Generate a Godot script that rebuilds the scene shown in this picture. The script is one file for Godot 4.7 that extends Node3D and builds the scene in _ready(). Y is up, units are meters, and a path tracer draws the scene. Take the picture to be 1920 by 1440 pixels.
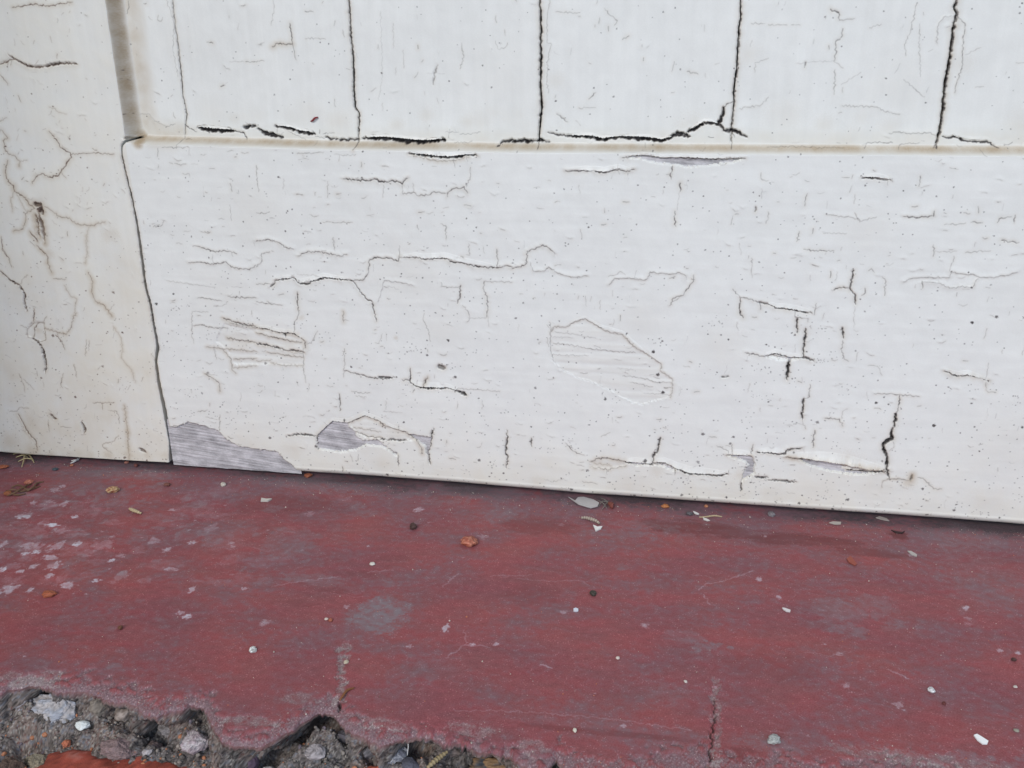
extends Node3D
# A weathered white plank door above a red painted doorstep. Data in millimetres on the door face (x right, y up from the step) and on the step (x right, z towards the street).
const MM := 0.001
const DX0 := -340.0
const DY1 := 290.0
const DW := 2048
const DH := 914
const DS := 3.1507692     # texture pixels per mm on the door (2048 / 650)
const SX0 := -345.0
const SZ0 := -25.0
const SW := 2048
const SH := 795
const SS := 3.0567164     # texture pixels per mm on the step (2048 / 670)

var lift_map := PackedFloat32Array()
var cut_map := PackedFloat32Array()
var dirt := PackedFloat32Array()
var warm := PackedFloat32Array()
var old := PackedFloat32Array()
var door_h := PackedFloat32Array()
var step_h := PackedFloat32Array()
var step_col := PackedByteArray()
var rng := RandomNumberGenerator.new()
var jit := FastNoiseLite.new()
var lump_noise := FastNoiseLite.new()
var taken := {}
var door_mat: StandardMaterial3D
var plain_paint: StandardMaterial3D
var aged_paint: StandardMaterial3D
var step_mat: StandardMaterial3D
var vcol_mat: StandardMaterial3D
var chip_mat: StandardMaterial3D
var wood_mat: StandardMaterial3D
var film_mat: StandardMaterial3D
var edge_line := PackedVector2Array()

func _ready():
	setup_view()
	rng.seed = 7
	jit.seed = 3
	jit.noise_type = FastNoiseLite.TYPE_SIMPLEX
	jit.frequency = 0.55
	jit.fractal_octaves = 3
	lump_noise.seed = 11
	lump_noise.frequency = 0.9
	lump_noise.fractal_octaves = 3
	make_materials()
	draw_wear()
	finish_door_maps()
	build_door()
	finish_step_maps()
	build_step()
	build_surroundings()
	build_debris()

# ---------------------------------------------------------------- view and light
func setup_view():
	var cam := Camera3D.new()
	cam.name = "camera"
	cam.transform = Transform3D(Basis(Vector3(0.985199, -0.007262, -0.171263), Vector3(-0.053519, 0.936126, -0.347568), Vector3(0.162848, 0.351590, 0.921881)), Vector3(0.100000, 0.252000, 0.480000))
	cam.fov = 44.4980
	cam.near = 0.02
	cam.far = 400.0
	add_child(cam)
	cam.current = true
	var sky_mat := ProceduralSkyMaterial.new()
	sky_mat.sky_top_color = Color(0.74, 0.83, 0.96)
	sky_mat.sky_horizon_color = Color(0.82, 0.875, 0.93)
	sky_mat.sky_curve = 0.25
	sky_mat.ground_bottom_color = Color(0.42, 0.40, 0.38)
	sky_mat.ground_horizon_color = Color(0.55, 0.54, 0.52)
	sky_mat.sun_angle_max = 1.0
	var sky := Sky.new()
	sky.sky_material = sky_mat
	var env := Environment.new()
	env.background_mode = Environment.BG_SKY
	env.sky = sky
	env.tonemap_mode = Environment.TONE_MAPPER_LINEAR
	env.tonemap_exposure = 1.74
	env.sdfgi_enabled = true
	env.ssao_enabled = true
	env.ssil_enabled = true
	var we := WorldEnvironment.new()
	we.name = "world_environment"
	we.environment = env
	add_child(we)
	var sun := DirectionalLight3D.new()
	sun.name = "sun"
	sun.light_energy = 0.34
	sun.light_color = Color(1.0, 0.98, 0.96)
	sun.light_angular_distance = 16.0
	sun.shadow_enabled = true
	add_child(sun)
	sun.look_at_from_position(Vector3(-0.45, 1.25, 1.7), Vector3.ZERO)

# ---------------------------------------------------------------- materials
func noise_normal(seed_no, freq, size, strength, oct := 3) -> NoiseTexture2D:
	var n := FastNoiseLite.new()
	n.seed = seed_no
	n.frequency = freq
	n.fractal_octaves = oct
	var t := NoiseTexture2D.new()
	t.width = size
	t.height = size
	t.seamless = true
	t.as_normal_map = true
	t.bump_strength = strength
	t.noise = n
	return t

func make_materials():
	door_mat = StandardMaterial3D.new()
	door_mat.roughness = 0.48
	door_mat.texture_repeat = false
	plain_paint = StandardMaterial3D.new()
	plain_paint.albedo_color = Color(0.87, 0.87, 0.855)
	plain_paint.roughness = 0.5
	aged_paint = plain_paint.duplicate()
	aged_paint.albedo_color = Color(0.82, 0.815, 0.795)
	step_mat = StandardMaterial3D.new()
	step_mat.roughness = 0.75
	step_mat.texture_repeat = false
	vcol_mat = StandardMaterial3D.new()
	vcol_mat.vertex_color_use_as_albedo = true
	vcol_mat.roughness = 0.92
	vcol_mat.normal_enabled = true
	vcol_mat.normal_texture = noise_normal(21, 0.03, 512, 6.0, 4)
	vcol_mat.normal_scale = 0.7
	vcol_mat.uv1_triplanar = true
	vcol_mat.uv1_scale = Vector3(60, 60, 60)
	chip_mat = StandardMaterial3D.new()
	chip_mat.vertex_color_use_as_albedo = true
	chip_mat.roughness = 0.7
	film_mat = StandardMaterial3D.new()
	film_mat.albedo_color = Color(0.72, 0.66, 0.60)
	film_mat.roughness = 0.8
	wood_mat = StandardMaterial3D.new()
	wood_mat.vertex_color_use_as_albedo = true
	wood_mat.roughness = 0.85

# ---------------------------------------------------------------- noise fields (native, fast)
func field(w: int, h: int, seed_no: int, freq: float, sx: float, sy: float, oct: int = 4, kind: int = FastNoiseLite.TYPE_SIMPLEX_SMOOTH) -> PackedByteArray:
	var n := FastNoiseLite.new()
	n.seed = seed_no
	n.noise_type = kind
	n.frequency = freq
	n.fractal_octaves = oct
	var im := n.get_image(int(w / sx), int(h / sy), false, false, true)
	if sx != 1.0 or sy != 1.0:
		im.resize(w, h, Image.INTERPOLATE_CUBIC)
	return im.get_data()

# ---------------------------------------------------------------- wear on the door, as height (mm) and stains
func crack(p: Array, w: float, k: float, lift := 0.0, warmth := 0.0):
	var pts := PackedVector2Array()
	for i in range(0, p.size(), 2):
		pts.append(Vector2((p[i] - DX0) * DS, (DY1 - p[i + 1]) * DS))
	var total := 0.0
	for i in pts.size() - 1:
		total += pts[i].distance_to(pts[i + 1])
	var run := 0.0
	var key := float(p[0]) * 3.1 + float(p[1]) * 7.7
	var last := pts[0]
	var depth := clampf((w - 0.22) * 2.6, 0.04, 2.4)
	for i in pts.size() - 1:
		var a := pts[i]
		var b := pts[i + 1]
		var len := a.distance_to(b)
		var n := maxi(1, int(len / 2.6))
		var side := (b - a).normalized().orthogonal()
		for j in n:
			var t := float(j + 1) / n
			var amp := minf(1.3, len * 0.14) * (1.0 if j < n - 1 else 0.35)
			var s := run + len * t
			var q := a.lerp(b, t) + side * jit.get_noise_2d(key + s * 0.5, key) * amp * 1.7
			var e := clampf(s / total, 0.02, 0.98)
			var ww := w * DS * (0.3 + 0.7 * pow(sin(PI * e), 0.45)) * (0.85 + 0.75 * jit.get_noise_2d(key, s * 0.16 + 50.0))
			var kk := clampf(k * (0.92 + 0.5 * jit.get_noise_2d(key + 90.0, s * 0.2)), 0.05, 1.0)
			stroke(last, q, maxf(ww, 0.5), kk, depth, lift, warmth)
			last = q
		run += len

func stroke(a: Vector2, b: Vector2, w: float, k: float, depth: float, lift: float, warmth: float):
	var hw := w * 0.5
	var reach := hw + 1.2
	var stain := 0.25 * k + warmth * 0.55
	var stain_r := 3.0 + 9.0 * k + 7.0 * warmth + hw
	reach = maxf(reach, stain_r)
	var lift_r := 7.0 + absf(lift) * 11.0
	if lift != 0.0:
		reach = maxf(reach, lift_r)
	var x0 := maxi(0, int(minf(a.x, b.x) - reach))
	var x1 := mini(DW - 1, int(maxf(a.x, b.x) + reach) + 1)
	var y0 := maxi(0, int(minf(a.y, b.y) - reach))
	var y1 := mini(DH - 1, int(maxf(a.y, b.y) + reach) + 1)
	var d := b - a
	var dd := maxf(d.length_squared(), 0.0001)
	var flip := 1.0
	if absf(d.x) > absf(d.y):
		flip = 1.0 if d.x > 0.0 else -1.0
	else:
		flip = 1.0 if d.y < 0.0 else -1.0
	if lift < 0.0:
		flip = -flip
	var al := absf(lift) * 1.3
	for y in range(y0, y1 + 1):
		var row := y * DW
		for x in range(x0, x1 + 1):
			var rx := x - a.x
			var ry := y - a.y
			var t := clampf((rx * d.x + ry * d.y) / dd, 0.0, 1.0)
			var ex := rx - d.x * t
			var ey := ry - d.y * t
			var r := sqrt(ex * ex + ey * ey)
			if r > reach:
				continue
			var i := row + x
			var f := clampf((hw + 0.55 - r) / 1.1, 0.0, 1.0)
			if f > 0.0:
				var v := k * f
				if v > dirt[i]:
					dirt[i] = v
				var c := -depth * f * k
				if c < cut_map[i]:
					cut_map[i] = c
			if r < stain_r:
				var q := 1.0 - r / stain_r
				q = stain * q * q
				if q > warm[i]:
					warm[i] = q
			if al > 0.0 and r < lift_r and (d.x * ry - d.y * rx) * flip < 0.0:
				var g := 1.0 - r / lift_r
				g = al * g * g
				if g > lift_map[i]:
					lift_map[i] = g

func patch(p: Array, depth: float, mode: int):   # a spot where the coat has come off; mode 1: down to the wood, 2: down to an older coat
	var pts := PackedVector2Array()
	var lo := Vector2(1e9, 1e9)
	var hi := -lo
	for i in range(0, p.size(), 2):
		var v := Vector2((p[i] - DX0) * DS, (DY1 - p[i + 1]) * DS)
		pts.append(v)
		lo = lo.min(v)
		hi = hi.max(v)
	for y in range(maxi(0, int(lo.y) - 3), mini(DH, int(hi.y) + 4)):
		for x in range(maxi(0, int(lo.x) - 3), mini(DW, int(hi.x) + 4)):
			var q := Vector2(x + 2.2 * jit.get_noise_2d(x * 0.25, y * 0.25), y + 2.2 * jit.get_noise_2d(x * 0.25 + 300.0, y * 0.25))
			if Geometry2D.is_point_in_polygon(q, pts):
				var i := y * DW + x
				cut_map[i] = minf(cut_map[i], -depth)
				if mode == 2:
					old[i] = 1.0

func blot(x: float, y: float, r: float, k: float, w: float):   # a speck of dirt, or (w) a beige stain
	var cx := (x - DX0) * DS
	var cy := (DY1 - y) * DS
	var rp := r * DS
	for py in range(maxi(0, int(cy - rp - 1)), mini(DH, int(cy + rp + 2))):
		for px in range(maxi(0, int(cx - rp - 1)), mini(DW, int(cx + rp + 2))):
			var e := Vector2(px - cx, (py - cy) * 1.15).length()
			e *= 1.0 + 0.5 * jit.get_noise_2d(px * 0.5 + x, py * 0.5 + y)
			if w > 0.0:
				var s := clampf(1.0 - e / rp, 0.0, 1.0)
				warm[py * DW + px] = maxf(warm[py * DW + px], w * s * s * (3.0 - 2.0 * s))
			if k > 0.0:
				dirt[py * DW + px] = maxf(dirt[py * DW + px], k * clampf(rp - e + 0.6, 0.0, 1.0))

func band(p: Array, r: float, k: float, from_x := -1000.0):   # a continuous beige tone along a line, dirt and painted shade together
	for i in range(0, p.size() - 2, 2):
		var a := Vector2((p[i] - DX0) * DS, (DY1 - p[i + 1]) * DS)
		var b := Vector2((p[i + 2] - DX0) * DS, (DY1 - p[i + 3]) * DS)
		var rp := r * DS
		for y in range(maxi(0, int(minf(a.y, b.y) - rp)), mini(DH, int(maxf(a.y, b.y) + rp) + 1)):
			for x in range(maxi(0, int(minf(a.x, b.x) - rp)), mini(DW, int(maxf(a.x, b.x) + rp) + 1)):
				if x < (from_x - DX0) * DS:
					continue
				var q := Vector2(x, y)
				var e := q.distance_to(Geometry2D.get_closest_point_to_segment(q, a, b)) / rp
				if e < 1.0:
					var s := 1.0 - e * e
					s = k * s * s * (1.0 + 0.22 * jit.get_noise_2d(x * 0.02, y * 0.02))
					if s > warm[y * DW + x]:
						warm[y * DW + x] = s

func draw_wear():
	lift_map.resize(DW * DH)
	cut_map.resize(DW * DH)
	dirt.resize(DW * DH)
	warm.resize(DW * DH)
	old.resize(DW * DH)
	# the places where the coat has peeled
	patch([-196.1, 29.2, -193.4, 28.3, -187.9, 30.5, -183.1, 32.5, -175, 31.3, -165, 28.5, -160.2, 23.6, -152.5, 18.8, -141.3, 17.9, -127.8, 17.4, -124.9, 13.1, -119.5, 8.9, -115.5, 4.2, -156.8, 2.9, -198.1, 3.4], 2.2, 1)
	patch([-101.6, 29.8, -95.6, 35.9, -91.5, 39.5, -82.3, 39, -82, 36.2, -78.3, 34.2, -78, 30.3, -73.8, 28.3, -64, 29.5, -61, 26.3, -58.9, 24.8, -52.6, 21.2, -53.8, 20, -61, 25.2, -71.8, 26.1, -78.6, 22.2, -87.5, 20.2, -102.3, 21.1], 1.6, 1)
	patch([-45.6, 34.2, -32.4, 32.8, -33.6, 27.7, -34.9, 21.9, -36.3, 27.5, -41.4, 31.6], 1.8, 1)
	patch([-81.7, 39, -71.7, 44.4, -63.3, 41.9, -56, 37.9, -48.7, 36.2, -41.4, 31.6, -46.8, 30.1, -62.9, 30.2, -73.6, 31.1, -78.3, 34.2], 0.45, 2)
	patch([36.4, 100.4, 38.7, 103.5, 44.5, 103.2, 49.3, 106.4, 54.9, 108.5, 57.8, 106.8, 63.6, 103.6, 68.4, 101.3, 75, 100.9, 80.9, 94.5, 86.7, 91.3, 96.3, 85.2, 96.1, 81.2, 102.4, 77, 102.7, 71.9, 102, 66.2, 93.6, 63.6, 87.4, 61.2, 82.1, 61.9, 74.3, 65.1, 66.4, 69.8, 58.6, 73, 52.7, 74.2, 43.9, 78.4, 37.9, 83.7, 36.4, 90.8], 0.35, 2)
	patch([-152.2, 96.4, -139.5, 93.8, -126.5, 94.4, -119.2, 92.6, -110.1, 92.5, -104.1, 88.5, -106.2, 73.4, -126.5, 73.4, -148.6, 71.7, -153, 81.3, -159.1, 85.4], 0.35, 2)
	patch([73.6, 193, 82.4, 194, 91.2, 192.7, 105, 192.9, 115.4, 192.4, 130.6, 193, 124, 190.9, 113.8, 189.6, 105.3, 188.9, 94.8, 190, 88.2, 190.6, 82.5, 192.4], 1.6, 1)
	patch([171, 34.9, 176.6, 34.3, 186.8, 33.8, 197.1, 32.4, 208.2, 30.6, 213.3, 29.9, 206.7, 27.8, 197.6, 27.8, 187.3, 29.1, 178.8, 31.1], 1.6, 1)
	patch([134.4, 34.2, 147.1, 34.6, 149.4, 29.9, 149.5, 23.5, 144.9, 20.8, 143.1, 17.4, 144.5, 26.4, 146.7, 28.7, 144.1, 31.5, 135.4, 33.4], 1.6, 1)
	patch([148.4, 92.2, 152.9, 93.1, 161.1, 91.8, 168.2, 91.8, 164.7, 90.7, 154.9, 90.8], 1.2, 1)
	patch([81.5, 25.1, 93.8, 25.4, 101.1, 26.4, 108.1, 23.1, 107.2, 22.2, 100.2, 25, 94.3, 25.2, 85.5, 24.1], 1.4, 1)
	patch([-279.6, 87.9, -274.6, 92, -267.6, 91.8, -268.6, 81.2, -271.8, 79.9, -277.3, 81.9, -280.8, 82.3], 0.5, 2)
	patch([60.1, 25, 63.6, 27.1, 69.5, 27.9, 79.5, 26.1, 79.6, 23.9, 69.7, 20.7, 59.7, 21.6], 0.35, 2)
	# cracks, each along its own course
	crack([-250.6, 265.9, -244.2, 266.7, -237.8, 267.3, -230.8, 266.4, -223.4, 267.3, -215.6, 268.1], 0.38, 0.7, 0.15, 0.15)
	crack([-264.2, 237.6, -259, 239.2, -255.6, 240.3], 0.61, 0.8, 0, 0.15)
	crack([-258.3, 242.5, -255.6, 240.3, -252.2, 238.9, -247.4, 236.4, -241.1, 235.9, -235.7, 236.8, -228.1, 237.9, -218.8, 237.6], 0.85, 0.85, 0.25, 0.15)
	crack([-256.7, 240.3, -257.9, 237.1], 0.24, 0.42, 0, 0.15)
	crack([-265.4, 232.1, -262.1, 227.5], 0.32, 0.51, 0, 0.15)
	crack([-270.8, 207.8, -266.5, 209.7], 0.25, 0.42, 0, 0.15)
	crack([-271.3, 203.1, -268.4, 198.8, -271.5, 197.3, -271.8, 193.4, -270.2, 190.5, -266.1, 189.1, -263.5, 185.8, -264.6, 183.3], 0.33, 0.47, 0, 0.45)
	crack([-263.5, 185.8, -258.9, 186.8], 0.25, 0.34, 0, 0.15)
	crack([-271, 186.6, -273.7, 180.7, -273.1, 174.8, -270.3, 172.4, -270.3, 169.4, -264.3, 166, -262.8, 162.5, -259.4, 160.1], 0.42, 0.65, 0.1, 0.55)
	crack([-270.3, 169.4, -273.6, 164.8, -274.2, 157.7], 0.25, 0.3, 0, 0.45)
	crack([-270.2, 169.9, -266.5, 160.9, -265.1, 156.9], 0.17, 0.21, 0, 0.45)
	crack([-259.4, 160.1, -266.3, 156.9, -267.3, 151.8, -270.5, 147.6, -275.9, 146.4], 0.34, 0.47, 0, 0.55)
	crack([-259.7, 156, -259.7, 147.9, -260, 143.7], 0.91, 0.8, 0, 1.05)
	crack([-255.8, 153.1, -257.4, 139.7], 0.43, 0.6, 0, 0.95)
	crack([-265.6, 146.7, -261.7, 140.6], 0.43, 0.65, 0, 0.75)
	crack([-253, 161.2, -248.1, 158.3, -245.2, 155.9, -238.7, 155, -234.9, 151.6, -225, 151.3, -216.9, 153.5], 0.33, 0.42, 0.1, 0.45)
	crack([-227.4, 150.2, -231.2, 141.5, -231.1, 133.3], 0.17, 0.17, 0, 0.5)
	crack([-241.9, 202.8, -238.1, 197.7, -236.7, 193.9, -231.3, 191.1, -231.2, 188.7, -234.4, 186.2, -235.3, 184.2, -239.2, 180.8, -241.4, 178.3, -247.5, 177.7, -251, 179.6, -255.3, 177.6, -258.2, 174.1], 0.41, 0.75, 0.15, 0.15)
	crack([-231.4, 190.3, -225.4, 190.9, -217.8, 191.4, -205.1, 190.9], 0.32, 0.55, 0.12, 0.15)
	crack([-239.2, 180.8, -236.6, 177.4], 0.25, 0.42, 0, 0.15)
	crack([-284.6, 143.1, -285.1, 135.7, -283.1, 131.6], 0.35, 0.55, 0, 0.15)
	crack([-239.4, 215.5, -235.9, 214.6, -234.1, 212.8, -229.5, 211.9], 0.24, 0.21, 0, 0.15)
	crack([-189.7, 268.9, -190.1, 265.5, -191.6, 262.4], 0.3, 0.55, 0, 0)
	crack([-173.7, 261.4, -174.5, 259.2, -172.6, 258.5, -171.3, 260.5], 0.23, 0.3, 0, 0)
	crack([-168.1, 268.7, -166.3, 263.5, -165.5, 255.6, -168, 245.1, -167, 230.7], 0.23, 0.26, 0.1, 0)
	crack([-191.8, 211.3, -186.5, 211.3, -184, 207.6, -178, 205.3], 0.24, 0.19, 0.15, 0)
	crack([-178.1, 204.4, -172.1, 206.3], 0.24, 0.47, 0, 0)
	crack([-176.1, 194.8, -167.8, 194.7, -160.5, 195.2], 0.23, 0.42, 0, 0)
	crack([-164.7, 141.4, -158.5, 140.1, -152.4, 138.3, -146.9, 139.4, -139.7, 137.7], 0.4, 0.55, 0.15, 0)
	crack([-140.7, 164.7, -140.7, 156], 0.16, 0.3, 0, 0)
	crack([-188, 151.3, -183, 152.1, -181.1, 154.5], 0.24, 0.38, 0, 0)
	crack([-143.2, 225.8, -140.6, 226.4], 0.38, 0.6, 0, 0)
	crack([-148.4, 248, -145, 247.6], 0.37, 0.6, 0, 0)
	crack([-127.6, 238.3, -121.7, 238.1], 0.3, 0.51, 0, 0)
	crack([-136.6, 238.3, -128.6, 238.3], 0.22, 0.21, 0, 0)
	crack([-166.4, 205.9, -164, 204, -160.1, 202.2], 0.39, 0.8, 0, 0)
	crack([-158.8, 204.3, -150.1, 203.4, -138.8, 202.8], 2.33, 1, 0.3, 0)
	crack([-138.8, 202.8, -132.8, 202, -131.1, 198.7], 0.58, 0.85, 0, 0)
	crack([-132.5, 204.8, -125.3, 205.5], 1.37, 0.9, 0, 0)
	crack([-259.3, 162.1, -255.3, 162.4, -255.4, 157.1], 2.46, 0.6, 0, 1.05)
	crack([-257.8, 157.1, -256.8, 147.9, -257.5, 141.8], 2.04, 0.5, 0, 1.05)
	crack([-124.4, 204.2, -120.6, 201.6, -110.7, 199.7], 1.68, 0.95, 0.2, 0)
	crack([-114.1, 205.6, -106.2, 204.5, -100.3, 202.7, -92.4, 201.7], 1.65, 0.85, 0.25, 0)
	crack([-110.2, 204.5, -105.4, 202.2, -97.7, 198.6], 0.23, 0.38, 0, 0)
	crack([-92.5, 200.5, -87.1, 199.4], 0.22, 0.42, 0, 0)
	crack([-87.9, 201.8, -81.4, 202.2], 0.3, 0.42, 0, 0)
	crack([-86.6, 200.1, -82.7, 199.2, -75.7, 198.8, -67.8, 199.2], 0.8, 0.9, 0.2, 0)
	crack([-65.8, 199.6, -58, 200, -48.3, 199.6, -39.6, 198.8, -31, 198.4, -21.4, 199.4], 2.03, 1, 0.3, 0)
	crack([-20.7, 203.5, -13.6, 203.6], 0.21, 0.38, 0, 0)
	crack([-13.2, 202.5, -8, 202.5, -2.3, 203.7], 0.21, 0.42, 0, 0)
	crack([-16.2, 198.1, -8.1, 198.4, -6.7, 199.1], 0.21, 0.38, 0, 0)
	crack([7, 196.8, 9.8, 199.1, 16.2, 199.7], 0.84, 0.9, 0.2, 0)
	crack([-109.2, 268, -109.3, 262.9, -111.4, 256.1], 0.29, 0.26, 0, 0)
	crack([-101.2, 256.8, -100.8, 250.8, -100.8, 247], 0.36, 0.75, 0, 0)
	crack([-100.8, 247, -109.9, 247, -112, 245.5], 0.37, 0.75, 0.1, 0.3)
	crack([-100.8, 247, -100.1, 242.2, -99.4, 239.1], 0.29, 0.47, 0, 0)
	crack([-121.7, 238.1, -117.2, 238.7], 0.3, 0.47, 0, 0)
	crack([-93.6, 249.5, -88.3, 249.6, -82.6, 249], 0.29, 0.3, 0, 0)
	crack([-52.4, 262.3, -53.1, 242, -53.3, 230.8, -55.9, 219.3], 0.14, 0.19, 0.08, 0)
	crack([-46.2, 256.4, -46.8, 244.6], 0.14, 0.19, 0, 0)
	crack([-41.7, 243.7, -41.7, 235.1], 0.21, 0.26, 0, 0)
	crack([-45.9, 235.1, -46.1, 231.6], 0.21, 0.21, 0, 0)
	crack([-54, 217.6, -54.3, 214], 0.14, 0.17, 0, 0)
	crack([-11.1, 246.9, -10.3, 241, -12.3, 234.6], 0.28, 0.3, 0, 0)
	crack([-23.8, 236.4, -25.9, 231.6, -26.5, 226.9], 0.75, 0.4, 0, 0)
	crack([-29.6, 232.5, -20.3, 232.3], 0.14, 0.13, 0, 0)
	crack([-36.3, 230.3, -34.3, 232.9], 0.21, 0.34, 0, 0)
	crack([-33.9, 245.8, -33.8, 244.3], 0.53, 0.6, 0, 0)
	crack([6.2, 247.7, 7.5, 243.9, 11.2, 244.7, 12.3, 246.8], 0.2, 0.3, 0, 0)
	crack([-92.5, 262.5, -88.2, 262.2], 0.36, 0.35, 0, 0)
	crack([-125.7, 160.7, -121.6, 160.3, -117.9, 161.4], 0.23, 0.42, 0, 0)
	crack([-118.2, 158, -115.2, 157.8], 0.23, 0.34, 0, 0)
	crack([-95.1, 160.5, -92.7, 159.3, -90.3, 159.9], 0.3, 0.42, 0, 0)
	crack([-83.6, 178.2, -84.3, 169.8], 0.15, 0.34, 0, 0)
	crack([-87.9, 156.5, -79.3, 156.4, -71.3, 156.8], 0.3, 0.38, 0, 0)
	crack([-122.9, 186, -123.1, 179.4, -122.9, 172.3], 0.3, 0.42, 0, 0)
	crack([-99.2, 192.6, -93.3, 192.9, -84.4, 193.4], 0.3, 0.34, 0.1, 0)
	crack([-78.6, 192.6, -74.7, 192, -66.9, 192.5], 0.22, 0.26, 0, 0)
	crack([-76.1, 192.2, -76.4, 189], 0.15, 0.26, 0, 0)
	crack([-38, 193.4, -30.5, 192.8, -22.9, 192, -15.4, 191.9, -7.9, 193.1, -2.3, 193], 1.26, 0.8, 0.4, 0)
	crack([-14.5, 191.2, -13.9, 186.7], 0.21, 0.38, 0, 0)
	crack([-38, 193.1, -28.6, 191, -23, 189.7, -14.5, 190.3, -6.1, 192.2], 0.35, 0.3, 0, 0.5)  # shade below the lifted edge above, painted as a faint beige line
	crack([-74.6, 179.8, -67.8, 179.4, -61, 179.1, -57.5, 180.1, -52.7, 178.3, -48.3, 179.3, -44.5, 178.9, -42.6, 177.6, -39.6, 180.9], 0.55, 0.75, 0.3, 0)
	crack([-52.8, 176.9, -53.5, 170.4], 0.22, 0.26, 0, 0)
	crack([-42.6, 177.6, -42.4, 172.5], 0.22, 0.34, 0, 0)
	crack([-42.4, 172.5, -36.1, 173.6, -34.2, 171.7, -27.5, 172.8, -25.5, 174.2, -20.7, 173.4, -18.4, 173.5], 0.36, 0.5, 0.2, 0)
	crack([-36.8, 178.2, -36.5, 173.6], 0.22, 0.34, 0, 0)
	crack([-18.4, 171.6, -17.9, 173.9, -15, 175.8, -9.3, 176.8, -7.4, 173.7], 0.36, 0.65, 0.2, 0)
	crack([-5.7, 186.9, -5.8, 182.4, -8.3, 176.9], 0.21, 0.34, 0, 0)
	crack([-22.7, 157.5, -19.9, 156.2, -19.8, 148.6], 0.29, 0.38, 0, 0)
	crack([-35.4, 156.3, -34.8, 153.9], 0.22, 0.34, 0, 0)
	crack([-83, 148.2, -82.7, 141.9], 0.23, 0.34, 0, 0)
	crack([-7.6, 147.1, -7.6, 141.3], 0.22, 0.34, 0, 0)
	crack([7.4, 144.7, 7.1, 140.8], 0.29, 0.47, 0, 0)
	crack([14.4, 198.7, 20, 199.4, 28.3, 199.5, 33.9, 199], 1.24, 0.9, 0.2, 0)
	crack([33.4, 266.2, 32.1, 257.3, 32.2, 246.7], 0.2, 0.3, -0.15, 0)
	crack([32.2, 246.7, 34.2, 246.7, 32.7, 238.4, 32.3, 228.2, 33.2, 223.1], 0.2, 0.3, -0.15, 0)
	crack([36.5, 261, 45.7, 260.5, 48.3, 260.6], 0.26, 0.34, 0, 0)
	crack([60.3, 262.3, 62.6, 259.5, 66.5, 256.6, 65.3, 254.6], 0.26, 0.34, 0, 0)
	crack([69.4, 248.1, 72.4, 249.7], 0.32, 0.55, 0, 0)
	crack([53.5, 220.2, 57, 223.2], 0.33, 0.55, 0, 0)
	crack([48.6, 215.9, 57.1, 216.2], 0.2, 0.34, 0, 0)
	crack([37.4, 212.8, 42.9, 208.9], 0.52, 0.35, 0, 0)
	crack([94.8, 237.8, 94.1, 233.3], 0.19, 0.34, 0, 0)
	crack([101.4, 233.3, 106.6, 232], 0.32, 0.4, 0, 0)
	crack([140.8, 221.3, 137.7, 217.6, 131.1, 216.7, 127.7, 215.9], 0.19, 0.3, 0.1, 0)
	crack([133.5, 232.8, 133.2, 237.3, 139.2, 239.3], 0.19, 0.26, 0, 0)
	crack([130.1, 254.9, 136.3, 254.8], 0.18, 0.3, 0, 0)
	crack([130.5, 244.6, 131.1, 247.3], 0.19, 0.26, 0, 0)
	crack([32.9, 203.8, 37.5, 202.7, 43, 201.9], 0.74, 0.8, 0.2, 0)
	crack([43, 201.9, 49.3, 202, 55.7, 201.6, 61.1, 200.3, 65.6, 201.3, 71, 201.7], 1.48, 0.9, 0.3, 0)
	crack([70.1, 201.6, 76.3, 201.4, 83.4, 201.2, 87, 200.6, 90.6, 200.2, 94.9, 201.6], 1.72, 0.95, 0.3, 0)
	crack([94.9, 201.6, 98.3, 203.8, 104.5, 202.5], 1.71, 0.9, 0.3, 0)
	crack([103.5, 204.7, 107.7, 206.8, 111.1, 209, 113.6, 209, 118, 208.2], 1.3, 1, 0.3, 0)
	crack([118, 208.6, 119.9, 212.5, 120, 216.3], 1.16, 1, 0, 0)
	crack([120, 216.7, 122, 218.4, 124.9, 219.2], 0.32, 0.7, 0, 0)
	crack([118, 208.2, 121.7, 205.3, 126, 205.3, 132.2, 202.5], 1.16, 0.95, 0.2, 0)
	crack([124.7, 204.9, 126.2, 202.3], 0.19, 0.51, 0, 0)
	crack([71.9, 192.9, 82.4, 194, 91.2, 192.9, 105, 193.1, 115.4, 192.6, 131.5, 193.3], 0.49, 0.75, 0.25, 0)
	crack([43.5, 186, 54.3, 186, 57, 186.5, 63.2, 185.3, 67.7, 186.7, 70.3, 187.2, 73.9, 185.9, 77.8, 187.3], 0.51, 0.8, 0.4, 0)
	crack([96.6, 188.9, 95.9, 185.4, 96.3, 182.8], 0.5, 0.75, 0, 0)
	crack([100.9, 180.7, 101.2, 176.8], 0.5, 0.85, 0, 0)
	crack([100.8, 176.3, 99.9, 168.3], 0.13, 0.19, 0, 0)
	crack([99.1, 166.9, 99.1, 162.5, 99.9, 159.3], 0.33, 0.75, 0, 0)
	crack([138.5, 169.6, 138.2, 167.4], 0.79, 0.6, 0, 0)
	crack([139.6, 186.6, 140.3, 183.1, 143.3, 182.8], 0.19, 0.34, 0, 0)
	crack([50.4, 178.9, 50.9, 174.9], 0.14, 0.26, 0, 0)
	crack([63.6, 167.5, 63.8, 165.2], 0.2, 0.34, 0, 0)
	crack([203.5, 262.6, 202.3, 251.2, 200.5, 244.2, 201.8, 240.3], 0.24, 0.34, 0, 0)
	crack([205.8, 254.2, 207, 244.2, 209.4, 230.8], 0.24, 0.3, 0, 0)
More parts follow.
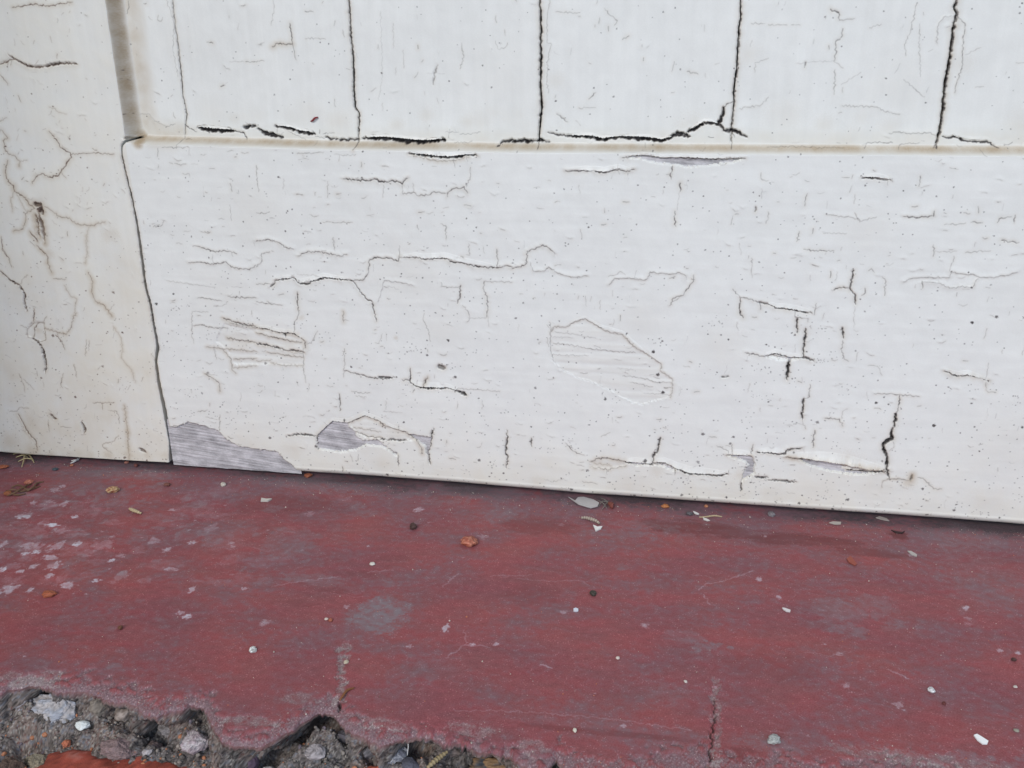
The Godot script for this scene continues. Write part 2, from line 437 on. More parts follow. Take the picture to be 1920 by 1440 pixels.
	crack([214.7, 245.7, 213.8, 252.6, 215.9, 256.8, 219.2, 257.6], 0.23, 0.34, -0.2, 0)
	crack([222, 257.1, 225.5, 254.1, 226.3, 241, 227.4, 236.3, 225.9, 228.4, 225.8, 223.7], 0.29, 0.5, -0.2, 0)
	crack([202, 229.6, 212.6, 221.6], 0.24, 0.3, 0, 0)
	crack([165.6, 260.8, 169.3, 259.2, 170.1, 256.1], 0.45, 0.6, 0, 0)
	crack([170.1, 255.9, 176.8, 256.7], 0.18, 0.34, 0.1, 0)
	crack([172.1, 252.2, 171.8, 248.3, 169.5, 246.7, 170.1, 241.2, 169.7, 238], 0.46, 0.5, 0, 0)
	crack([152.7, 236.9, 169.7, 238], 0.13, 0.21, 0, 0)
	crack([156.7, 237.2, 156.5, 235], 0.66, 0.55, 0, 0)
	crack([169.3, 238, 174.1, 234.8], 0.18, 0.3, 0, 0)
	crack([170.5, 234, 171.3, 222.7], 0.31, 0.35, 0, 0)
	crack([138, 254.3, 146.5, 254], 0.18, 0.34, 0, 0)
	crack([148.6, 254.1, 152.6, 254.1], 0.18, 0.26, 0, 0)
	crack([184, 252.5, 189, 254], 0.18, 0.3, 0, 0)
	crack([174.1, 227.2, 182.4, 232.8], 0.18, 0.21, 0, 0)
	crack([175.6, 217.6, 191.5, 217.2, 195.9, 214.8, 202.5, 213.7], 0.18, 0.34, 0.1, 0)
	crack([227.9, 240.6, 234, 243.7], 0.17, 0.3, 0, 0)
	crack([250.4, 237, 253.9, 236.9], 0.23, 0.34, 0, 0)
	crack([234.4, 226.1, 237.9, 226.5], 0.23, 0.26, 0, 0)
	crack([197.7, 232.4, 199.5, 236.8], 0.13, 0.26, 0, 0)
	crack([198.8, 204.9, 203.5, 205.8, 206.9, 204.8, 216.5, 205.3, 219.9, 204.1], 0.24, 0.42, 0.15, 0)
	crack([187.7, 197.9, 189.5, 200.5, 200.9, 200.6], 0.25, 0.51, 0, 0)
	crack([203.4, 197.7, 205.1, 200, 213.1, 200.7], 0.24, 0.42, 0, 0)
	crack([142, 197.8, 154.5, 198.5, 166.9, 198.1, 178.3, 198.1], 0.18, 0.38, 0, 0.2)
	crack([223.2, 203.7, 224.9, 202.9, 228, 203.8, 233.9, 201.8, 237.1, 201.4, 243.4, 201.5, 248.6, 198.7], 0.73, 0.9, 0.35, 0)
	crack([240.1, 198.1, 241.6, 195.6], 0.17, 0.34, 0, 0)
	crack([220.3, 201.6, 220.9, 200, 219.1, 198.3], 0.3, 0.7, 0, 0)
	crack([187.2, 184.8, 192.9, 184.9, 200.3, 184], 0.75, 0.75, 0.35, 0)
	crack([213.4, 186.1, 213.4, 181.5], 0.3, 0.5, 0, 0)
	crack([172.2, 166.9, 184.5, 165.9, 188.4, 164.3, 196, 166.2], 0.25, 0.34, 0.1, 0)
	crack([185.5, 168.1, 188.5, 163.8], 0.25, 0.42, 0, 0)
	crack([208.3, 166.9, 214.9, 166.5, 222, 167.5, 222.1, 169.8], 0.46, 0.6, 0.25, 0)
	crack([227.5, 163.4, 233.1, 163.5, 237, 164.5], 0.24, 0.34, 0, 0)
	crack([239.4, 164.7, 244.6, 164.7], 0.3, 0.5, 0, 0)
	crack([251.3, 165, 251.8, 166.7, 257.1, 167.9], 0.3, 0.5, 0, 0)
	crack([258.6, 168.6, 258.7, 164.8], 0.45, 0.6, 0, 0)
	crack([241.3, 172.4, 242, 169.4], 0.3, 0.5, 0, 0)
	crack([235.4, 169.3, 238.3, 168.9], 0.18, 0.34, 0, 0)
	crack([171.9, 157.7, 182.9, 157.8], 0.19, 0.26, 0, 0)
	crack([160.4, 158.3, 159.6, 153.3], 0.26, 0.42, 0, 0)
	crack([163.4, 149.4, 168.6, 148.8, 177.9, 149.1], 0.32, 0.5, 0, 0)
	crack([254.7, 156.5, 258.4, 155.8, 262.4, 155.7], 0.45, 0.6, 0, 0)
	crack([223.9, 153.4, 224.7, 147.8], 0.25, 0.47, 0, 0)
	crack([224.5, 150, 235.1, 150.5], 0.18, 0.26, 0, 0)
	crack([239.2, 150.1, 250.3, 151.2], 0.24, 0.34, 0, 0)
	crack([-264.3, 144.7, -261.6, 141.1], 0.65, 0.7, 0, 0.65)
	crack([-262.7, 138.5, -257.1, 132.4, -257.6, 127.2, -256.2, 123], 0.43, 0.5, 0, 0.75)
	crack([-284.8, 142, -285.3, 134.7, -282.6, 131.1, -281.6, 125.3], 0.35, 0.55, 0, 0.15)
	crack([-229.9, 145.6, -231.5, 135.3, -233.7, 129], 0.25, 0.21, 0, 0.55)
	crack([-289.8, 122.4, -284, 116.7, -278.7, 114.2, -276.8, 109.4, -278.2, 102.8, -277.4, 98.5], 0.94, 0.85, 0.15, 0.15)
	crack([-277.9, 115.3, -276.2, 118, -272.1, 120.8], 0.26, 0.34, 0, 0.15)
	crack([-272.6, 100.3, -274.3, 92], 0.68, 0.8, 0, 0.15)
	crack([-267.4, 92.9, -265.1, 95.7], 0.26, 0.51, 0, 0.15)
	crack([-279.6, 87.9, -283.4, 89.4], 0.27, 0.42, 0, 0.15)
	crack([-277.4, 81.3, -273.8, 78.7, -271.8, 74.3, -271.6, 66.3, -273.3, 59.4], 1.1, 0.9, 0, 0.15)
	crack([-279.7, 87.3, -274.7, 91.4, -267.6, 92, -268.6, 81.2, -271.8, 79.9, -277.4, 81.6, -280.5, 82.3, -279.7, 87.3], 0.36, 0.51, 0, 0.15)
	crack([-271.2, 91.6, -275, 87.6, -276.6, 82.5], 0.45, 0.7, 0, 0.15)
	crack([-267.1, 88.5, -260, 86.3, -254.3, 85.4, -250, 89.8, -247.5, 96.5, -244.8, 98.8], 0.35, 0.42, 0.1, 0.45)
	crack([-261.5, 84.3, -258.1, 80.6, -257.1, 75.6], 0.44, 0.6, 0, 0.15)
	crack([-249.7, 115.3, -246.9, 109, -243.2, 107.5, -246.5, 98.7], 0.26, 0.34, 0, 0.35)
	crack([-255.8, 119.3, -248.1, 119.1], 0.34, 0.42, 0, 0.15)
	crack([-232.8, 123.8, -230.9, 118.6, -232.6, 112.2, -231.4, 106.4, -226.6, 104.9, -223.9, 100.8, -222.4, 97.6], 0.34, 0.42, 0.1, 0.65)
	crack([-223.9, 100.8, -219.7, 105.2], 0.26, 0.3, 0, 0.15)
	crack([-222.1, 91.1, -218.6, 84.7, -218.6, 78, -220.7, 72.4, -215, 64.8, -214, 57], 0.26, 0.21, 0, 0.45)
	crack([-241.5, 82.5, -243.9, 72.3], 0.26, 0.38, 0, 0.15)
	crack([-239.8, 82, -241.2, 75.8], 0.26, 0.34, 0, 0.15)
	crack([-291.2, 58.4, -289.3, 50.4, -289.6, 46.2], 0.28, 0.38, 0, 0.15)
	crack([-288.9, 55, -283, 48.4], 0.28, 0.3, 0, 0.15)
	crack([-260.9, 60.1, -264.1, 53, -263.3, 50.7], 0.36, 0.47, 0, 0.15)
	crack([-252.7, 66.2, -252.4, 58.2], 0.36, 0.47, 0, 0.15)
	crack([-303.6, 32.4, -297.8, 33.3, -295.4, 35.8, -289.3, 35.6], 0.37, 0.42, 0.1, 0.15)
	crack([-297.7, 30.9, -295.7, 25.6, -293.4, 19.1, -289, 13.4, -289.1, 7.2], 0.71, 0.65, 0.1, 0.55)
	crack([-244.7, 41.9, -230.3, 43.1], 0.36, 0.51, 0, 0.15)
	crack([-238.1, 42.3, -239, 37.6], 0.36, 0.51, 0, 0.15)
	crack([-235.4, 37.8, -230.1, 37.6, -228.6, 33.6, -229.3, 29.4], 0.36, 0.42, 0, 0.15)
	crack([-231.1, 21, -234.8, 17.1, -242.4, 14.8, -243.3, 12.9, -237.4, 8.5], 0.37, 0.38, 0, 0.15)
	crack([-254.5, 27.7, -253.3, 24.2, -254.6, 20.6], 1.83, 0.7, 0, 0.15)
	crack([-218.1, 12.9, -214.1, 10.6], 1.45, 0.6, 0, 0.15)
	crack([-274.9, 31.8, -271.7, 29.6], 1.35, 0.55, 0, 0.55)
	crack([-224.1, 41.4, -224.5, 25, -226.5, 5.6], 0.45, 0.25, 0, 0.95)
	crack([-277.6, 27.4, -278.4, 20.2], 0.37, 0.38, 0, 0.15)
	crack([-269.7, 24.4, -262.4, 24.2], 0.37, 0.3, 0, 0.15)
	crack([-169.3, 131.7, -162.8, 132.2, -154.3, 131.1, -146.7, 132.9, -143.8, 130, -133.4, 128.8, -131.2, 129.9, -128.9, 131.5], 0.4, 0.55, 0.3, 0)
	crack([-184.4, 120.8, -171, 119.3, -155, 117.8], 0.25, 0.21, 0.1, 0)
	crack([-145.2, 118.5, -138.8, 118.4], 0.24, 0.26, 0, 0)
	crack([-166.7, 111.1, -159.1, 111.1, -152.2, 110.1], 0.33, 0.47, 0.15, 0)
	crack([-148, 112.9, -141.7, 112.4, -131, 112.5], 0.4, 0.6, 0.2, 0)
	crack([-157.5, 106.7, -152, 107, -148.4, 109.7], 0.24, 0.3, 0, 0)
	crack([-170.5, 103, -161.2, 102.9], 0.25, 0.3, 0, 0)
	crack([-171.1, 103, -173.5, 89, -172.6, 83.6], 0.25, 0.34, 0, 0)
	crack([-171.7, 94.4, -166.6, 95.2, -162.4, 93.8, -150.4, 93.8], 0.41, 0.55, 0.2, 0)
	crack([-152.4, 99.6, -145.5, 97.8, -139.2, 96.4, -132.8, 95.7], 0.62, 0.65, 0.3, 0.4)
	crack([-148.9, 97.1, -132.9, 94.6], 0.32, 0.34, 0.1, 0.4)
	crack([-151.6, 87.9, -144.6, 86.9, -133.9, 86], 0.41, 0.55, 0.2, 0.4)
	crack([-165.1, 81.8, -155.2, 81.2, -134.4, 80.6], 0.33, 0.42, 0.2, 0.4)
	crack([-160.8, 80.9, -159.9, 74.4], 0.25, 0.38, 0, 0)
	crack([-155.3, 80.7, -150.5, 74.9, -150.7, 68.3, -148.7, 66.2], 0.33, 0.47, 0.1, 0.3)
	crack([-149.3, 75, -134.9, 76.3], 0.33, 0.38, 0.15, 0.4)
	crack([-150, 69.5, -135.4, 71.9], 0.25, 0.34, 0.1, 0.4)
	crack([-168.4, 65.1, -164.1, 63.1, -160.1, 60, -159.9, 54.4], 0.42, 0.55, 0.2, 0.3)
	crack([-168.4, 65.1, -160.6, 64.5], 0.25, 0.3, 0, 0)
	crack([-176.2, 40.4, -169.7, 41.9], 0.34, 0.42, 0, 0)
	crack([-171.5, 37.2, -164.2, 36], 0.26, 0.34, 0, 0)
	crack([-162.1, 39.5, -163.7, 29], 0.35, 0.47, 0, 0)
	crack([-197.4, 29.1, -187.8, 30.9, -186.4, 32.8], 0.35, 0.42, 0, 0)
	crack([-127.4, 145, -119.5, 146.2, -114, 144.4, -110.6, 142, -106, 141.4], 0.39, 0.55, 0.3, 0)
	crack([-103.8, 137.5, -96.9, 140.3, -90.7, 140.2, -79.7, 138.3, -75.6, 139.4], 0.38, 0.55, 0.3, 0)
	crack([-129, 130.5, -125.5, 133.6, -125, 138.1, -120.2, 139.3], 0.31, 0.42, 0.2, 0)
	crack([-130.1, 120.5, -122.1, 121.1], 0.32, 0.47, 0, 0)
	crack([-121.7, 119.3, -117.7, 123.3, -110.7, 124.5, -107.5, 125.2, -103.7, 121.7, -99.5, 121.9, -95.2, 123.8, -89.9, 125.8, -83.8, 125.2, -75.6, 124.8, -73.1, 124.2], 0.84, 0.8, 0.35, 0)
	crack([-73.1, 124.2, -69.9, 119.5, -66.1, 114.6, -63.1, 113.5, -62, 106.6, -61.2, 102], 0.58, 0.7, 0.2, 0)
	crack([-73.1, 124.6, -66.9, 125.4, -64.1, 129.2, -63.2, 136.1], 0.38, 0.65, 0.25, 0)
	crack([-63.2, 136.1, -58.5, 138.3, -51.6, 138, -46.7, 136.4, -45.8, 138.7], 0.57, 0.75, 0.35, 0)
	crack([-45.8, 138.7, -36.6, 139, -32.7, 138.1, -20, 138.8, -17.1, 137.2, -9.3, 136.3, -3.5, 134.9, 7.1, 134.6, 13.8, 135.8, 15.7, 135.4], 0.55, 0.8, 0.4, 0)
	crack([15.7, 134.4, 19.5, 135.5, 23.3, 137.5, 23.7, 144.2], 0.36, 0.7, 0.3, 0)
	crack([23.7, 144.2, 28.1, 145.3, 32, 147.8, 35.6, 146, 38.4, 143], 0.35, 0.6, 0.3, 0)
	crack([-45.7, 145, -46.1, 138.7], 0.22, 0.38, 0, 0)
	crack([7.7, 144.2, 7.7, 135.1], 0.29, 0.55, 0, 0)
	crack([-7.6, 147.1, -7.3, 141.3], 0.22, 0.34, 0, 0)
	crack([-82.5, 148.3, -82.5, 140.9], 0.23, 0.3, 0, 0)
	crack([-103.2, 127.1, -88.8, 126.6], 0.15, 0.21, 0, 0)
	crack([-59.5, 113.3, -57.1, 120, -55.3, 125.5, -47.3, 124.8, -42.3, 124, -39.3, 123.1], 0.3, 0.34, 0.25, 0)
	crack([-53.4, 122.6, -47.5, 120.8], 0.23, 0.21, 0, 0)
	crack([-23.4, 125.7, -23.4, 123.2, -15.6, 123, -12.6, 123.6], 0.22, 0.34, 0.15, 0)
	crack([-12.6, 124.1, -13.2, 118.7, -14.8, 114.1], 0.56, 0.65, 0, 0)
	crack([-11.9, 113.3, -8.5, 108.9, -8.1, 105.9, -9.7, 103.8], 0.3, 0.42, 0.15, 0)
	crack([-8.1, 105.9, 1.3, 106.8], 0.22, 0.26, 0, 0)
	crack([0.2, 126.6, 0.1, 122.2, 2, 117.3, 1.8, 110.3, 1.6, 107.3], 0.37, 0.6, 0.15, 0)
	crack([0.2, 126.9, 15.6, 127.1], 0.22, 0.34, 0.15, 0)
	crack([2.3, 107.4, 2.5, 101.8], 0.15, 0.26, 0, 0)
	crack([-106.2, 117.1, -106.7, 109.9, -106.3, 104.7], 0.4, 0.85, 0, 0)
	crack([-106.3, 104.7, -109.4, 99.4, -110.3, 93], 0.32, 0.55, 0, 0)
	crack([-132.9, 95.1, -126.5, 94.4, -119.2, 92.6, -113.8, 92.8, -110.1, 92.5, -104.1, 88.5, -104.4, 84.3], 0.61, 0.75, 0.35, 0.4)
	crack([-104.2, 86.9, -100.5, 87.1, -96.1, 94.7], 0.24, 0.38, 0, 0)
	crack([-133.2, 91.9, -122.7, 89.8, -114.2, 88.1, -106.3, 87.4], 0.4, 0.55, 0.2, 0.4)
	crack([-133.9, 85.3, -125.4, 84.3, -115.9, 82.3, -105.2, 81.6], 0.87, 0.75, 0.25, 0.4)
	crack([-128, 80.4, -118.3, 79.3, -106.6, 78.3], 0.33, 0.47, 0.15, 0.4)
	crack([-135.1, 74.8, -126.3, 75.6], 0.25, 0.34, 0, 0.3)
	crack([-126.4, 74, -119, 72.8, -107, 73.4], 0.24, 0.38, 0.1, 0.3)
	crack([-105.6, 83.7, -106.7, 70.7, -105.8, 63.1], 0.32, 0.42, 0, 0)
	crack([-116.5, 92.2, -115.7, 90.1], 1.42, 0.75, 0, 0)
	crack([-131.2, 110.4, -124.9, 109.6, -115.4, 109], 0.32, 0.42, 0.15, 0)
	crack([-80.2, 106.9, -80.5, 100.7], 0.31, 0.42, 0, 0.4)
	crack([-33.5, 107.8, -34.2, 103.7, -31.9, 98.7, -30.6, 91.6], 0.23, 0.38, 0, 0)
	crack([-58.1, 94.9, -60.5, 89.1, -62.5, 89.5], 0.23, 0.3, 0, 0)
	crack([-81.1, 84.9, -81.9, 74.2, -82.9, 67.7], 0.24, 0.42, 0, 0)
	crack([-81.5, 71.5, -73.2, 69.8, -66.9, 68.6, -58.6, 68, -52.2, 69.4], 0.6, 0.65, 0.25, 0)
	crack([-61.7, 68.9, -54.3, 68.7], 1.04, 0.8, 0, 0)
	crack([-48.1, 68, -43.5, 67.7, -42.8, 75.2], 0.59, 0.85, 0, 0)
	crack([-43.5, 67.2, -40, 64.7, -35.8, 64.1, -28.6, 64.1, -21.4, 64.5, -15.3, 62.9], 1.02, 0.9, 0.3, 0)
	crack([-15.8, 62.9, -11.2, 61], 1.53, 0.85, 0, 0)
	crack([-21.4, 64.5, -5, 64.6, 8.1, 64.3], 0.23, 0.34, 0, 0)
	crack([-35.8, 65.5, -33, 70.5], 0.83, 0.5, 0, 0.5)
	crack([-41.1, 62.5, -42.2, 60.8], 0.31, 0.51, 0, 0)
	crack([-78.7, 59.2, -73.9, 58.6, -67.6, 58.8], 0.32, 0.38, 0, 0)
	crack([-76.2, 56.6, -69.8, 56.2], 0.24, 0.34, 0, 0)
	crack([-86.1, 57.1, -86.6, 46.6], 0.62, 0.6, 0, 0)
	crack([-16, 55.3, -16.8, 52.6], 0.23, 0.34, 0, 0)
	crack([-60.3, 47.7, -49.1, 47.8], 0.24, 0.26, 0, 0)
	crack([-26.1, 77, -23, 76.5], 1.84, 0.45, 0, 0.4)
	crack([-120, 28.5, -113.2, 29.9, -102.2, 29.5], 0.9, 0.7, 0.3, 0)
	crack([-101.6, 29.8, -96.2, 35.3, -91.5, 39.5, -81.7, 39.6, -77.2, 41.6, -71.7, 44.4, -63.3, 41.9, -60.2, 38.8, -48.7, 36.2, -41.4, 31.6, -38.5, 26.2, -38.1, 22.8], 0.4, 0.65, 0.2, 0.4)
	crack([-101.6, 29.8, -102, 21.1], 0.63, 0.8, 0, 0)
	crack([-62.9, 30.2, -46.8, 30.4], 0.86, 0.7, 0, 0)
	crack([-77.8, 33.9, -69.3, 31.4, -62.8, 31.3], 0.41, 0.6, 0, 0.3)
	crack([-79.2, 36.4, -62.6, 34.7], 0.32, 0.38, 0, 0.3)
	crack([-52.7, 20.7, -53, 13.7], 0.41, 0.65, 0, 0)
	crack([-33.6, 27.7, -34.9, 23.1, -33.8, 16.3], 0.98, 0.9, 0, 0)
	crack([-30.6, 39.1, -32.3, 34.5, -33.1, 27.7], 0.85, 0.85, 0, 0)
	crack([-44.5, 33.7, -32.4, 32.5], 1.05, 0.75, 0, 0)
	crack([-82.1, 19.1, -80.8, 14.6], 0.25, 0.38, 0, 0)
	crack([-77.1, 19.5, -78, 15.4], 0.25, 0.38, 0, 0)
	crack([-87.7, 10.6, -87.9, 7.6], 0.42, 0.65, 0, 0)
	crack([-100.8, 6.1, -90.6, 8], 0.25, 0.34, 0, 0)
	crack([12.1, 40.8, 11.9, 34.2, 10.8, 27.5, 12.3, 24.2, 11.2, 17.4], 0.83, 0.75, 0, 0)
	crack([25.2, 138.6, 27.1, 133.4, 32.8, 133.7, 35.2, 136, 38.5, 133.7, 44.2, 131.7, 48.9, 131, 55.4, 131.8], 0.28, 0.42, 0.3, 0)
	crack([66.6, 131.9, 70.2, 133, 72.5, 134.9, 75.3, 133.1], 0.21, 0.3, 0.1, 0)
	crack([67.1, 127.6, 69.8, 131, 75.8, 131.4, 81.3, 131, 86.4, 131.2, 88, 135.2, 93.1, 134.7, 98.5, 134.4, 103, 135.5, 106.2, 133.8, 106.8, 131.9], 0.27, 0.42, 0.3, 0)
	crack([110.2, 134.4, 110.4, 131.1, 108, 127.2, 105.5, 123.3, 100.5, 121.7, 98.9, 117.8], 0.34, 0.65, 0.25, 0)
	crack([100.6, 119.8, 103.7, 122.3], 0.2, 0.3, 0, 0)
	crack([138.4, 144.1, 139.4, 134], 0.2, 0.34, 0, 0)
	crack([130.4, 127.6, 134.2, 123.7], 0.27, 0.42, 0, 0)
	crack([134.2, 123.7, 134.9, 115, 136.9, 112.7], 0.51, 0.8, 0, 0)
	crack([134.2, 123.5, 140.5, 122.7, 144.2, 121.1, 145, 117.4], 0.33, 0.6, 0.2, 0)
	crack([144.2, 121.1, 148.7, 120.5], 0.87, 0.85, 0.25, 0)
	crack([36.4, 100.4, 38.7, 103.5, 44.5, 103.2, 49.3, 106.4, 54.9, 108.5, 57.8, 106.8, 63.6, 103.6, 68.4, 101.3, 75, 100.9, 80.9, 94.5, 86.7, 91.3, 96.3, 85.2, 96.1, 81.2, 102.4, 77, 102.7, 71.9, 102, 66.2], 0.28, 0.42, 0.1, 0.25)
	crack([102, 66.2, 93.6, 63.6, 87.4, 61.2, 82.1, 61.9, 74.3, 65.1, 66.4, 69.8, 58.6, 73, 52.7, 74.2, 43.9, 78.4, 37.9, 83.7], 0.22, 0.19, -0.1, 0)
	crack([36.4, 100.4, 36.4, 90.8, 38.1, 83.7], 0.36, 0.45, 0, 0)
	crack([37.9, 93.9, 48.5, 93.4, 57.2, 91.8, 69.6, 90.9, 82, 90.8], 0.29, 0.36, 0.15, 0)
	crack([37.9, 87.8, 44.7, 87.3, 57.3, 87.8], 0.22, 0.26, 0.1, 0)
	crack([38.8, 100.5, 52.3, 99.1, 60.9, 98], 0.22, 0.26, 0.1, 0)
	crack([37.8, 97.4, 48.4, 97.4], 0.22, 0.21, 0.1, 0)
	crack([72.8, 81.5, 81.4, 80.7], 0.21, 0.21, 0, 0)
	crack([75.8, 77, 85.4, 76.5, 94, 74.5, 102, 74.9], 0.28, 0.34, 0.15, 0)
	crack([79.8, 73.7, 92.2, 71.8], 0.28, 0.34, 0.1, 0)
	crack([87.6, 67.9, 101.9, 67.7], 0.21, 0.27, 0.1, 0)
	crack([98.4, 71.6, 102.2, 71.7], 0.54, 0.55, 0, 0)
	crack([34.4, 104.3, 36.4, 100.9], 0.22, 0.34, 0, 0)
	crack([35.8, 105.8, 37, 100.4], 0.22, 0.34, 0, 0)
	crack([139.2, 93.9, 147.5, 92.4, 151.2, 91.8], 0.51, 0.55, 0.2, 0)
	crack([151.1, 92.6, 155.4, 94.3, 161.9, 92.6, 169, 92.5, 174.1, 91], 0.88, 0.8, 0.25, 0)
	crack([128.4, 79.4, 131.6, 80.1], 0.84, 0.6, 0, 0)
	crack([142.9, 76.7, 142.3, 71.7], 0.21, 0.34, 0, 0)
	crack([65.2, 40.6, 70.1, 43.6], 0.22, 0.34, 0, 0)
	crack([45.4, 35.4, 49.5, 30.8, 56, 28.5], 0.38, 0.5, 0.15, 0)
	crack([26, 36.8, 26, 31.9], 0.82, 0.65, 0, 0)
	crack([60.1, 25, 63.6, 27.1, 69.5, 27.9, 79.5, 26.4], 0.37, 0.65, 0.2, 0.4)
	crack([59.7, 21.6, 69.7, 20.7, 79.6, 23.7], 0.3, 0.42, 0, 0.4)
	crack([61.7, 24, 71.7, 23.1], 0.22, 0.3, 0, 0.5)
	crack([79.5, 25.8, 85.5, 25.7, 93.8, 25.8], 1.08, 0.92, 0.45, 0)
	crack([98, 41.8, 96.8, 34.7, 94.1, 30.2, 94.1, 26.4], 0.9, 0.85, 0, 0)
	crack([94.3, 26.9, 101.1, 26.9, 108.1, 23.6, 115, 21.4, 123.8, 21.5, 129.6, 21.1, 135.2, 22.9], 0.89, 0.85, 0.45, 0)
	crack([135.7, 23, 135.8, 25.2], 0.21, 0.42, 0, 0)
	crack([106.7, 23, 106.8, 20.2], 0.29, 0.51, 0, 0)
	crack([33.4, 11.8, 38.5, 10.5, 44.7, 13.2], 0.31, 0.24, 0, 0)
	crack([55.3, 12.3, 64, 11.3], 0.3, 0.38, 0, 0)
	crack([147.5, 41.5, 147, 36.2], 0.35, 0.65, 0, 0)
	crack([128.3, 39.6, 134.7, 36.9, 134.6, 34.2], 0.28, 0.47, 0, 0)
	crack([143.2, 18.1, 142.9, 13.2], 0.77, 0.9, 0, 0)
	crack([150, 22.5, 157.1, 22.5], 0.76, 0.8, -0.2, 0)
	crack([134.4, 34.4, 147.1, 34.6], 0.53, 0.7, 0.5, 0.4)
	crack([150.2, 37.3, 155.8, 37.3], 0.75, 0.85, 0.4, 0)
	crack([148.7, 120.3, 153.3, 118.5, 160.4, 118, 165.7, 117.1, 170.6, 116.7], 0.7, 0.85, 0.3, 0)
	crack([161.7, 117.6, 162.5, 114.3, 169.1, 113.7, 169.3, 111.8], 0.26, 0.42, 0.15, 0)
	crack([172.2, 121.8, 171.8, 115.7], 0.26, 0.42, 0, 0)
	crack([163.9, 113, 164.4, 105.8], 0.71, 0.9, 0, 0)
	crack([168.6, 107.9, 168.6, 101.2, 168.5, 93], 0.81, 0.97, 0, 0)
	crack([168.5, 93, 174.3, 91], 0.33, 0.75, 0, 0)
	crack([161.7, 92.1, 161.7, 86.2, 161.7, 79.8], 1.18, 0.97, 0, 0)
	crack([188.4, 139.4, 187.7, 130.3, 190.7, 126.7, 191.2, 122.1], 0.68, 0.85, 0, 0)
	crack([180.1, 129, 182.5, 130.5, 187.3, 130.4], 0.49, 0.75, 0.2, 0)
	crack([177.4, 138.6, 177.6, 135.4], 0.32, 0.65, 0, 0)
	crack([195.5, 139.6, 196.7, 140.6, 198.4, 138.7], 0.25, 0.38, 0, 0)
	crack([194.9, 130.5, 195.2, 128.2, 193.7, 126.8], 0.32, 0.6, 0, 0)
	crack([202.2, 136.7, 204.1, 135, 204.7, 127.2], 0.31, 0.45, 0, 0)
	crack([190.9, 121.1, 191.8, 109.9], 0.26, 0.21, 0, 0)
	crack([186.5, 109.2, 187.6, 104.1], 0.8, 0.88, 0, 0)
	crack([187.3, 103.1, 187.5, 97.3, 189.4, 92.6, 191.3, 91.5], 0.26, 0.51, 0, 0)
	crack([212.6, 134.4, 215.7, 136.3, 221.4, 137, 233.7, 137.4, 233.7, 140.5], 0.25, 0.42, 0.3, 0)
	crack([233.7, 140.5, 239.2, 139.5, 244.1, 139.4, 247.5, 138.1, 254, 138.1, 259.5, 139.6, 264, 141.1], 0.24, 0.42, 0.3, 0)
	crack([221.3, 134.7, 222.5, 135, 229.2, 134.5, 234.5, 132.2, 239.3, 133.1, 245, 133.5, 246.8, 137.4], 0.25, 0.42, -0.3, 0)
	crack([221.3, 135, 222, 131.7], 0.31, 0.5, 0, 0)
	crack([233.2, 140.9, 234.2, 145.4, 234.2, 148.1], 0.18, 0.38, 0, 0)
	crack([238.3, 88.9, 244.7, 86.4, 249.6, 87.2, 256.5, 86.6, 260.2, 84.4], 0.68, 0.75, 0.35, 0.2)
	crack([258.6, 94.3, 258.6, 86.7], 0.25, 0.34, 0, 0)
	crack([259, 83.8, 260.2, 79.1, 264.5, 78.8], 0.19, 0.34, 0, 0.2)
	crack([201.1, 89.8, 205.9, 89.8, 208.7, 84.9], 0.19, 0.32, 0, 0)
	crack([206, 74.7, 215.2, 75, 223, 74.9, 228.2, 74.3], 0.32, 0.5, 0.2, 0)
	crack([218.7, 74.7, 218.8, 67.7, 218.1, 62.7], 0.33, 0.75, 0, 0)
	crack([218.2, 63.7, 218.4, 56.7, 217.4, 54.6], 0.97, 1, 0, 0)
	crack([217.7, 55.6, 218, 49.5, 214.4, 46.7, 214.8, 43.1, 217.1, 39.1, 217.9, 31.4], 1.33, 1, 0, 0.08)
	crack([217.7, 32.9, 219.6, 26.8], 0.82, 0.95, 0, 0.08)
	crack([218.5, 49.5, 219.7, 45.5, 217.5, 42.8], 0.2, 0.3, 0, 0.08)
	crack([173.6, 78, 173.9, 71, 171.3, 69.8], 0.27, 0.51, 0, 0)
	crack([171.3, 69.8, 171.5, 57.7], 0.83, 0.92, 0, 0)
	crack([171.6, 57.2, 173.9, 52.7], 0.2, 0.3, 0, 0.08)
	crack([178.7, 52, 178.2, 45.7, 178.6, 42.1], 0.52, 0.65, 0, 0.08)
	crack([183.2, 59.4, 190.4, 59.4, 192.6, 55.5], 0.34, 0.55, 0.15, 0.08)
	crack([191.7, 60, 191.7, 64, 193.8, 65.4], 0.2, 0.3, 0, 0.08)
	crack([155.9, 37, 161.5, 36.7, 164.7, 37.4, 165.9, 39.6, 173.1, 41.4], 0.74, 0.88, 0.5, 0.08)
	crack([165.4, 35.4, 175.6, 34.9, 184, 34], 0.52, 0.85, 0.6, 0.58)
	crack([197.3, 30.1, 206.5, 29.7, 217.3, 30.8], 0.89, 0.97, 0.8, 0.08)
	crack([184, 34, 193.2, 34, 204.3, 33, 215.4, 31.1], 0.2, 0.34, 0.8, 0.98)
	crack([157.3, 20.9, 164.8, 20.9, 172.3, 21], 0.86, 0.75, 0.2, 0.08)
	crack([219.6, 26.8, 225, 27, 230.5, 26], 0.27, 0.42, 0.2, 0.38)
	crack([230.5, 26, 230.9, 29.7], 0.88, 0.5, 0, 0.98)
	crack([216.6, 21.2, 216.6, 25, 219.6, 26.8], 0.27, 0.34, 0.1, 0.38)
	crack([233.7, 28.6, 236.5, 28.3, 242.7, 22.5, 246.7, 22.6], 0.33, 0.45, 0, 0.08)
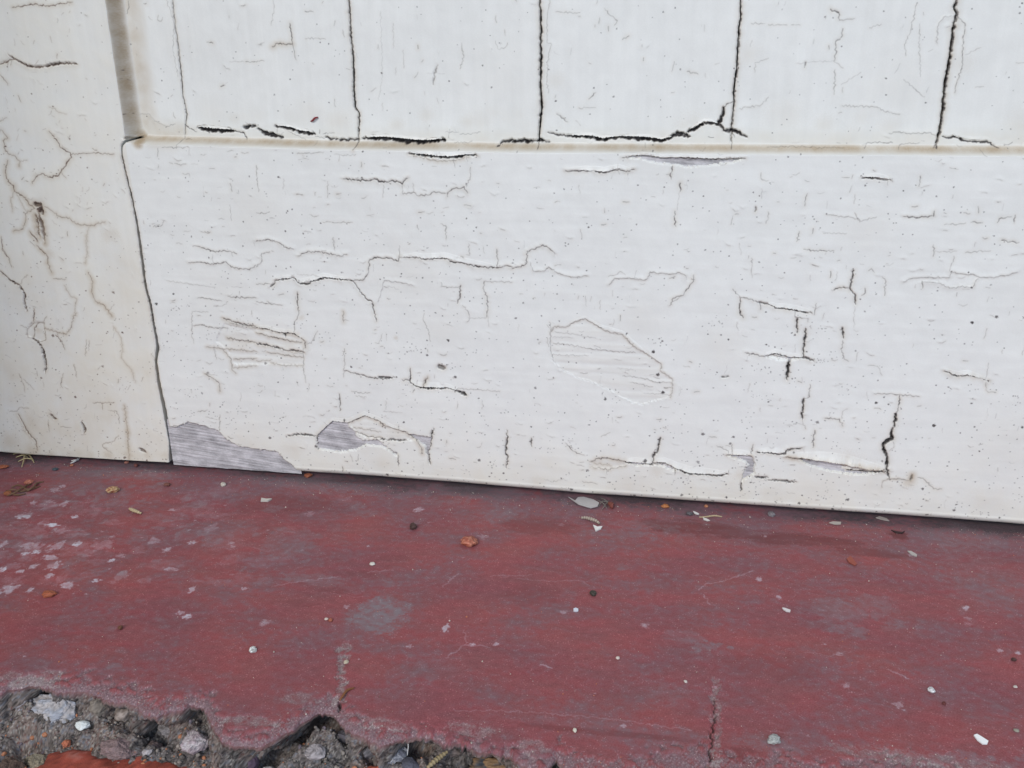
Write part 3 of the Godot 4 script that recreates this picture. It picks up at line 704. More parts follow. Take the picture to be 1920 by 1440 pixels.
	# grime in the joints between the boards
	crack([-164.3, 273.7, -164.6, 268.6, -164.8, 263.5, -165, 255.6, -164.7, 246.9, -165, 238, -165.1, 229.8, -165.7, 221.6, -165, 216.1, -164.7, 210.6, -166.2, 205.9, -167.8, 194.5], 0.52, 0.39, 0.0, 0.25)
	crack([-68.7, 272.4, -68.9, 267.5, -68.7, 262.5, -68.8, 254.9, -68.9, 247.2, -68.5, 239.5, -68.7, 231.6, -69.2, 224.6, -69.1, 215.7, -67, 212.1, -67.5, 206.7, -68.6, 194.8], 0.79, 0.62, 0.0, 0.25)
	crack([28.5, 271.1, 28.6, 266.3, 29, 259.8, 29.3, 252.5, 29.1, 246.7, 29.3, 239.2, 29.1, 231.6, 29.3, 223.1, 29.7, 214.5, 29, 207.5, 28.3, 196], 0.9, 0.72, 0.0, 0.25)
	crack([124.1, 269.8, 124.4, 265.1, 124.9, 258.1, 124.6, 251, 124.7, 243, 125, 235.7, 124.6, 229.1, 124.3, 222.5, 124.9, 219.2, 124.4, 208.3, 124.8, 197.1], 0.77, 0.6, 0.0, 0.25)
	crack([220.3, 268.4, 220.6, 264, 220.3, 260.2, 221.5, 258.7, 221, 253.4, 221.2, 246.4, 221.4, 234.8, 221, 229.2, 221.4, 221.2, 221.7, 214, 221.8, 207.4, 220.7, 198.3], 0.92, 0.74, 0.0, 0.25)
	crack([-200.6, 189.6, -200.2, 182.8, -198.4, 164.4, -197.7, 150.4, -197.7, 134.3, -198, 121.9, -197.9, 114.1, -196.6, 105.2, -196.6, 94.3, -196.2, 79.3, -198.6, 70.2, -198.8, 55.7, -198.1, 44.1, -197.3, 28.1, -196.8, 17.5, -198.5, 3.3], 0.9, 0.5, 0.0, 0.3)
	# small ticks of crazed paint
	for i in 1500:
		var x := rng.randf_range(-335.0, 305.0)
		var y := rng.randf_range(5.0, 285.0)
		var l := 0.5 + 1.5 * pow(rng.randf(), 2.0)
		var a := rng.randf_range(-0.35, 0.35)
		if y > 203.0 and x > -195.0:
			if rng.randf() < 0.6:
				continue
			a = rng.randf_range(-0.3, 0.3) + (PI / 2 if rng.randf() < 0.6 else rng.randf_range(-0.8, 0.8))
		elif x < -198.0:
			a = rng.randf_range(-1.6, 1.6)
		elif rng.randf() < 0.22:
			a = PI / 2 + rng.randf_range(-0.25, 0.25)
			l *= 1.5
		var d := Vector2(cos(a), sin(a)) * l
		var sag := Vector2(-d.y, d.x) * rng.randf_range(-0.55, 0.25) * (1.0 if d.x > 0 else -1.0)
		var k := rng.randf_range(0.10, 0.36)
		if rng.randf() < 0.12:
			k = 0.55
		crack([x - d.x, y - d.y, x + sag.x * 0.5, y + sag.y, x + d.x, y + d.y], rng.randf_range(0.10, 0.20), k, 0.14 if rng.randf() < 0.4 else 0.0)
	# fly specks and splashed grit, most of them low on the rail
	for i in 2600:
		var x := rng.randf_range(-330.0, 305.0)
		var y := 5.0 + 190.0 * pow(rng.randf(), 1.5) if rng.randf() < 0.85 else rng.randf_range(195.0, 288.0)
		var r := 0.12 + 0.26 * pow(rng.randf(), 3.0)
		if rng.randf() < 0.05 and y < 120.0:
			r = rng.randf_range(0.5, 0.85)
		blot(x, y, r, rng.randf_range(0.35, 0.85), 0.0)
	for i in 60:   # clusters
		var cx := rng.randf_range(-320.0, 300.0)
		var cy := rng.randf_range(8.0, 110.0)
		for j in rng.randi_range(4, 12):
			blot(cx + rng.randfn() * 3.0, cy + rng.randfn() * 2.2, rng.randf_range(0.1, 0.25), rng.randf_range(0.3, 0.7), 0.0)
	# stains: rust at the nail, yellowing at the foot of the door; dirt with painted shade along the mouldings
	blot(-256.7, 158.6, 3.2, 0.0, 0.9)
	blot(-256.5, 159.5, 1.6, 0.75, 0.6)
	blot(-256.9, 151, 3, 0.0, 0.7)
	blot(-257.1, 140.2, 3.5, 0.0, 0.45)
	blot(-257.9, 129.3, 4, 0.0, 0.3)
	blot(-258.5, 163.1, 1, 0.5, 0.5)
	blot(-272.8, 86.5, 4.5, 0.0, 0.35)
	blot(-256.3, 134, 6, 0.0, 0.3)
	blot(-225.3, 16.6, 5, 0.0, 0.35)
	blot(-227.2, 9.2, 4, 0.0, 0.4)
	blot(-293, 6.3, 12, 0.0, 0.35)
	blot(-307, 10.9, 14, 0.0, 0.3)
	blot(-259.6, 6.9, 10, 0.0, 0.2)
	blot(-288.8, 26.7, 12, 0.0, 0.2)
	blot(-298.6, 58, 14, 0.0, 0.15)
	blot(-215.5, 146, 8, 0.0, 0.2)
	blot(-224.6, 103.4, 8, 0.0, 0.15)
	band([-194.9, 292, -194.9, 215, -194.4, 203, -192, 199.5, -190, 197], 4.6, 0.8, -196.9)  # dirt in the stile cove, with its shade painted into the same beige
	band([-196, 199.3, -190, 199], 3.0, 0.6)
	band([-189, 292, -189, 215, -188, 206, -182, 201.5, -170, 200.5], 10, 0.34)  # shade fading out from the cove onto the planks, painted in beige
	band([-190, 198.8, -80, 197, 16, 196.8, 142, 197.6, 310, 198.6], 2.6, 0.66)  # dirt above the rail edge, deepened with painted shade
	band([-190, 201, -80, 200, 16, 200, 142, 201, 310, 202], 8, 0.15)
	blot(-192.4, 208, 7, 0.0, 0.3)
	blot(-186.1, 203.8, 7, 0.0, 0.25)
	blot(-189.5, 19.1, 5, 0.0, 0.2)
	blot(-86.3, 36.5, 9, 0.0, 0.25)
	blot(-54, 35.3, 9, 0.0, 0.22)
	blot(-143.6, 86.1, 12, 0.0, 0.22)
	blot(-114.6, 84.3, 9, 0.0, 0.22)
	blot(197.8, 33.5, 12, 0.0, 0.2)
	blot(211.7, 31.4, 9, 0.0, 0.22)
	blot(142.8, 23, 7, 0.0, 0.2)
	blot(96.4, 22.7, 8, 0.0, 0.2)
	blot(228.9, 24.9, 6, 0.0, 0.4)
	blot(197.3, 38.2, 3, 0.0, 0.2)
	blot(-105, 102.2, 3, 0.0, 0.25)
	blot(-50.4, 92.8, 2.2, 0.0, 0.35)
	blot(226.3, 236.3, 9, 0.0, 0.12)
	blot(36.3, 229.1, 8, 0.0, 0.1)
	blot(129.1, 241.3, 10, 0.0, 0.1)
	blot(64.3, -1.7, 3, 0.0, 0.2)
	blot(-293.5, 3.7, 6, 0.0, 0.3)
	blot(-279.9, 4.7, 6, 0.0, 0.3)
	blot(-266.4, 5.7, 6, 0.0, 0.3)
	blot(-253, 6.6, 6, 0.0, 0.3)
	blot(-239.8, 7.6, 6, 0.0, 0.3)
	blot(-226.6, 8.5, 6, 0.0, 0.3)
	blot(-213.6, 9.5, 6, 0.0, 0.3)
	blot(-200.6, 10.4, 6, 0.0, 0.3)
	blot(-115.4, 6, 3, 0.0, 0.22)
	blot(-91.9, 5.9, 3, 0.0, 0.22)
	blot(-68.7, 5.8, 3, 0.0, 0.22)
	blot(-45.8, 5.7, 3, 0.0, 0.22)
	blot(-23.3, 5.6, 3, 0.0, 0.22)
	blot(-1, 5.5, 3, 0.0, 0.22)
	blot(21, 5.4, 3, 0.0, 0.22)
	blot(42.7, 5.3, 3, 0.0, 0.22)
	blot(64.1, 5.2, 3, 0.0, 0.22)
	blot(85.3, 5.1, 3, 0.0, 0.22)
	blot(106.1, 5, 3, 0.0, 0.22)
	blot(126.8, 4.9, 3, 0.0, 0.22)
	blot(147.1, 4.8, 3, 0.0, 0.22)
	blot(167.2, 4.7, 3, 0.0, 0.22)
	blot(187.1, 4.7, 3, 0.0, 0.22)
	blot(206.7, 4.6, 3, 0.0, 0.22)
	blot(226.1, 4.5, 3, 0.0, 0.22)
	blot(245.2, 4.4, 3, 0.0, 0.22)
	blot(264.1, 4.3, 3, 0.0, 0.22)
	blot(282.8, 4.2, 3, 0.0, 0.22)
	for i in 40:
		blot(rng.randf_range(-335.0, -203.0), 3.0 + 130.0 * pow(rng.randf(), 1.6), rng.randf_range(12.0, 38.0), 0.0, rng.randf_range(0.04, 0.13))
	for i in 26:
		blot(rng.randf_range(-335.0, 300.0), rng.randf_range(20.0, 280.0), rng.randf_range(14.0, 40.0), 0.0, rng.randf_range(0.03, 0.08))
	for i in 34:
		blot(rng.randf_range(-200.0, 300.0), rng.randf_range(3.0, 24.0), rng.randf_range(8.0, 26.0), 0.0, rng.randf_range(0.05, 0.13))
	for i in 30:
		blot(rng.randf_range(-185.0, 300.0), rng.randf_range(202.0, 214.0), rng.randf_range(6.0, 16.0), 0.0, rng.randf_range(0.05, 0.15))

func finish_door_maps():
	var grain := field(DW, DH, 5, 0.05, 14.0, 1.0, 4)          # along the rail
	var upright := field(DW, DH, 6, 0.05, 1.0, 14.0, 4)        # up the planks
	var soft := field(DW, DH, 8, 0.012, 2.0, 2.0, 3)
	var mott := field(DW, DH, 9, 0.03, 1.0, 1.0, 5)
	var fine := field(DW, DH, 10, 0.35, 1.0, 1.0, 2)
	door_h.resize(DW * DH)
	var bytes := PackedByteArray()
	bytes.resize(DW * DH * 3)
	var joint_x := int((-198.0 - DX0) * DS)
	var top_y := int((DY1 - 200.0) * DS)
	for y in DH:
		var row := y * DW
		for x in DW:
			var i := row + x
			var g := 0.0
			var along := x > joint_x and y > top_y
			if along:
				g = (grain[i] - 128) / 128.0
			else:
				g = (upright[i] - 128) / 128.0
			var f := (fine[i] - 128) / 128.0
			var s := (soft[i] - 128) / 128.0
			var m := (mott[i] - 128) / 128.0
			var o := old[i]
			var h := 0.05 * g + 0.30 * s + 0.07 * m + 0.012 * f + lift_map[i] + cut_map[i]
			if o > 0.0:
				h += 0.16 * g
			door_h[i] = h
			var c := 1.0 + 0.012 * m + 0.012 * g + 0.012 * f + 0.01 * s
			var r := 221.0 * c
			var gr := 222.0 * c
			var b := 218.0 * c
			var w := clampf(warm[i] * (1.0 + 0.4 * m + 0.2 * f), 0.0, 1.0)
			var yy := DY1 - y / DS
			var aged := 0.0        # the older, yellowed coat of the stile and the splashed foot of the door
			if x < joint_x + 3:
				aged = 0.10 + 0.08 * clampf(1.0 - yy / 150.0, 0.0, 1.0)
			aged = maxf(aged, 0.20 * exp(-yy / 22.0)) * (1.0 + 0.6 * s + 0.3 * m)
			aged = clampf(aged * 3.2, 0.0, 1.0)
			r += (212.0 - r) * aged
			gr += (206.0 - gr) * aged
			b += (190.0 - b) * aged
			if o > 0.0:
				w = maxf(w, 0.05 + 0.06 * g)
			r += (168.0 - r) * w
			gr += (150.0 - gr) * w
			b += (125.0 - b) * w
			var d := clampf(dirt[i] * (1.0 + 0.25 * f), 0.0, 1.0)
			if x < joint_x - 4:
				r += (58.0 - r) * d
				gr += (40.0 - gr) * d
				b += (32.0 - b) * d
			else:
				r += (40.0 - r) * d
				gr += (36.0 - gr) * d
				b += (36.0 - b) * d
			bytes[i * 3] = int(clampf(r, 0, 255))
			bytes[i * 3 + 1] = int(clampf(gr, 0, 255))
			bytes[i * 3 + 2] = int(clampf(b, 0, 255))
	var im := Image.create_from_data(DW, DH, false, Image.FORMAT_RGB8, bytes)
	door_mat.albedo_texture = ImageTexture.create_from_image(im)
	lift_map.clear()
	cut_map.clear()
	dirt.clear()
	warm.clear()
	old.clear()

func sample(m: PackedFloat32Array, w: int, h: int, x: float, y: float) -> float:
	var fx := clampf(x, 0.0, w - 1.01)
	var fy := clampf(y, 0.0, h - 1.01)
	var ix := int(fx)
	var iy := int(fy)
	fx -= ix
	fy -= iy
	var i := iy * w + ix
	return (m[i] * (1.0 - fx) + m[i + 1] * fx) * (1.0 - fy) + (m[i + w] * (1.0 - fx) + m[i + w + 1] * fx) * fy

# ---------------------------------------------------------------- helpers for meshes
func numbered(called: String) -> String:
	var n: int = taken.get(called, 0)
	taken[called] = n + 1
	return called if n == 0 else "%s_%03d" % [called, n]

func put(called: String, mesh: Mesh, mat: Material, parent: Node = self) -> MeshInstance3D:
	var o := MeshInstance3D.new()
	o.name = numbered(called) if parent == self else called
	o.mesh = mesh
	if mat:
		o.material_override = mat
	parent.add_child(o, true)
	if parent != self:
		var key := "%d/%s" % [parent.get_instance_id(), called]
		var n: int = taken.get(key, 0)
		taken[key] = n + 1
		if n > 0:
			o.name = "%s_%03d" % [called, n]
	return o

func tag(o: Node, label: String, category: String, group := ""):
	o.set_meta("label", label)
	o.set_meta("category", category)
	var alike: Dictionary = {"brick_crumb": "orange brick crumbs on the red step", "pebble": "small pale pebbles on the red step", "white_chip": "white chips lying on the red step", "soil_crumb": "dark soil crumbs on the red step", "seed_husk": "dry husks near the door", "white_splinter": "white splinters at the door foot", "stone_chip": "flat stone chips near the door", "wood_splinter": "pale wood splinters at the door foot", "straw": "bits of straw on and below the step", "pale_fibre": "pale fibres around the step"}
	var stem := String(o.name).rstrip("0123456789").rstrip("_")
	if group == "" and alike.has(stem):
		group = alike[stem]
	if group:
		o.set_meta("group", group)

func thing(called: String, label: String, category: String, at := Vector3.ZERO, group := "") -> Node3D:
	var o := Node3D.new()
	o.name = numbered(called)
	add_child(o, true)
	o.position = at
	tag(o, label, category, group)
	return o

func lookup(line: PackedVector2Array, t: float) -> float:   # y at x = t of a line of (x, y) points with rising x
	var n := line.size()
	if t <= line[0].x:
		return line[0].y
	for i in n - 1:
		if t <= line[i + 1].x:
			var a := line[i]
			var b := line[i + 1]
			return lerpf(a.y, b.y, (t - a.x) / maxf(b.x - a.x, 0.0001))
	return line[n - 1].y

func grid_arrays(pos: PackedVector3Array, uv: PackedVector2Array, nu: int, nv: int, flip: bool) -> Array:
	# nu + 1 columns, nv + 1 rows; normals from the grid itself
	var nrm := PackedVector3Array()
	nrm.resize(pos.size())
	var w := nu + 1
	var sg := -1.0 if flip else 1.0
	for j in nv + 1:
		var ja := maxi(j - 1, 0) * w
		var jb := mini(j + 1, nv) * w
		for i in w:
			var du := pos[j * w + mini(i + 1, nu)] - pos[j * w + maxi(i - 1, 0)]
			var dv := pos[jb + i] - pos[ja + i]
			nrm[j * w + i] = du.cross(dv).normalized() * sg
	var idx := PackedInt32Array()
	idx.resize(nu * nv * 6)
	var k := 0
	for j in nv:
		for i in nu:
			var a := j * w + i
			var b := a + 1
			var c := a + w
			var d := c + 1
			if flip:
				idx[k] = a; idx[k + 1] = b; idx[k + 2] = c; idx[k + 3] = b; idx[k + 4] = d; idx[k + 5] = c
			else:
				idx[k] = a; idx[k + 1] = c; idx[k + 2] = b; idx[k + 3] = b; idx[k + 4] = c; idx[k + 5] = d
			k += 6
	var arr := []
	arr.resize(Mesh.ARRAY_MAX)
	arr[Mesh.ARRAY_VERTEX] = pos
	arr[Mesh.ARRAY_NORMAL] = nrm
	arr[Mesh.ARRAY_TEX_UV] = uv
	arr[Mesh.ARRAY_INDEX] = idx
	return arr

func quad(st: SurfaceTool, a: Vector3, b: Vector3, c: Vector3, d: Vector3):   # a b c d run clockwise as seen from the front
	for v in [a, b, c, a, c, d]:
		st.add_vertex(v)

func box(st: SurfaceTool, lo: Vector3, hi: Vector3, bevel := 0.002):
	var m := BoxMesh.new()
	m.size = hi - lo
	st.append_from(m, 0, Transform3D(Basis(), (lo + hi) / 2))

# ---------------------------------------------------------------- the door
func cove(t: float) -> float:   # a steep fillet at the arris that runs out into the panel
	if t <= 0.0:
		return 0.0
	var q := 1.0 - clampf(t, 0.0, 1.0)
	return -10.2 * (1.0 - q * q * q) * clampf(t / 0.06, 0.0, 1.0) - 0.5 * clampf(t - 1.0, 0.0, 1.0)

func base_z(kind: int, x: float, y: float) -> float:
	if kind == 0:      # stile: a chamfer towards the planks, above the rail
		var z := cove((x + 196.6) / 7.2) if y > 196.0 else 0.0
		var dl := y - 3.2
		if dl < 1.5:
			z -= 1.5 - sqrt(maxf(0.0, 2.25 - (1.5 - dl) * (1.5 - dl)))
		return z
	if kind == 1:      # rail: a chamfer at the top, a rounded lip at the foot
		var top := lookup(rail_edge, x)
		var z := cove((y - top + 0.3) / 5.4)
		var dl := y - lookup(rail_foot, x)
		if dl < 4.0:
			var q := clampf(4.0 - dl, 0.0, 3.99)
			z -= 4.0 - sqrt(16.0 - q * q)
			z += 0.25 * exp(-pow((dl - 4.5) / 2.5, 2.0))
		return z
	return -10.0        # planks, set back

var rail_edge := PackedVector2Array()
var rail_foot := PackedVector2Array()

func board(called: String, parent: Node, kind: int, left: PackedVector2Array, right: PackedVector2Array, foot: PackedVector2Array, head: PackedVector2Array, pitch := 0.55) -> MeshInstance3D:
	# left and right: (y, x) points; foot and head: (x, y) points
	var ymid := (foot[0].y + head[0].y) / 2
	var width := lookup(right, ymid) - lookup(left, ymid)
	var height := head[0].y - foot[0].y
	var nu := maxi(4, int(width / pitch))
	var nv := maxi(4, int(height / pitch))
	var pos := PackedVector3Array()
	var uv := PackedVector2Array()
	pos.resize((nu + 1) * (nv + 1))
	uv.resize((nu + 1) * (nv + 1))
	var k := 0
	for j in nv + 1:
		var t := float(j) / nv
		var y0 := lerpf(foot[0].y, head[0].y, t)
		var xl := lookup(left, y0) + gap_wave(y0, 11.0)
		var xr := lookup(right, y0) + gap_wave(y0, 57.0)
		for i in nu + 1:
			var x := lerpf(xl, xr, float(i) / nu)
			var y := lerpf(lookup(foot, x), lookup(head, x), t)
			var tx := (x - DX0) * DS
			var ty := (DY1 - y) * DS
			var z := base_z(kind, x, y) + sample(door_h, DW, DH, tx, ty)
			var e := minf(x - xl, xr - x)      # the arris of each board is worn round
			if e < 0.7:
				z -= 0.45 * (1.0 - e / 0.7) * (1.0 - e / 0.7)
			pos[k] = Vector3(x, y, z) * MM
			uv[k] = Vector2(tx / DW, ty / DH)
			k += 1
	var mesh := ArrayMesh.new()
	mesh.add_surface_from_arrays(Mesh.PRIMITIVE_TRIANGLES, grid_arrays(pos, uv, nu, nv, false))
	mesh.surface_set_material(0, door_mat)
	# the sides of the board
	var st := SurfaceTool.new()
	st.begin(Mesh.PRIMITIVE_TRIANGLES)
	var w := nu + 1
	var back := Vector3(0, 0, -0.012)
	for j in nv:
		var a := j * w
		side_quad(st, pos, uv, a, a + w, back, Vector3.LEFT)
		side_quad(st, pos, uv, a + w + nu, a + nu, back, Vector3.RIGHT)
	for i in nu:
		side_quad(st, pos, uv, i + 1, i, back, Vector3.DOWN)
		if kind == 1:
			side_quad(st, pos, uv, nv * w + i, nv * w + i + 1, back, Vector3.UP)
	st.commit(mesh)
	mesh.surface_set_material(1, door_mat)
	if kind != 1:    # the same board going on upwards
		var up := SurfaceTool.new()
		up.begin(Mesh.PRIMITIVE_TRIANGLES)
		var zb := 0.0 if kind == 0 else -0.010
		box(up, Vector3(pos[nv * w].x, pos[nv * w].y, zb - 0.012), Vector3(minf(pos[nv * w + nu].x, pos[nv * w + nu].x - (0.0066 if kind == 0 else 0.0)), 1.9, zb))
		up.commit(mesh)
		mesh.surface_set_material(2, aged_paint if kind == 0 else plain_paint)
	return put(called, mesh, null, parent)

func gap_wave(y: float, at: float) -> float:
	return 0.20 * jit.get_noise_2d(y * 0.3, at) + 0.06 * jit.get_noise_2d(y * 1.3, at + 30.0)

func flap(p: Array, deep: float, lift: float, parent: Node, z0: float, clear := 0.42, dir := 1.0):
	# a lifted edge of the paint film: fast at the back, standing off the wood along the crack
	var pts := PackedVector2Array()
	var cv := Curve2D.new()
	for i in range(0, p.size(), 2):
		cv.add_point(Vector2(p[i], p[i + 1]))
	var len := cv.get_baked_length()
	var n := maxi(10, int(len / 0.45))
	var na := 7
	var pos := PackedVector3Array()
	var uv := PackedVector2Array()
	for j in na + 1:
		var s := float(j) / na
		for i in n + 1:
			var e := float(i) / n
			var c := cv.sample_baked(len * e)
			var env := pow(sin(PI * clampf(e, 0.0, 1.0)), 0.6)
			var ragged := 0.35 * jit.get_noise_2d(c.x * 1.3, c.y * 1.3 + 70.0) + 0.25 * jit.get_noise_2d(c.x * 3.0, c.y * 3.0)
			var y := c.y + dir * (s * deep * (0.35 + 0.65 * env) + (clear + ragged) * (1.0 - s))
			var tx := (c.x - DX0) * DS
			var ty := (DY1 - (y + dir * 0.9 * (1.0 - s))) * DS
			var h := sample(door_h, DW, DH, tx, ty)
			var z := z0 + maxf(h, -0.3) + 0.5 * lift * env * pow(1.0 - s, 1.7) * (0.75 + 0.8 * jit.get_noise_2d(c.x * 0.25, 88.0)) + (0.05 if j < na else -0.12)
			pos.append(Vector3(c.x, y, z) * MM)
			uv.append(Vector2(tx / DW, ty / DH))
	var mesh := ArrayMesh.new()
	mesh.add_surface_from_arrays(Mesh.PRIMITIVE_TRIANGLES, grid_arrays(pos, uv, n, na, dir < 0.0))
	mesh.surface_set_material(0, door_mat)
	var st := SurfaceTool.new()      # the thickness of the film and its underside
	st.begin(Mesh.PRIMITIVE_TRIANGLES)
	var back := Vector3(0, 0, -0.00028)
	var down := Vector3.DOWN * dir
	for i in n:
		if dir > 0.0:
			side_quad(st, pos, uv, i + 1, i, back, down)
		else:
			side_quad(st, pos, uv, i, i + 1, back, down)
	st.commit(mesh)
	mesh.surface_set_material(1, film_mat)
	put("paint_flake", mesh, null, parent)

func side_quad(st: SurfaceTool, pos: PackedVector3Array, uv: PackedVector2Array, i: int, j: int, back: Vector3, n: Vector3):
	var a := pos[i]
	var b := pos[j]
	for q in [[a, i], [a + back, i], [b + back, j], [a, i], [b + back, j], [b, j]]:
		st.set_normal(n)
		st.set_uv(uv[q[1]])
		st.add_vertex(q[0])

func shifted(line: PackedVector2Array, by: PackedFloat32Array, sign: float) -> PackedVector2Array:
	var o := PackedVector2Array()
	for i in line.size():
		o.append(line[i] + Vector2(0, by[i] * sign))
	return o

func v2(p: Array) -> PackedVector2Array:
	var o := PackedVector2Array()
	for i in range(0, p.size(), 2):
		o.append(Vector2(p[i], p[i + 1]))
	return o

func bare_wood(p: Array, parent: Node, label := ""):   # grey weathered wood showing where the coat is off
	var lo := Vector2(1e9, 1e9)
	var hi := -lo
	for i in range(0, p.size(), 2):
		lo = lo.min(Vector2(p[i], p[i + 1]))
		hi = hi.max(Vector2(p[i], p[i + 1]))
	lo -= Vector2(1.2, 1.2)
	hi += Vector2(1.2, 1.2)
	lo.y = maxf(lo.y, 3.0)
	lo.x = maxf(lo.x, -197.6) if lo.x > -210.0 else lo.x
	var nu := int((hi.x - lo.x) / 0.5)
	var nv := int((hi.y - lo.y) / 0.4)
	var pos := PackedVector3Array()
	var uv := PackedVector2Array()
	var col := PackedColorArray()
	for j in nv + 1:
		for i in nu + 1:
			var x := lerpf(lo.x, hi.x, float(i) / nu)
			var y := lerpf(lo.y, hi.y, float(j) / nv)
			var g := jit.get_noise_2d(x * 0.035 + 40.0, (y + x * 0.09) * 1.2)
			var f := jit.get_noise_2d(x * 1.1, y * 5.0 + 200.0)
			var z := -1.15 + 0.22 * g + 0.05 * f
			if y < 6.0:
				z -= 0.5 * (6.0 - y) * 0.3
			pos.append(Vector3(x, y, z) * MM)
			uv.append(Vector2(x, y))
			var v := clampf(0.43 + 0.15 * g + 0.08 * f + 0.12 * jit.get_noise_2d(x * 0.12, y * 0.2 + 70.0), 0.06, 0.7)
			col.append(Color(v * 1.0, v * 0.965, v * 0.985))
	var arr := grid_arrays(pos, uv, nu, nv, false)
	arr[Mesh.ARRAY_COLOR] = col
	var mesh := ArrayMesh.new()
	mesh.add_surface_from_arrays(Mesh.PRIMITIVE_TRIANGLES, arr)
	var o := put("bare_wood", mesh, wood_mat, parent)
	if label:
		o.set_meta("label", label)

func build_door():
	var door := thing("door", "white painted plank door with cracked, peeling paint above the red step", "door")
	rail_edge = v2([-195.5, 197.4, -186.2, 196.6, -80.3, 195.1, 16.1, 194.9, 142.2, 195.7, 266.9, 196.5])
	rail_foot = v2([-210, 4.9, -199.3, 5.1, -156.7, 4, -115.5, 4.2, -68.8, 4.6, -13.7, 4.4, 58.1, 3.3, 118.1, 3.5, 175.9, 3.7, 231.7, 3.9, 293.5, 3.8, 400, 3.8])
	var stile_foot := v2([-400, 3.3, -323.9, 3, -316.2, 3.2, -256.4, 4.2, -199.3, 5.1, -190, 5.1])
	var joint := v2([3.3, -198.5, 17.5, -196.8, 28.1, -197.3, 44.1, -198.1, 55.7, -198.8, 70.2, -198.6, 79.3, -196.2, 94.3, -196.6, 105.2, -196.6, 114.1, -197.9, 121.9, -198, 134.3, -197.7, 150.4, -197.7, 164.4, -198.4, 182.8, -200.2, 189.6, -200.6, 195.1, -199.7, 197.1, -197.8, 198.5, -193.8, 199.4, -189.9])
	var joint_w := PackedFloat32Array([2.67, 2.67, 2.67, 2.38, 2.08, 1.49, 1.78, 1.19, 1.34, 1.49, 1.49, 1.63, 1.19, 0.89, 0.74, 0.74, 0.89, 1.19, 1.19, 0.59])
	var top := v2([-400, 288.0, 400, 288.0])
	var stile_right := shifted(joint, joint_w, -0.5)
	stile_right.append_array(v2([200.2, -191.0, 203.0, -189.0, 205.5, -188.6, 290.0, -188.6]))
	var rail_left := shifted(joint, joint_w, 0.5)
	board("stile", door, 0, v2([0, -334.0, 290, -334.0]), stile_right, stile_foot, top)
	var rail := board("bottom_rail", door, 1, rail_left, v2([0, 309.0, 300, 309.0]), rail_foot, shifted_y(rail_edge, 4.0))
	var seams := [[194.5, -167.8, 205.9, -166.2, 210.6, -164.7, 216.1, -165, 221.6, -165.7, 229.8, -165.1, 238, -165, 246.9, -164.7, 255.6, -165, 263.5, -164.8, 268.6, -164.6, 273.7, -164.3], [194.8, -68.6, 206.7, -67.5, 212.1, -67, 215.7, -69.1, 224.6, -69.2, 231.6, -68.7, 239.5, -68.5, 247.2, -68.9, 254.9, -68.8, 262.5, -68.7, 267.5, -68.9, 272.4, -68.7], [196, 28.3, 207.5, 29, 214.5, 29.7, 223.1, 29.3, 231.6, 29.1, 239.2, 29.3, 246.7, 29.1, 252.5, 29.3, 259.8, 29, 266.3, 28.6, 271.1, 28.5], [197.1, 124.8, 208.3, 124.4, 219.2, 124.9, 222.5, 124.3, 229.1, 124.6, 235.7, 125, 243, 124.7, 251, 124.6, 258.1, 124.9, 265.1, 124.4, 269.8, 124.1], [198.3, 220.7, 207.4, 221.8, 214, 221.7, 221.2, 221.4, 229.2, 221, 234.8, 221.4, 246.4, 221.2, 253.4, 221, 258.7, 221.5, 260.2, 220.3, 264, 220.6, 268.4, 220.3]]
	var widths := [[0.06, 0.21, 0.29, 0.13, 0.45, 0.45, 0.21, 0.13, 0.13, 0.06, 0.06, 0.06], [0.21, 0.29, 0.37, 0.53, 0.92, 0.92, 0.68, 0.29, 0.29, 0.37, 0.37, 0.37], [0.68, 0.84, 0.76, 0.68, 0.6, 0.6, 0.53, 0.45, 0.37, 0.45, 0.45], [0.05, 0.05, 0.37, 0.68, 0.68, 0.6, 0.53, 0.53, 0.53, 0.53, 0.53], [0.21, 0.84, 1, 0.92, 0.84, 0.6, 0.53, 0.37, 0.37, 0.53, 0.53, 0.53]]
	var planks := []
	var plank: MeshInstance3D
	var left := v2([190, -193.5, 290, -193.5])
	var plank_foot := v2([-400, 198.6, 400, 198.6])
	for i in seams.size() + 1:
		var right := v2([190, 309.0, 290, 309.0])
		if i < seams.size():
			right = shifted(v2(seams[i]), PackedFloat32Array(widths[i]), -0.5)
		plank = board("plank", door, 2, left, right, plank_foot, top)
		planks.append(plank)
		if i < seams.size():
			left = shifted(v2(seams[i]), PackedFloat32Array(widths[i]), 0.5)
	# bare wood in the peeled spots of the rail
	bare_wood([-196.1, 29.2, -193.4, 28.3, -187.9, 30.5, -183.1, 32.5, -175, 31.3, -165, 28.5, -160.2, 23.6, -152.5, 18.8, -141.3, 17.9, -127.8, 17.4, -124.9, 13.1, -119.5, 8.9, -115.5, 4.2, -156.8, 2.9, -198.1, 3.4], rail, "bare grey wood where the paint has flaked off at the lower left corner of the rail")
	bare_wood([-101.6, 29.8, -95.6, 35.9, -91.5, 39.5, -82.3, 39, -82, 36.2, -78.3, 34.2, -78, 30.3, -73.8, 28.3, -64, 29.5, -61, 26.3, -58.9, 24.8, -52.6, 21.2, -53.8, 20, -61, 25.2, -71.8, 26.1, -78.6, 22.2, -87.5, 20.2, -102.3, 21.1], rail)
	bare_wood([-45.6, 34.2, -32.4, 32.8, -33.6, 27.7, -34.9, 21.9, -36.3, 27.5, -41.4, 31.6], rail, "bare wood under the gaping split beside the peeled patch")
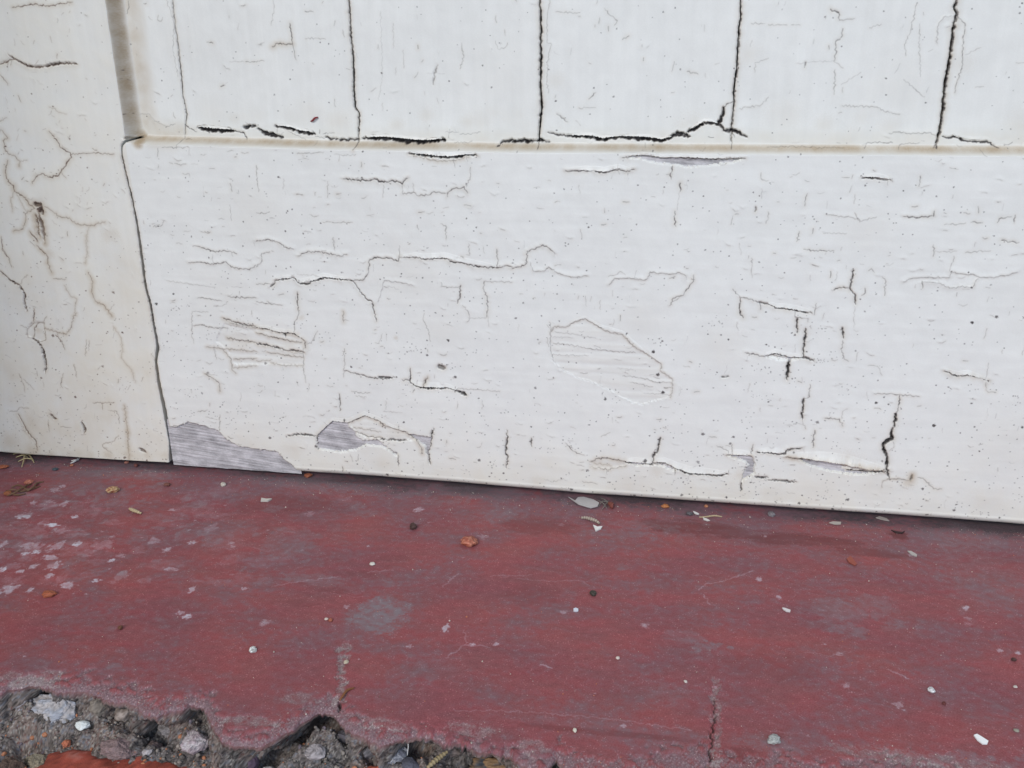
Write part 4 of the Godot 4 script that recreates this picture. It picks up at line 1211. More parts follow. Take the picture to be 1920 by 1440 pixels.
	bare_wood([73.6, 193, 82.4, 194, 91.2, 192.7, 105, 192.9, 115.4, 192.4, 130.6, 193, 124, 190.9, 113.8, 189.6, 105.3, 188.9, 94.8, 190, 88.2, 190.6, 82.5, 192.4], rail, "bare wood in the long slit below the moulding")
	bare_wood([171, 34.9, 176.6, 34.3, 186.8, 33.8, 197.1, 32.4, 208.2, 30.6, 213.3, 29.9, 206.7, 27.8, 197.6, 27.8, 187.3, 29.1, 178.8, 31.1], rail, "bare wood under the curled paint at the lower right")
	bare_wood([134.4, 34.2, 147.1, 34.6, 149.4, 29.9, 149.5, 23.5, 144.9, 20.8, 143.1, 17.4, 144.5, 26.4, 146.7, 28.7, 144.1, 31.5, 135.4, 33.4], rail)
	bare_wood([148.4, 92.2, 152.9, 93.1, 161.1, 91.8, 168.2, 91.8, 164.7, 90.7, 154.9, 90.8], rail)
	bare_wood([81.5, 25.1, 93.8, 25.4, 101.1, 26.4, 108.1, 23.1, 107.2, 22.2, 100.2, 25, 94.3, 25.2, 85.5, 24.1], rail)
	# paint film standing off along the wider cracks
	flap([170, 35.1, 176.6, 34.5, 186.8, 33.8, 197, 32.6, 208.2, 30.7, 216.8, 30.6], 7, 2.2, rail, 0.0, 1.0)
	flap([133.9, 34.4, 141, 34.4, 147.2, 34.5], 4, 1.2, rail, 0.0, 0.75)
	flap([150.3, 36.6, 155.9, 37, 161.5, 36.7, 164.7, 37.4], 4, 1.3, rail, 0.0, 0.75)
	flap([79.5, 25.8, 85.5, 25.7, 93.8, 25.6], 4, 1.2, rail, 0.0, 0.75)
	flap([94.5, 27, 101.1, 26.8, 108.1, 23.6, 115, 21.4, 123.8, 21.5, 134.3, 22.3], 5, 1.3, rail, 0.0, 0.75)
	flap([73.6, 193, 82.4, 194, 91.2, 192.9, 105, 193.1, 115.4, 192.6, 130.6, 193.2], 2.0, 0.4, rail, 0.0, 0.45)
	flap([148.7, 120.3, 153.3, 118.5, 160.4, 118, 165.7, 117.1, 170.6, 116.7], 3, 0.9, rail, 0.0, 0.45)
	flap([149.3, 92.5, 154.6, 93.9, 161, 92.1, 169, 92.3], 3, 0.9, rail, 0.0, 0.45)
	flap([-43.5, 66.9, -40, 64.7, -35.8, 64.1, -28.6, 64.1, -21.4, 64.5, -15.3, 62.9], 3.5, 0.9, rail, 0.0, 0.45)
	flap([-117.7, 123.3, -110.7, 124.5, -103.7, 121.7, -95.2, 123.8, -89.9, 125.8, -83.8, 125.2, -75.6, 124.8], 3, 0.8, rail, 0.0, 0.45)
	flap([-45.8, 138.2, -36.7, 138.9, -32.7, 138, -20, 138.7, -9.3, 136.2, 7.1, 134.5], 3.5, 0.8, rail, 0.0, 0.45)
	flap([-37.1, 193.2, -30.5, 192.8, -22.9, 192, -15.4, 191.9, -7.9, 192.9, -2.8, 193], 2.6, 0.9, rail, 0.0, 0.45)
	flap([-101.6, 29.8, -95.6, 35.9, -91.5, 39.5, -82.3, 39, -71.7, 44.2, -63.3, 41.8, -56, 37.8, -46.6, 35.6], 3, 0.6, rail, 0.0, 0.45)
	flap([45.3, 186.1, 54.3, 186, 63.2, 185.3, 70.3, 187.2, 76.5, 186.4], 3, 0.8, rail, 0.0, 0.45)
	flap([187.2, 184.8, 192.9, 184.9, 200.3, 184], 2.5, 0.8, rail, 0.0, 0.45)
	flap([-132.9, 94.9, -126.5, 94.4, -119.2, 92.6, -110.1, 92.5, -104.6, 88.8], 2.6, 0.6, rail, 0.0, 0.45)
	flap([44.5, 103.2, 49.3, 106.4, 54.9, 108.5, 63.6, 103.6, 75, 100.9, 86.7, 91.3, 96.3, 85.2], 2, 0.3, rail, 0.0, 0.45)
	flap([238.3, 88.9, 244.7, 86.4, 249.6, 87.2, 260.2, 84.4], 3, 0.8, rail, 0.0, 0.45)
	flap([-159.4, 203.9, -150.1, 203.2, -138.9, 202.6], 2.2, 1.0, planks[1], -10.0, 0.95)
	flap([-114.1, 205.2, -106.2, 204.3, -100.3, 202.6, -92.4, 201.5], 2.2, 0.9, planks[1], -10.0, 0.95)
	flap([-65.9, 199.4, -58, 199.8, -48.3, 199.4, -39.6, 198.6, -31, 198.2, -21.4, 199.3], 2.4, 1.0, planks[2], -10.0, 0.95)
	flap([43, 201.7, 55.7, 201.4, 61.1, 200.2, 71, 201.6], 2.4, 1.0, planks[3], -10.0, 0.95)
	flap([70.5, 201.4, 83.5, 201, 90.6, 200, 95.8, 201.5], 2.4, 1.0, planks[3], -10.0, 0.95)
	flap([104.3, 205.1, 111.1, 208.8, 113.7, 208.9, 118, 208], 2.4, 1.0, planks[3], -10.0, 0.95)
	flap([227.2, 203.5, 233.9, 201.8, 237.1, 201.4, 243.4, 201.5, 248.6, 198.7], 2.4, 0.9, planks[5], -10.0, 0.95)
	# what lies behind and beyond
	var st := SurfaceTool.new()
	st.begin(Mesh.PRIMITIVE_TRIANGLES)
	box(st, Vector3(-0.334, 0.006, -0.03), Vector3(0.425, 1.9, -0.0195))
	var backing := StandardMaterial3D.new()
	backing.albedo_color = Color(0.16, 0.14, 0.13)
	backing.roughness = 0.9
	put("backing_board", st.commit(), backing, door)
	for b in [["stile", Vector3(0.3105, 0.004, -0.012), Vector3(0.425, 2.0, 0.0)], ["top_rail", Vector3(-0.334, 1.9005, -0.012), Vector3(0.31, 2.0, 0.0)]]:
		var s2 := SurfaceTool.new()
		s2.begin(Mesh.PRIMITIVE_TRIANGLES)
		box(s2, b[1], b[2])
		put(b[0], s2.commit(), plain_paint, door)

func shifted_y(line: PackedVector2Array, dy: float) -> PackedVector2Array:
	var o := PackedVector2Array()
	for p in line:
		o.append(p + Vector2(0, dy))
	return o

# ---------------------------------------------------------------- the step
func edge_z(x: float) -> float:
	return lookup(edge_line, x) + 0.9 * jit.get_noise_2d(x * 0.9, 400.0) + 0.5 * jit.get_noise_2d(x * 3.0, 410.0)

func finish_step_maps():
	edge_line = v2([-400, 203, -173, 204.9, -163.7, 203.7, -162.9, 200.8, -157.6, 199.5, -156.7, 198, -152, 196.6, -146, 197.3, -140.8, 198.9, -135.7, 197.5, -130.2, 196.6, -123.7, 198.2, -118, 200.1, -112.7, 200.7, -110, 199.4, -103.7, 201.8, -98.6, 205.7, -93.2, 205.8, -89.4, 202.3, -84.4, 200.1, -83.5, 197.3, -78.9, 197.7, -75, 199.8, -67.4, 208.3, -61.7, 214.3, -56.7, 216.2, -50.5, 214.9, -45.8, 215.3, -42.1, 211.6, -39.9, 208.2, -36, 204.4, -35.3, 200.5, -32.8, 197.5, -30.5, 193.8, -24.9, 192.8, -20.3, 196.7, -16.2, 200.5, -11.5, 202.2, -6.5, 203.9, -0.4, 206.6, 3.5, 204.7, 7, 201.7, 10.9, 199.8, 15.2, 199.4, 18.8, 200.4, 24.2, 202.5, 28.9, 201.7, 35.2, 203.2, 41.5, 204.7, 48.5, 204.3, 55, 208.1, 61.3, 211.2, 63.9, 209, 66.5, 203, 71.1, 207.4, 75, 211.1, 88.5, 211.2, 105, 207.6, 118.3, 202.3, 122.3, 196.3, 126.1, 201.1, 132.7, 203.1, 165.3, 200.7, 208.6, 195, 400, 199])
	var streak := field(SW, SH, 31, 0.03, 3.0, 1.0, 5)
	var blotch := field(SW, SH, 32, 0.006, 1.5, 1.0, 5)
	var dust := field(SW, SH, 33, 0.010, 1.5, 1.0, 6)
	var fine := field(SW, SH, 34, 0.45, 1.0, 1.0, 2)
	var mid := field(SW, SH, 35, 0.07, 1.2, 1.0, 4)
	var agg := field(SW, SH, 36, 0.26, 1.0, 1.0, 3)
	var grey := PackedFloat32Array()
	var pale := PackedFloat32Array()
	var dark := PackedFloat32Array()
	grey.resize(SW * SH)
	pale.resize(SW * SH)
	dark.resize(SW * SH)
	var worn := PackedFloat32Array()
	worn.resize(SW * SH)
	var split := PackedFloat32Array()
	split.resize(SW * SH)
	scratch(split, [125.6, 170.7, 124.6, 177.6, 123.8, 185.2, 123.1, 196.3], 0.13, 0.69)
	scratch(split, [125.2, 161.8, 125.6, 170.7], 0.08, 0.58)
	scratch(split, [-22.5, 191.3, -22.5, 186.1], 0.25, 0.95)
	# [x, z, half length, half depth, strength, kind 0 grey dust 1 pale lime spot 2 dark red 3 worn mortar]
	var spots := []
	spots.append([-25.3, 127.2, 15.1, 13.8, 1, 0])
	spots.append([-25.6, 135.7, 11, 7, 0.9, 0])
	spots.append([-92.3, 73.5, 16.7, 17.6, 0.42, 0])
	spots.append([-66.2, 103.2, 19.5, 5.5, 0.5, 0])
	spots.append([-28.4, 101.9, 3.9, 3.6, 0.45, 0])
	spots.append([-61.3, 34.1, 8.3, 5.3, 0.4, 0])
	spots.append([-220.6, 6.4, 39.1, 11, 0.5, 0])
	spots.append([-100.3, 5.6, 50.3, 9.3, 0.5, 0])
	spots.append([-4.1, 0.7, 36.9, 9.8, 0.42, 0])
	spots.append([12.9, 24.2, 13.2, 12, 0.4, 0])
	spots.append([82.3, 68.2, 3.7, 4, 0.4, 0])
	spots.append([184.4, 90, 14.6, 11.4, 0.5, 0])
	spots.append([188.1, 104.1, 7, 6.6, 0.55, 0])
	spots.append([201.4, 80.7, 11.1, 9.1, 0.45, 0])
	spots.append([258.2, 53, 22.9, 29.9, 0.3, 0])
	spots.append([78.7, 34.6, 16.9, 5.7, 0.35, 0])
	spots.append([89.6, 24.1, 17.2, 5.9, 0.35, 0])
	spots.append([256.4, 11.8, 24.8, 15.1, 0.4, 0])
	spots.append([10.4, 160, 13.4, 9, 0.2, 0])
	spots.append([106.5, 161.6, 10.7, 8.6, 0.25, 0])
	spots.append([121.5, 127.7, 6, 3.1, 0.55, 0])
	spots.append([112.8, 121.2, 10.5, 5.5, 0.4, 0])
	spots.append([203.9, 182.9, 42.4, 4.5, 0.55, 3])
	spots.append([146.6, 184.9, 13.8, 4.6, 0.5, 0])
	spots.append([82.5, 185.2, 40.7, 2.7, 0.22, 0])
	spots.append([-160.2, 195.2, 17.8, 4.4, 0.6, 3])
	spots.append([-150.8, 190.8, 6.7, 3.2, 0.7, 3])
	spots.append([-53.8, 204, 12.4, 4, 0.7, 3])
	spots.append([-40, 189, 8.5, 4.9, 0.45, 3])
	spots.append([-125.4, 182.3, 4.5, 2.6, 0.4, 0])
	spots.append([-1.7, 197, 12.3, 3.5, 0.6, 3])
	spots.append([31.8, 194.5, 12.2, 4, 0.65, 3])
	spots.append([57.7, 200.4, 7.9, 5.5, 0.6, 3])
	spots.append([118.1, 22.5, 31.2, 9.4, 0.7, 2])
	spots.append([173.4, 26.2, 35.9, 7.9, 0.65, 2])
	spots.append([207, 34, 24.2, 5.4, 0.55, 2])
	spots.append([-103.9, 30, 27.2, 13.4, 0.35, 2])
	spots.append([-126.7, 36.9, 15, 8.4, 0.3, 2])
	spots.append([35.2, 32.8, 22.9, 11.6, 0.4, 2])
	spots.append([86.8, 188.4, 46.3, 2, 0.38, 2])
	spots.append([134.4, 193.3, 11.7, 5.5, 0.5, 2])
	spots.append([-119.5, 66.5, 17.1, 13.9, 0.2, 2])
	spots.append([-66.1, 124.2, 11, 3.3, 0.22, 2])
	spots.append([-55.1, 110.9, 11.2, 3.5, 0.22, 2])
	spots.append([-44.3, 94.7, 11, 3.7, 0.22, 2])
	spots.append([-32.9, 77.5, 10.3, 3.5, 0.2, 2])
	spots.append([225, 12.8, 5.6, 4.7, 0.8, 2])
	spots.append([42, 97.5, 15.2, 13.5, 0.2, 2])
	spots.append([150.6, 137, 22.2, 10.9, 0.2, 2])
	spots.append([-33.8, 151.3, 1.6, 2.2, 0.91, 3])
	spots.append([-34.9, 154.8, 2.2, 3.5, 0.92, 3])
	spots.append([-34.2, 153.6, 1.2, 2, 0.92, 3])
	spots.append([-31.3, 153.7, 2.2, 3.5, 0.92, 3])
	spots.append([-32, 159.6, 2.1, 3.6, 0.99, 3])
	spots.append([-29.9, 159.9, 2, 2.8, 0.92, 3])
	spots.append([-31.7, 160.7, 2.4, 3.6, 0.95, 3])
	spots.append([-30.2, 165.8, 1.8, 3.5, 0.98, 3])
	spots.append([-31.5, 163.8, 1.8, 2.6, 0.92, 3])
	spots.append([-29.4, 168.4, 1, 1.8, 0.96, 3])
	spots.append([-28.9, 169, 1.6, 2.4, 1, 3])
	spots.append([-27.9, 170.1, 1.2, 2.9, 0.93, 3])
	spots.append([-28.8, 172.4, 1.4, 2.8, 0.99, 3])
	spots.append([-27.5, 171.9, 1.2, 3.2, 0.96, 3])
	spots.append([-26.9, 174.6, 1.2, 2.5, 0.9, 3])
	spots.append([-29, 171.5, 2.4, 3.1, 1, 3])
	spots.append([-25.6, 176.2, 2.4, 3.1, 0.94, 3])
	spots.append([-25, 176.7, 2.1, 2.2, 0.92, 3])
	spots.append([-26.2, 179.6, 1.4, 3.4, 0.93, 3])
	spots.append([-24.9, 180.7, 1.1, 3.1, 0.94, 3])
	spots.append([-24.7, 182.9, 2.3, 2.4, 0.92, 3])
	spots.append([-24, 183.8, 1.1, 2.8, 0.91, 3])
	spots.append([-22.6, 185.4, 1.2, 3.4, 0.91, 3])
	spots.append([-25.5, 186.4, 1.5, 3.4, 0.95, 3])
	spots.append([-22.5, 189.6, 0.9, 2.3, 0.92, 3])
	spots.append([-21.8, 187.3, 1.6, 1.6, 0.93, 3])
	spots.append([125.5, 149.4, 0.9, 3.5, 0.56, 3])
	spots.append([127.4, 151.7, 1.3, 3.7, 0.68, 3])
	spots.append([126.6, 151.5, 1.6, 3.2, 0.72, 3])
	spots.append([126, 156.1, 1.7, 3.5, 0.92, 3])
	spots.append([124.8, 160.2, 1.6, 2.9, 0.87, 3])
	spots.append([124.3, 160.1, 1.5, 2.2, 0.92, 3])
	spots.append([125.9, 162.5, 1.8, 3.5, 0.8, 3])
	spots.append([127.2, 165.7, 1, 3.5, 0.8, 3])
	spots.append([126, 167.6, 1.5, 2.7, 0.84, 3])
	spots.append([126.1, 169, 0.9, 3.3, 0.51, 3])
	spots.append([125.8, 171.2, 1.8, 3, 0.9, 3])
	spots.append([123.9, 173.3, 1.1, 2.8, 0.65, 3])
	spots.append([126.7, 174.3, 1.4, 2.5, 0.51, 3])
	spots.append([126.6, 178.6, 1.5, 3.1, 0.77, 3])
	spots.append([126, 181.5, 1.8, 2.4, 0.5, 3])
	spots.append([126.4, 180.1, 1.1, 2.5, 0.67, 3])
	spots.append([125.7, 183.4, 1.3, 2.3, 0.93, 3])
	spots.append([125.8, 187.1, 1.7, 3, 0.73, 3])
	spots.append([124, 190.2, 1.9, 1.5, 0.9, 3])
	spots.append([125.7, 191.9, 1.9, 2.1, 0.86, 3])
	spots.append([126.2, 195.2, 1.3, 1.6, 0.72, 3])
	spots.append([124.9, 196.4, 2, 2.5, 0.5, 3])
	spots.append([118.4, 131.7, 1.2, 1.6, 0.59, 0])
	spots.append([124.2, 128.3, 1.7, 1.2, 0.71, 0])
	spots.append([127.9, 126.2, 1.5, 1.5, 0.53, 0])
	spots.append([125.7, 125.2, 1.7, 1.1, 0.75, 0])
	spots.append([122.5, 123.3, 1.2, 0.9, 0.71, 0])
	spots.append([116, 132, 0.8, 0.8, 0.46, 0])
	spots.append([122, 125.8, 1.7, 1.2, 0.63, 0])
	spots.append([116.7, 131.9, 0.8, 1.2, 0.77, 0])
	spots.append([123.9, 131.3, 1.1, 1.1, 0.41, 0])
	spots.append([133, 126.7, 1.6, 1.7, 0.72, 0])
	spots.append([123.7, 126.8, 1.4, 1.3, 0.63, 0])
	spots.append([128.8, 124.5, 1.8, 0.9, 0.66, 0])
	spots.append([117.1, 123.8, 1.4, 1.8, 0.52, 0])
	spots.append([125.5, 125.6, 1.4, 1.8, 0.68, 0])
	spots.append([119.5, 130.1, 1.1, 1.5, 0.8, 0])
	spots.append([125, 125.2, 1.2, 1.7, 0.51, 0])
	spots.append([186.4, 92.4, 2, 3, 0.49, 0])
	spots.append([182.1, 88.5, 5.2, 3.3, 0.3, 0])
	spots.append([207.6, 95.5, 5.2, 4, 0.46, 0])
	spots.append([185.9, 94.6, 2.3, 2, 0.57, 0])
	spots.append([200.8, 82.5, 1.8, 2.1, 0.35, 0])
	spots.append([192.8, 89.6, 4.5, 3.4, 0.44, 0])
	spots.append([194.5, 89.3, 3.4, 1.8, 0.28, 0])
	spots.append([194.9, 91.6, 1.7, 1.5, 0.6, 0])
	spots.append([181.4, 105.5, 4, 3.4, 0.48, 0])
	spots.append([205.5, 84.9, 4.2, 3.1, 0.49, 0])
	spots.append([187.1, 83.6, 3.3, 1.8, 0.55, 0])
	spots.append([184.4, 92.4, 1.9, 4, 0.34, 0])
	spots.append([176.7, 99.5, 4.7, 2.2, 0.39, 0])
	spots.append([185.8, 92.7, 4.8, 1.4, 0.59, 0])
	spots.append([190.1, 94.3, 4.7, 3.8, 0.33, 0])
	spots.append([178.7, 90.7, 4.2, 1.9, 0.54, 0])
	spots.append([201.3, 89.2, 5, 4.2, 0.38, 0])
	spots.append([199, 79.6, 3.7, 1.7, 0.47, 0])
	spots.append([194.5, 87.6, 3.9, 4.1, 0.46, 0])
	spots.append([199.3, 91.9, 2.2, 3.9, 0.48, 0])
	spots.append([179.4, 105.5, 3.7, 2.2, 0.54, 0])
	spots.append([203.6, 80.4, 4.9, 3.5, 0.49, 0])
	spots.append([180, 88.1, 5.3, 2.4, 0.28, 0])
	spots.append([186.5, 84.4, 3.5, 3.2, 0.34, 0])
	spots.append([188.4, 93.9, 4.4, 4, 0.49, 0])
	spots.append([203.3, 100.8, 4.5, 2.7, 0.25, 0])
	spots.append([-164.1, 39.2, 4.7, 1.9, 0.43, 0])
	spots.append([-130.6, 75, 2.1, 2.9, 0.47, 0])
	spots.append([-210.9, 24.4, 3.2, 3.7, 0.39, 0])
	spots.append([-135.2, 75, 6.1, 4.3, 0.46, 0])
	spots.append([-176.6, 113.7, 4.9, 3.6, 0.34, 0])
	spots.append([-173.4, 79.8, 5.7, 4.9, 0.29, 0])
	spots.append([-194.1, 48.3, 4.7, 5.2, 0.3, 0])
	spots.append([-211.3, 66.1, 4, 1.8, 0.29, 0])
	spots.append([-169.2, 128.8, 1.9, 3.5, 0.24, 0])
	spots.append([-155.5, 70.8, 1.9, 2.4, 0.48, 0])
	spots.append([-256.8, 31.8, 4.3, 2.4, 0.31, 0])
	spots.append([-283.2, 115.3, 2.2, 2.2, 0.46, 0])
	spots.append([-79.5, 104.8, 2.6, 3.2, 0.4, 0])
	spots.append([-169, 68.3, 5.6, 2.3, 0.42, 0])
	spots.append([-107.1, 72.5, 2.3, 2.3, 0.22, 0])
	spots.append([-183.8, 98.2, 6, 3.5, 0.32, 0])
	spots.append([-154.8, 71.1, 2.5, 5.2, 0.49, 0])
	spots.append([-276.4, 10, 2, 6.4, 0.42, 0])
	spots.append([-249.8, 36.1, 2.1, 2.7, 0.25, 0])
	spots.append([-227.9, 88.5, 4, 2.8, 0.43, 0])
	spots.append([-163.3, 30.4, 1.7, 2.5, 0.27, 0])
	spots.append([-157.3, 106.7, 2.2, 3.4, 0.31, 0])
	spots.append([-202.5, 111.1, 5.7, 2, 0.31, 0])
	spots.append([-152.3, 69.5, 1.6, 2.3, 0.45, 0])
	spots.append([-232.6, 10.1, 4.4, 2.2, 0.3, 0])
	spots.append([-203.3, 51.1, 2.2, 3.3, 0.35, 0])
	spots.append([-193.6, 101.3, 2, 1.5, 0.44, 0])
	spots.append([-201, 49, 2.1, 3, 0.37, 0])
	spots.append([-151.9, 51.3, 6.4, 3.8, 0.26, 0])
	spots.append([-237.5, 59.2, 4.6, 4.6, 0.22, 0])
	spots.append([-235.3, 103.8, 2, 1.6, 0.26, 0])
	spots.append([-173.8, 102.9, 2.8, 3.5, 0.26, 0])
	spots.append([-194.7, 111.1, 3.8, 4.5, 0.49, 0])
	spots.append([-168.2, 98.4, 3.9, 3.3, 0.32, 0])
	spots.append([-169, 60, 3.8, 2.1, 0.47, 0])
	spots.append([-317.8, 46.9, 2.3, 4.9, 0.39, 0])
	spots.append([-100.8, 79.4, 5.5, 1.8, 0.49, 0])
	spots.append([-187.8, 37.6, 4.4, 2.9, 0.23, 0])
	spots.append([-255.3, 96.8, 2.4, 3.1, 0.29, 0])
	spots.append([-263.1, 14.4, 6.6, 3.4, 0.33, 0])
	spots.append([-128.7, 68.5, 5.6, 4.8, 0.23, 0])
	spots.append([-192.2, 82.8, 3.5, 4.8, 0.29, 0])
	spots.append([-149.2, 7.2, 6, 3, 0.48, 0])
	spots.append([-63.4, 6, 1.6, 2, 0.3, 0])
	spots.append([-224.5, 80.1, 1.9, 3.9, 0.41, 0])
	spots.append([-228.5, 58.4, 4.3, 4.5, 0.23, 0])
	spots.append([-196.5, 84.7, 1.9, 4.3, 0.31, 0])
	spots.append([-186.6, 95.7, 4.1, 1.9, 0.4, 0])
	spots.append([-76.6, 87.8, 2.1, 4.1, 0.37, 0])
	spots.append([-204.4, 90.7, 3.1, 4.2, 0.36, 0])
	spots.append([-212.6, 76.6, 4.5, 2.2, 0.35, 0])
	spots.append([-227.3, 53.7, 4.5, 4.1, 0.27, 0])
	spots.append([-124.2, 55.9, 5, 5.4, 0.34, 0])
	spots.append([-185.5, 97, 2.9, 2.5, 0.3, 0])
	spots.append([-152.2, 101.1, 2.7, 2.6, 0.41, 0])
	spots.append([-184.1, 123.7, 4.9, 2.3, 0.46, 0])
	spots.append([-165.4, 84.9, 6.1, 1.6, 0.21, 0])
	spots.append([-178.2, 74.4, 4.6, 3.7, 0.28, 0])
	spots.append([-142, 134.5, 2.9, 1.9, 0.34, 0])
	spots.append([-196.4, 54.8, 1.9, 4.9, 0.24, 0])
	spots.append([-175.2, 76.4, 6.2, 3.2, 0.43, 0])
	spots.append([-305, 67.9, 3.3, 3.1, 0.41, 0])
	spots.append([-140.3, 69.9, 5.1, 3.7, 0.35, 0])
	spots.append([-144.5, 58.8, 5.1, 3.2, 0.24, 0])
	spots.append([-193.9, 90.6, 1.5, 2.5, 0.25, 0])
	spots.append([-236.5, 97.3, 5, 4.5, 0.3, 0])
	spots.append([-256.2, 31.8, 3.7, 6, 0.24, 0])
	spots.append([-116.6, 37.1, 6.5, 5.3, 0.42, 0])
	spots.append([-228.5, 101.1, 5.5, 3.4, 0.39, 0])
	spots.append([-154.7, 61.5, 3.1, 1.8, 0.47, 0])
	spots.append([-241.6, 53.9, 2.7, 2.5, 0.35, 0])
	spots.append([-161.1, 54.3, 3.6, 3.4, 0.46, 0])
	spots.append([-105, 100.8, 1.4, 3.7, 0.43, 0])
	spots.append([-240.4, 94.5, 2.8, 2, 0.32, 0])
	spots.append([-163.1, 114.4, 3.9, 3.4, 0.5, 0])
	spots.append([-196.8, 25.1, 6.7, 6.1, 0.43, 0])
	spots.append([-192.4, 104.1, 4.9, 4, 0.47, 0])
	spots.append([-206.9, 35.6, 2.9, 4.5, 0.26, 0])
	spots.append([-203, 65.7, 1.6, 5.4, 0.47, 0])
	spots.append([-179.4, 84, 5.3, 4.3, 0.26, 0])
	spots.append([-173, 21.7, 4.6, 3.2, 0.23, 0])
	spots.append([-133.3, 80.1, 4.8, 3.8, 0.28, 0])
	spots.append([-180.2, 66.4, 4.5, 2.3, 0.21, 0])
	spots.append([-132.8, 111.6, 2.3, 1.4, 0.35, 0])
	spots.append([-194, 106.6, 4, 3.7, 0.48, 0])
	spots.append([-191.3, 109.8, 1.9, 2.2, 0.24, 0])
	spots.append([-165.2, 53.8, 5.1, 5.2, 0.32, 0])
	spots.append([-160.9, 92.7, 3.7, 2.8, 0.23, 0])
	spots.append([-161.1, 38.9, 6, 5.4, 0.42, 0])
	spots.append([-171.1, 32.8, 3.8, 5.4, 0.48, 0])
	spots.append([-222.7, 43.2, 2.4, 3.7, 0.55, 0])
	spots.append([-294.2, 46.3, 3.5, 4.2, 0.34, 0])
	spots.append([-256.1, 36.7, 1.6, 3.6, 0.45, 0])
	spots.append([-224.4, 32.3, 6.5, 5.4, 0.31, 0])
	spots.append([-242.7, 12.6, 6.9, 5.3, 0.39, 0])
	spots.append([-279.4, 43.2, 4.8, 2.7, 0.56, 0])
	spots.append([-248.4, 41.9, 3.2, 2.2, 0.41, 0])
	spots.append([-204.3, 44.3, 3, 5.3, 0.52, 0])
	spots.append([-206.5, 56.4, 4.5, 2.8, 0.57, 0])
	spots.append([-208.9, 37.3, 4.7, 2.5, 0.42, 0])
	spots.append([-222.4, 31.4, 5.3, 2.7, 0.59, 0])
	spots.append([-221.9, 37.2, 5.6, 3.3, 0.26, 0])
	spots.append([-215.5, 56.4, 3.9, 3.8, 0.29, 0])
	spots.append([-218.9, 48.5, 4.2, 5.2, 0.41, 0])
	spots.append([-251.4, 66.6, 5, 4.6, 0.53, 0])
	spots.append([-258.2, 45.6, 2.1, 4.6, 0.51, 0])
	spots.append([-194.5, 18.2, 4.3, 4.2, 0.59, 0])
	spots.append([-210.7, 43.1, 4.4, 4.3, 0.46, 0])
	spots.append([-212.4, 49.3, 2.4, 3.3, 0.31, 0])
	spots.append([-244.4, 57.6, 3.6, 2.4, 0.41, 0])
	spots.append([-254.3, 34.8, 3, 3.8, 0.49, 0])
	spots.append([-194.5, 38.6, 1.8, 5.6, 0.32, 0])
	spots.append([-235.7, 38.2, 4.2, 3, 0.52, 0])
	spots.append([-239.1, 35.2, 1.8, 5.1, 0.4, 0])
	spots.append([-250.2, 51.4, 3.4, 4.2, 0.39, 0])
	spots.append([-210, 46.8, 6.6, 5, 0.5, 0])
	spots.append([-213.4, 31.6, 3.5, 5.4, 0.29, 0])
	spots.append([-239.8, 34.7, 4.9, 4.1, 0.52, 0])
	spots.append([-195.2, 41.5, 5.8, 2, 0.49, 0])
	spots.append([-234.1, 60, 6.5, 1.7, 0.39, 0])
	spots.append([-315.9, 54, 6.4, 1.9, 0.3, 0])
	spots.append([-271.4, 58.7, 5.6, 4, 0.57, 0])
	spots.append([-226, 15.9, 5.1, 3.2, 0.51, 0])
	spots.append([-268.5, 17.5, 2.6, 2.1, 0.37, 0])
	spots.append([-231.1, 52.2, 1.8, 4.3, 0.4, 0])
	spots.append([-235.1, 46.6, 4.5, 2.2, 0.55, 0])
	spots.append([-232.1, 65.2, 2.1, 3.2, 0.52, 0])
	spots.append([-268.5, 44.5, 6.2, 2.5, 0.55, 0])
	spots.append([-260.6, 44.1, 3.4, 3, 0.47, 0])
	spots.append([-265.2, 51.1, 4.9, 5.4, 0.49, 0])
	spots.append([-89.1, 81.5, 4.6, 4.7, 0.31, 0])
	spots.append([-112.6, 67.6, 3, 2.8, 0.37, 0])
	spots.append([-101.6, 83.2, 3, 2.3, 0.37, 0])
	spots.append([-130.7, 55.3, 6.1, 3.3, 0.33, 0])
	spots.append([-102.1, 59.4, 4.3, 3.2, 0.44, 0])
	spots.append([-74.3, 53.4, 5.1, 5.1, 0.27, 0])
	spots.append([-81.3, 63.6, 1.9, 3.5, 0.24, 0])
	spots.append([-84.4, 80.2, 2.1, 2.9, 0.3, 0])
	spots.append([-84.3, 65.1, 3.9, 3.3, 0.25, 0])
	spots.append([-93.1, 75.9, 3.1, 3.5, 0.36, 0])
	spots.append([-102.2, 71.8, 4.3, 3.3, 0.24, 0])
	spots.append([-100.1, 60.2, 5.6, 2.1, 0.35, 0])
	spots.append([-89.6, 80.9, 5.2, 3.8, 0.36, 0])
	spots.append([-81.2, 63, 6.2, 3.3, 0.38, 0])
	spots.append([-85.9, 68.7, 2.2, 3.6, 0.27, 0])
	spots.append([-88.9, 61.5, 4.6, 5, 0.39, 0])
	spots.append([-69.7, 55.2, 5.6, 1.8, 0.34, 0])
	spots.append([-89.3, 77.7, 4.8, 4.1, 0.26, 0])
	spots.append([-85.2, 70.1, 4.9, 4.6, 0.23, 0])
	spots.append([-82.6, 70.5, 6.1, 1.8, 0.36, 0])
	spots.append([-84.6, 62.2, 4.7, 2.9, 0.38, 0])
	spots.append([-96, 69.6, 5.7, 3.4, 0.47, 0])
	spots.append([-123.6, 57.9, 4.7, 1.9, 0.2, 0])
	spots.append([-69.2, 63.4, 5.2, 4.7, 0.3, 0])
	spots.append([258.9, 33, 1.6, 3.6, 0.35, 0])
	spots.append([239.5, 50.2, 1.6, 3, 0.26, 0])
	spots.append([237.6, 49.7, 3.4, 3.5, 0.26, 0])
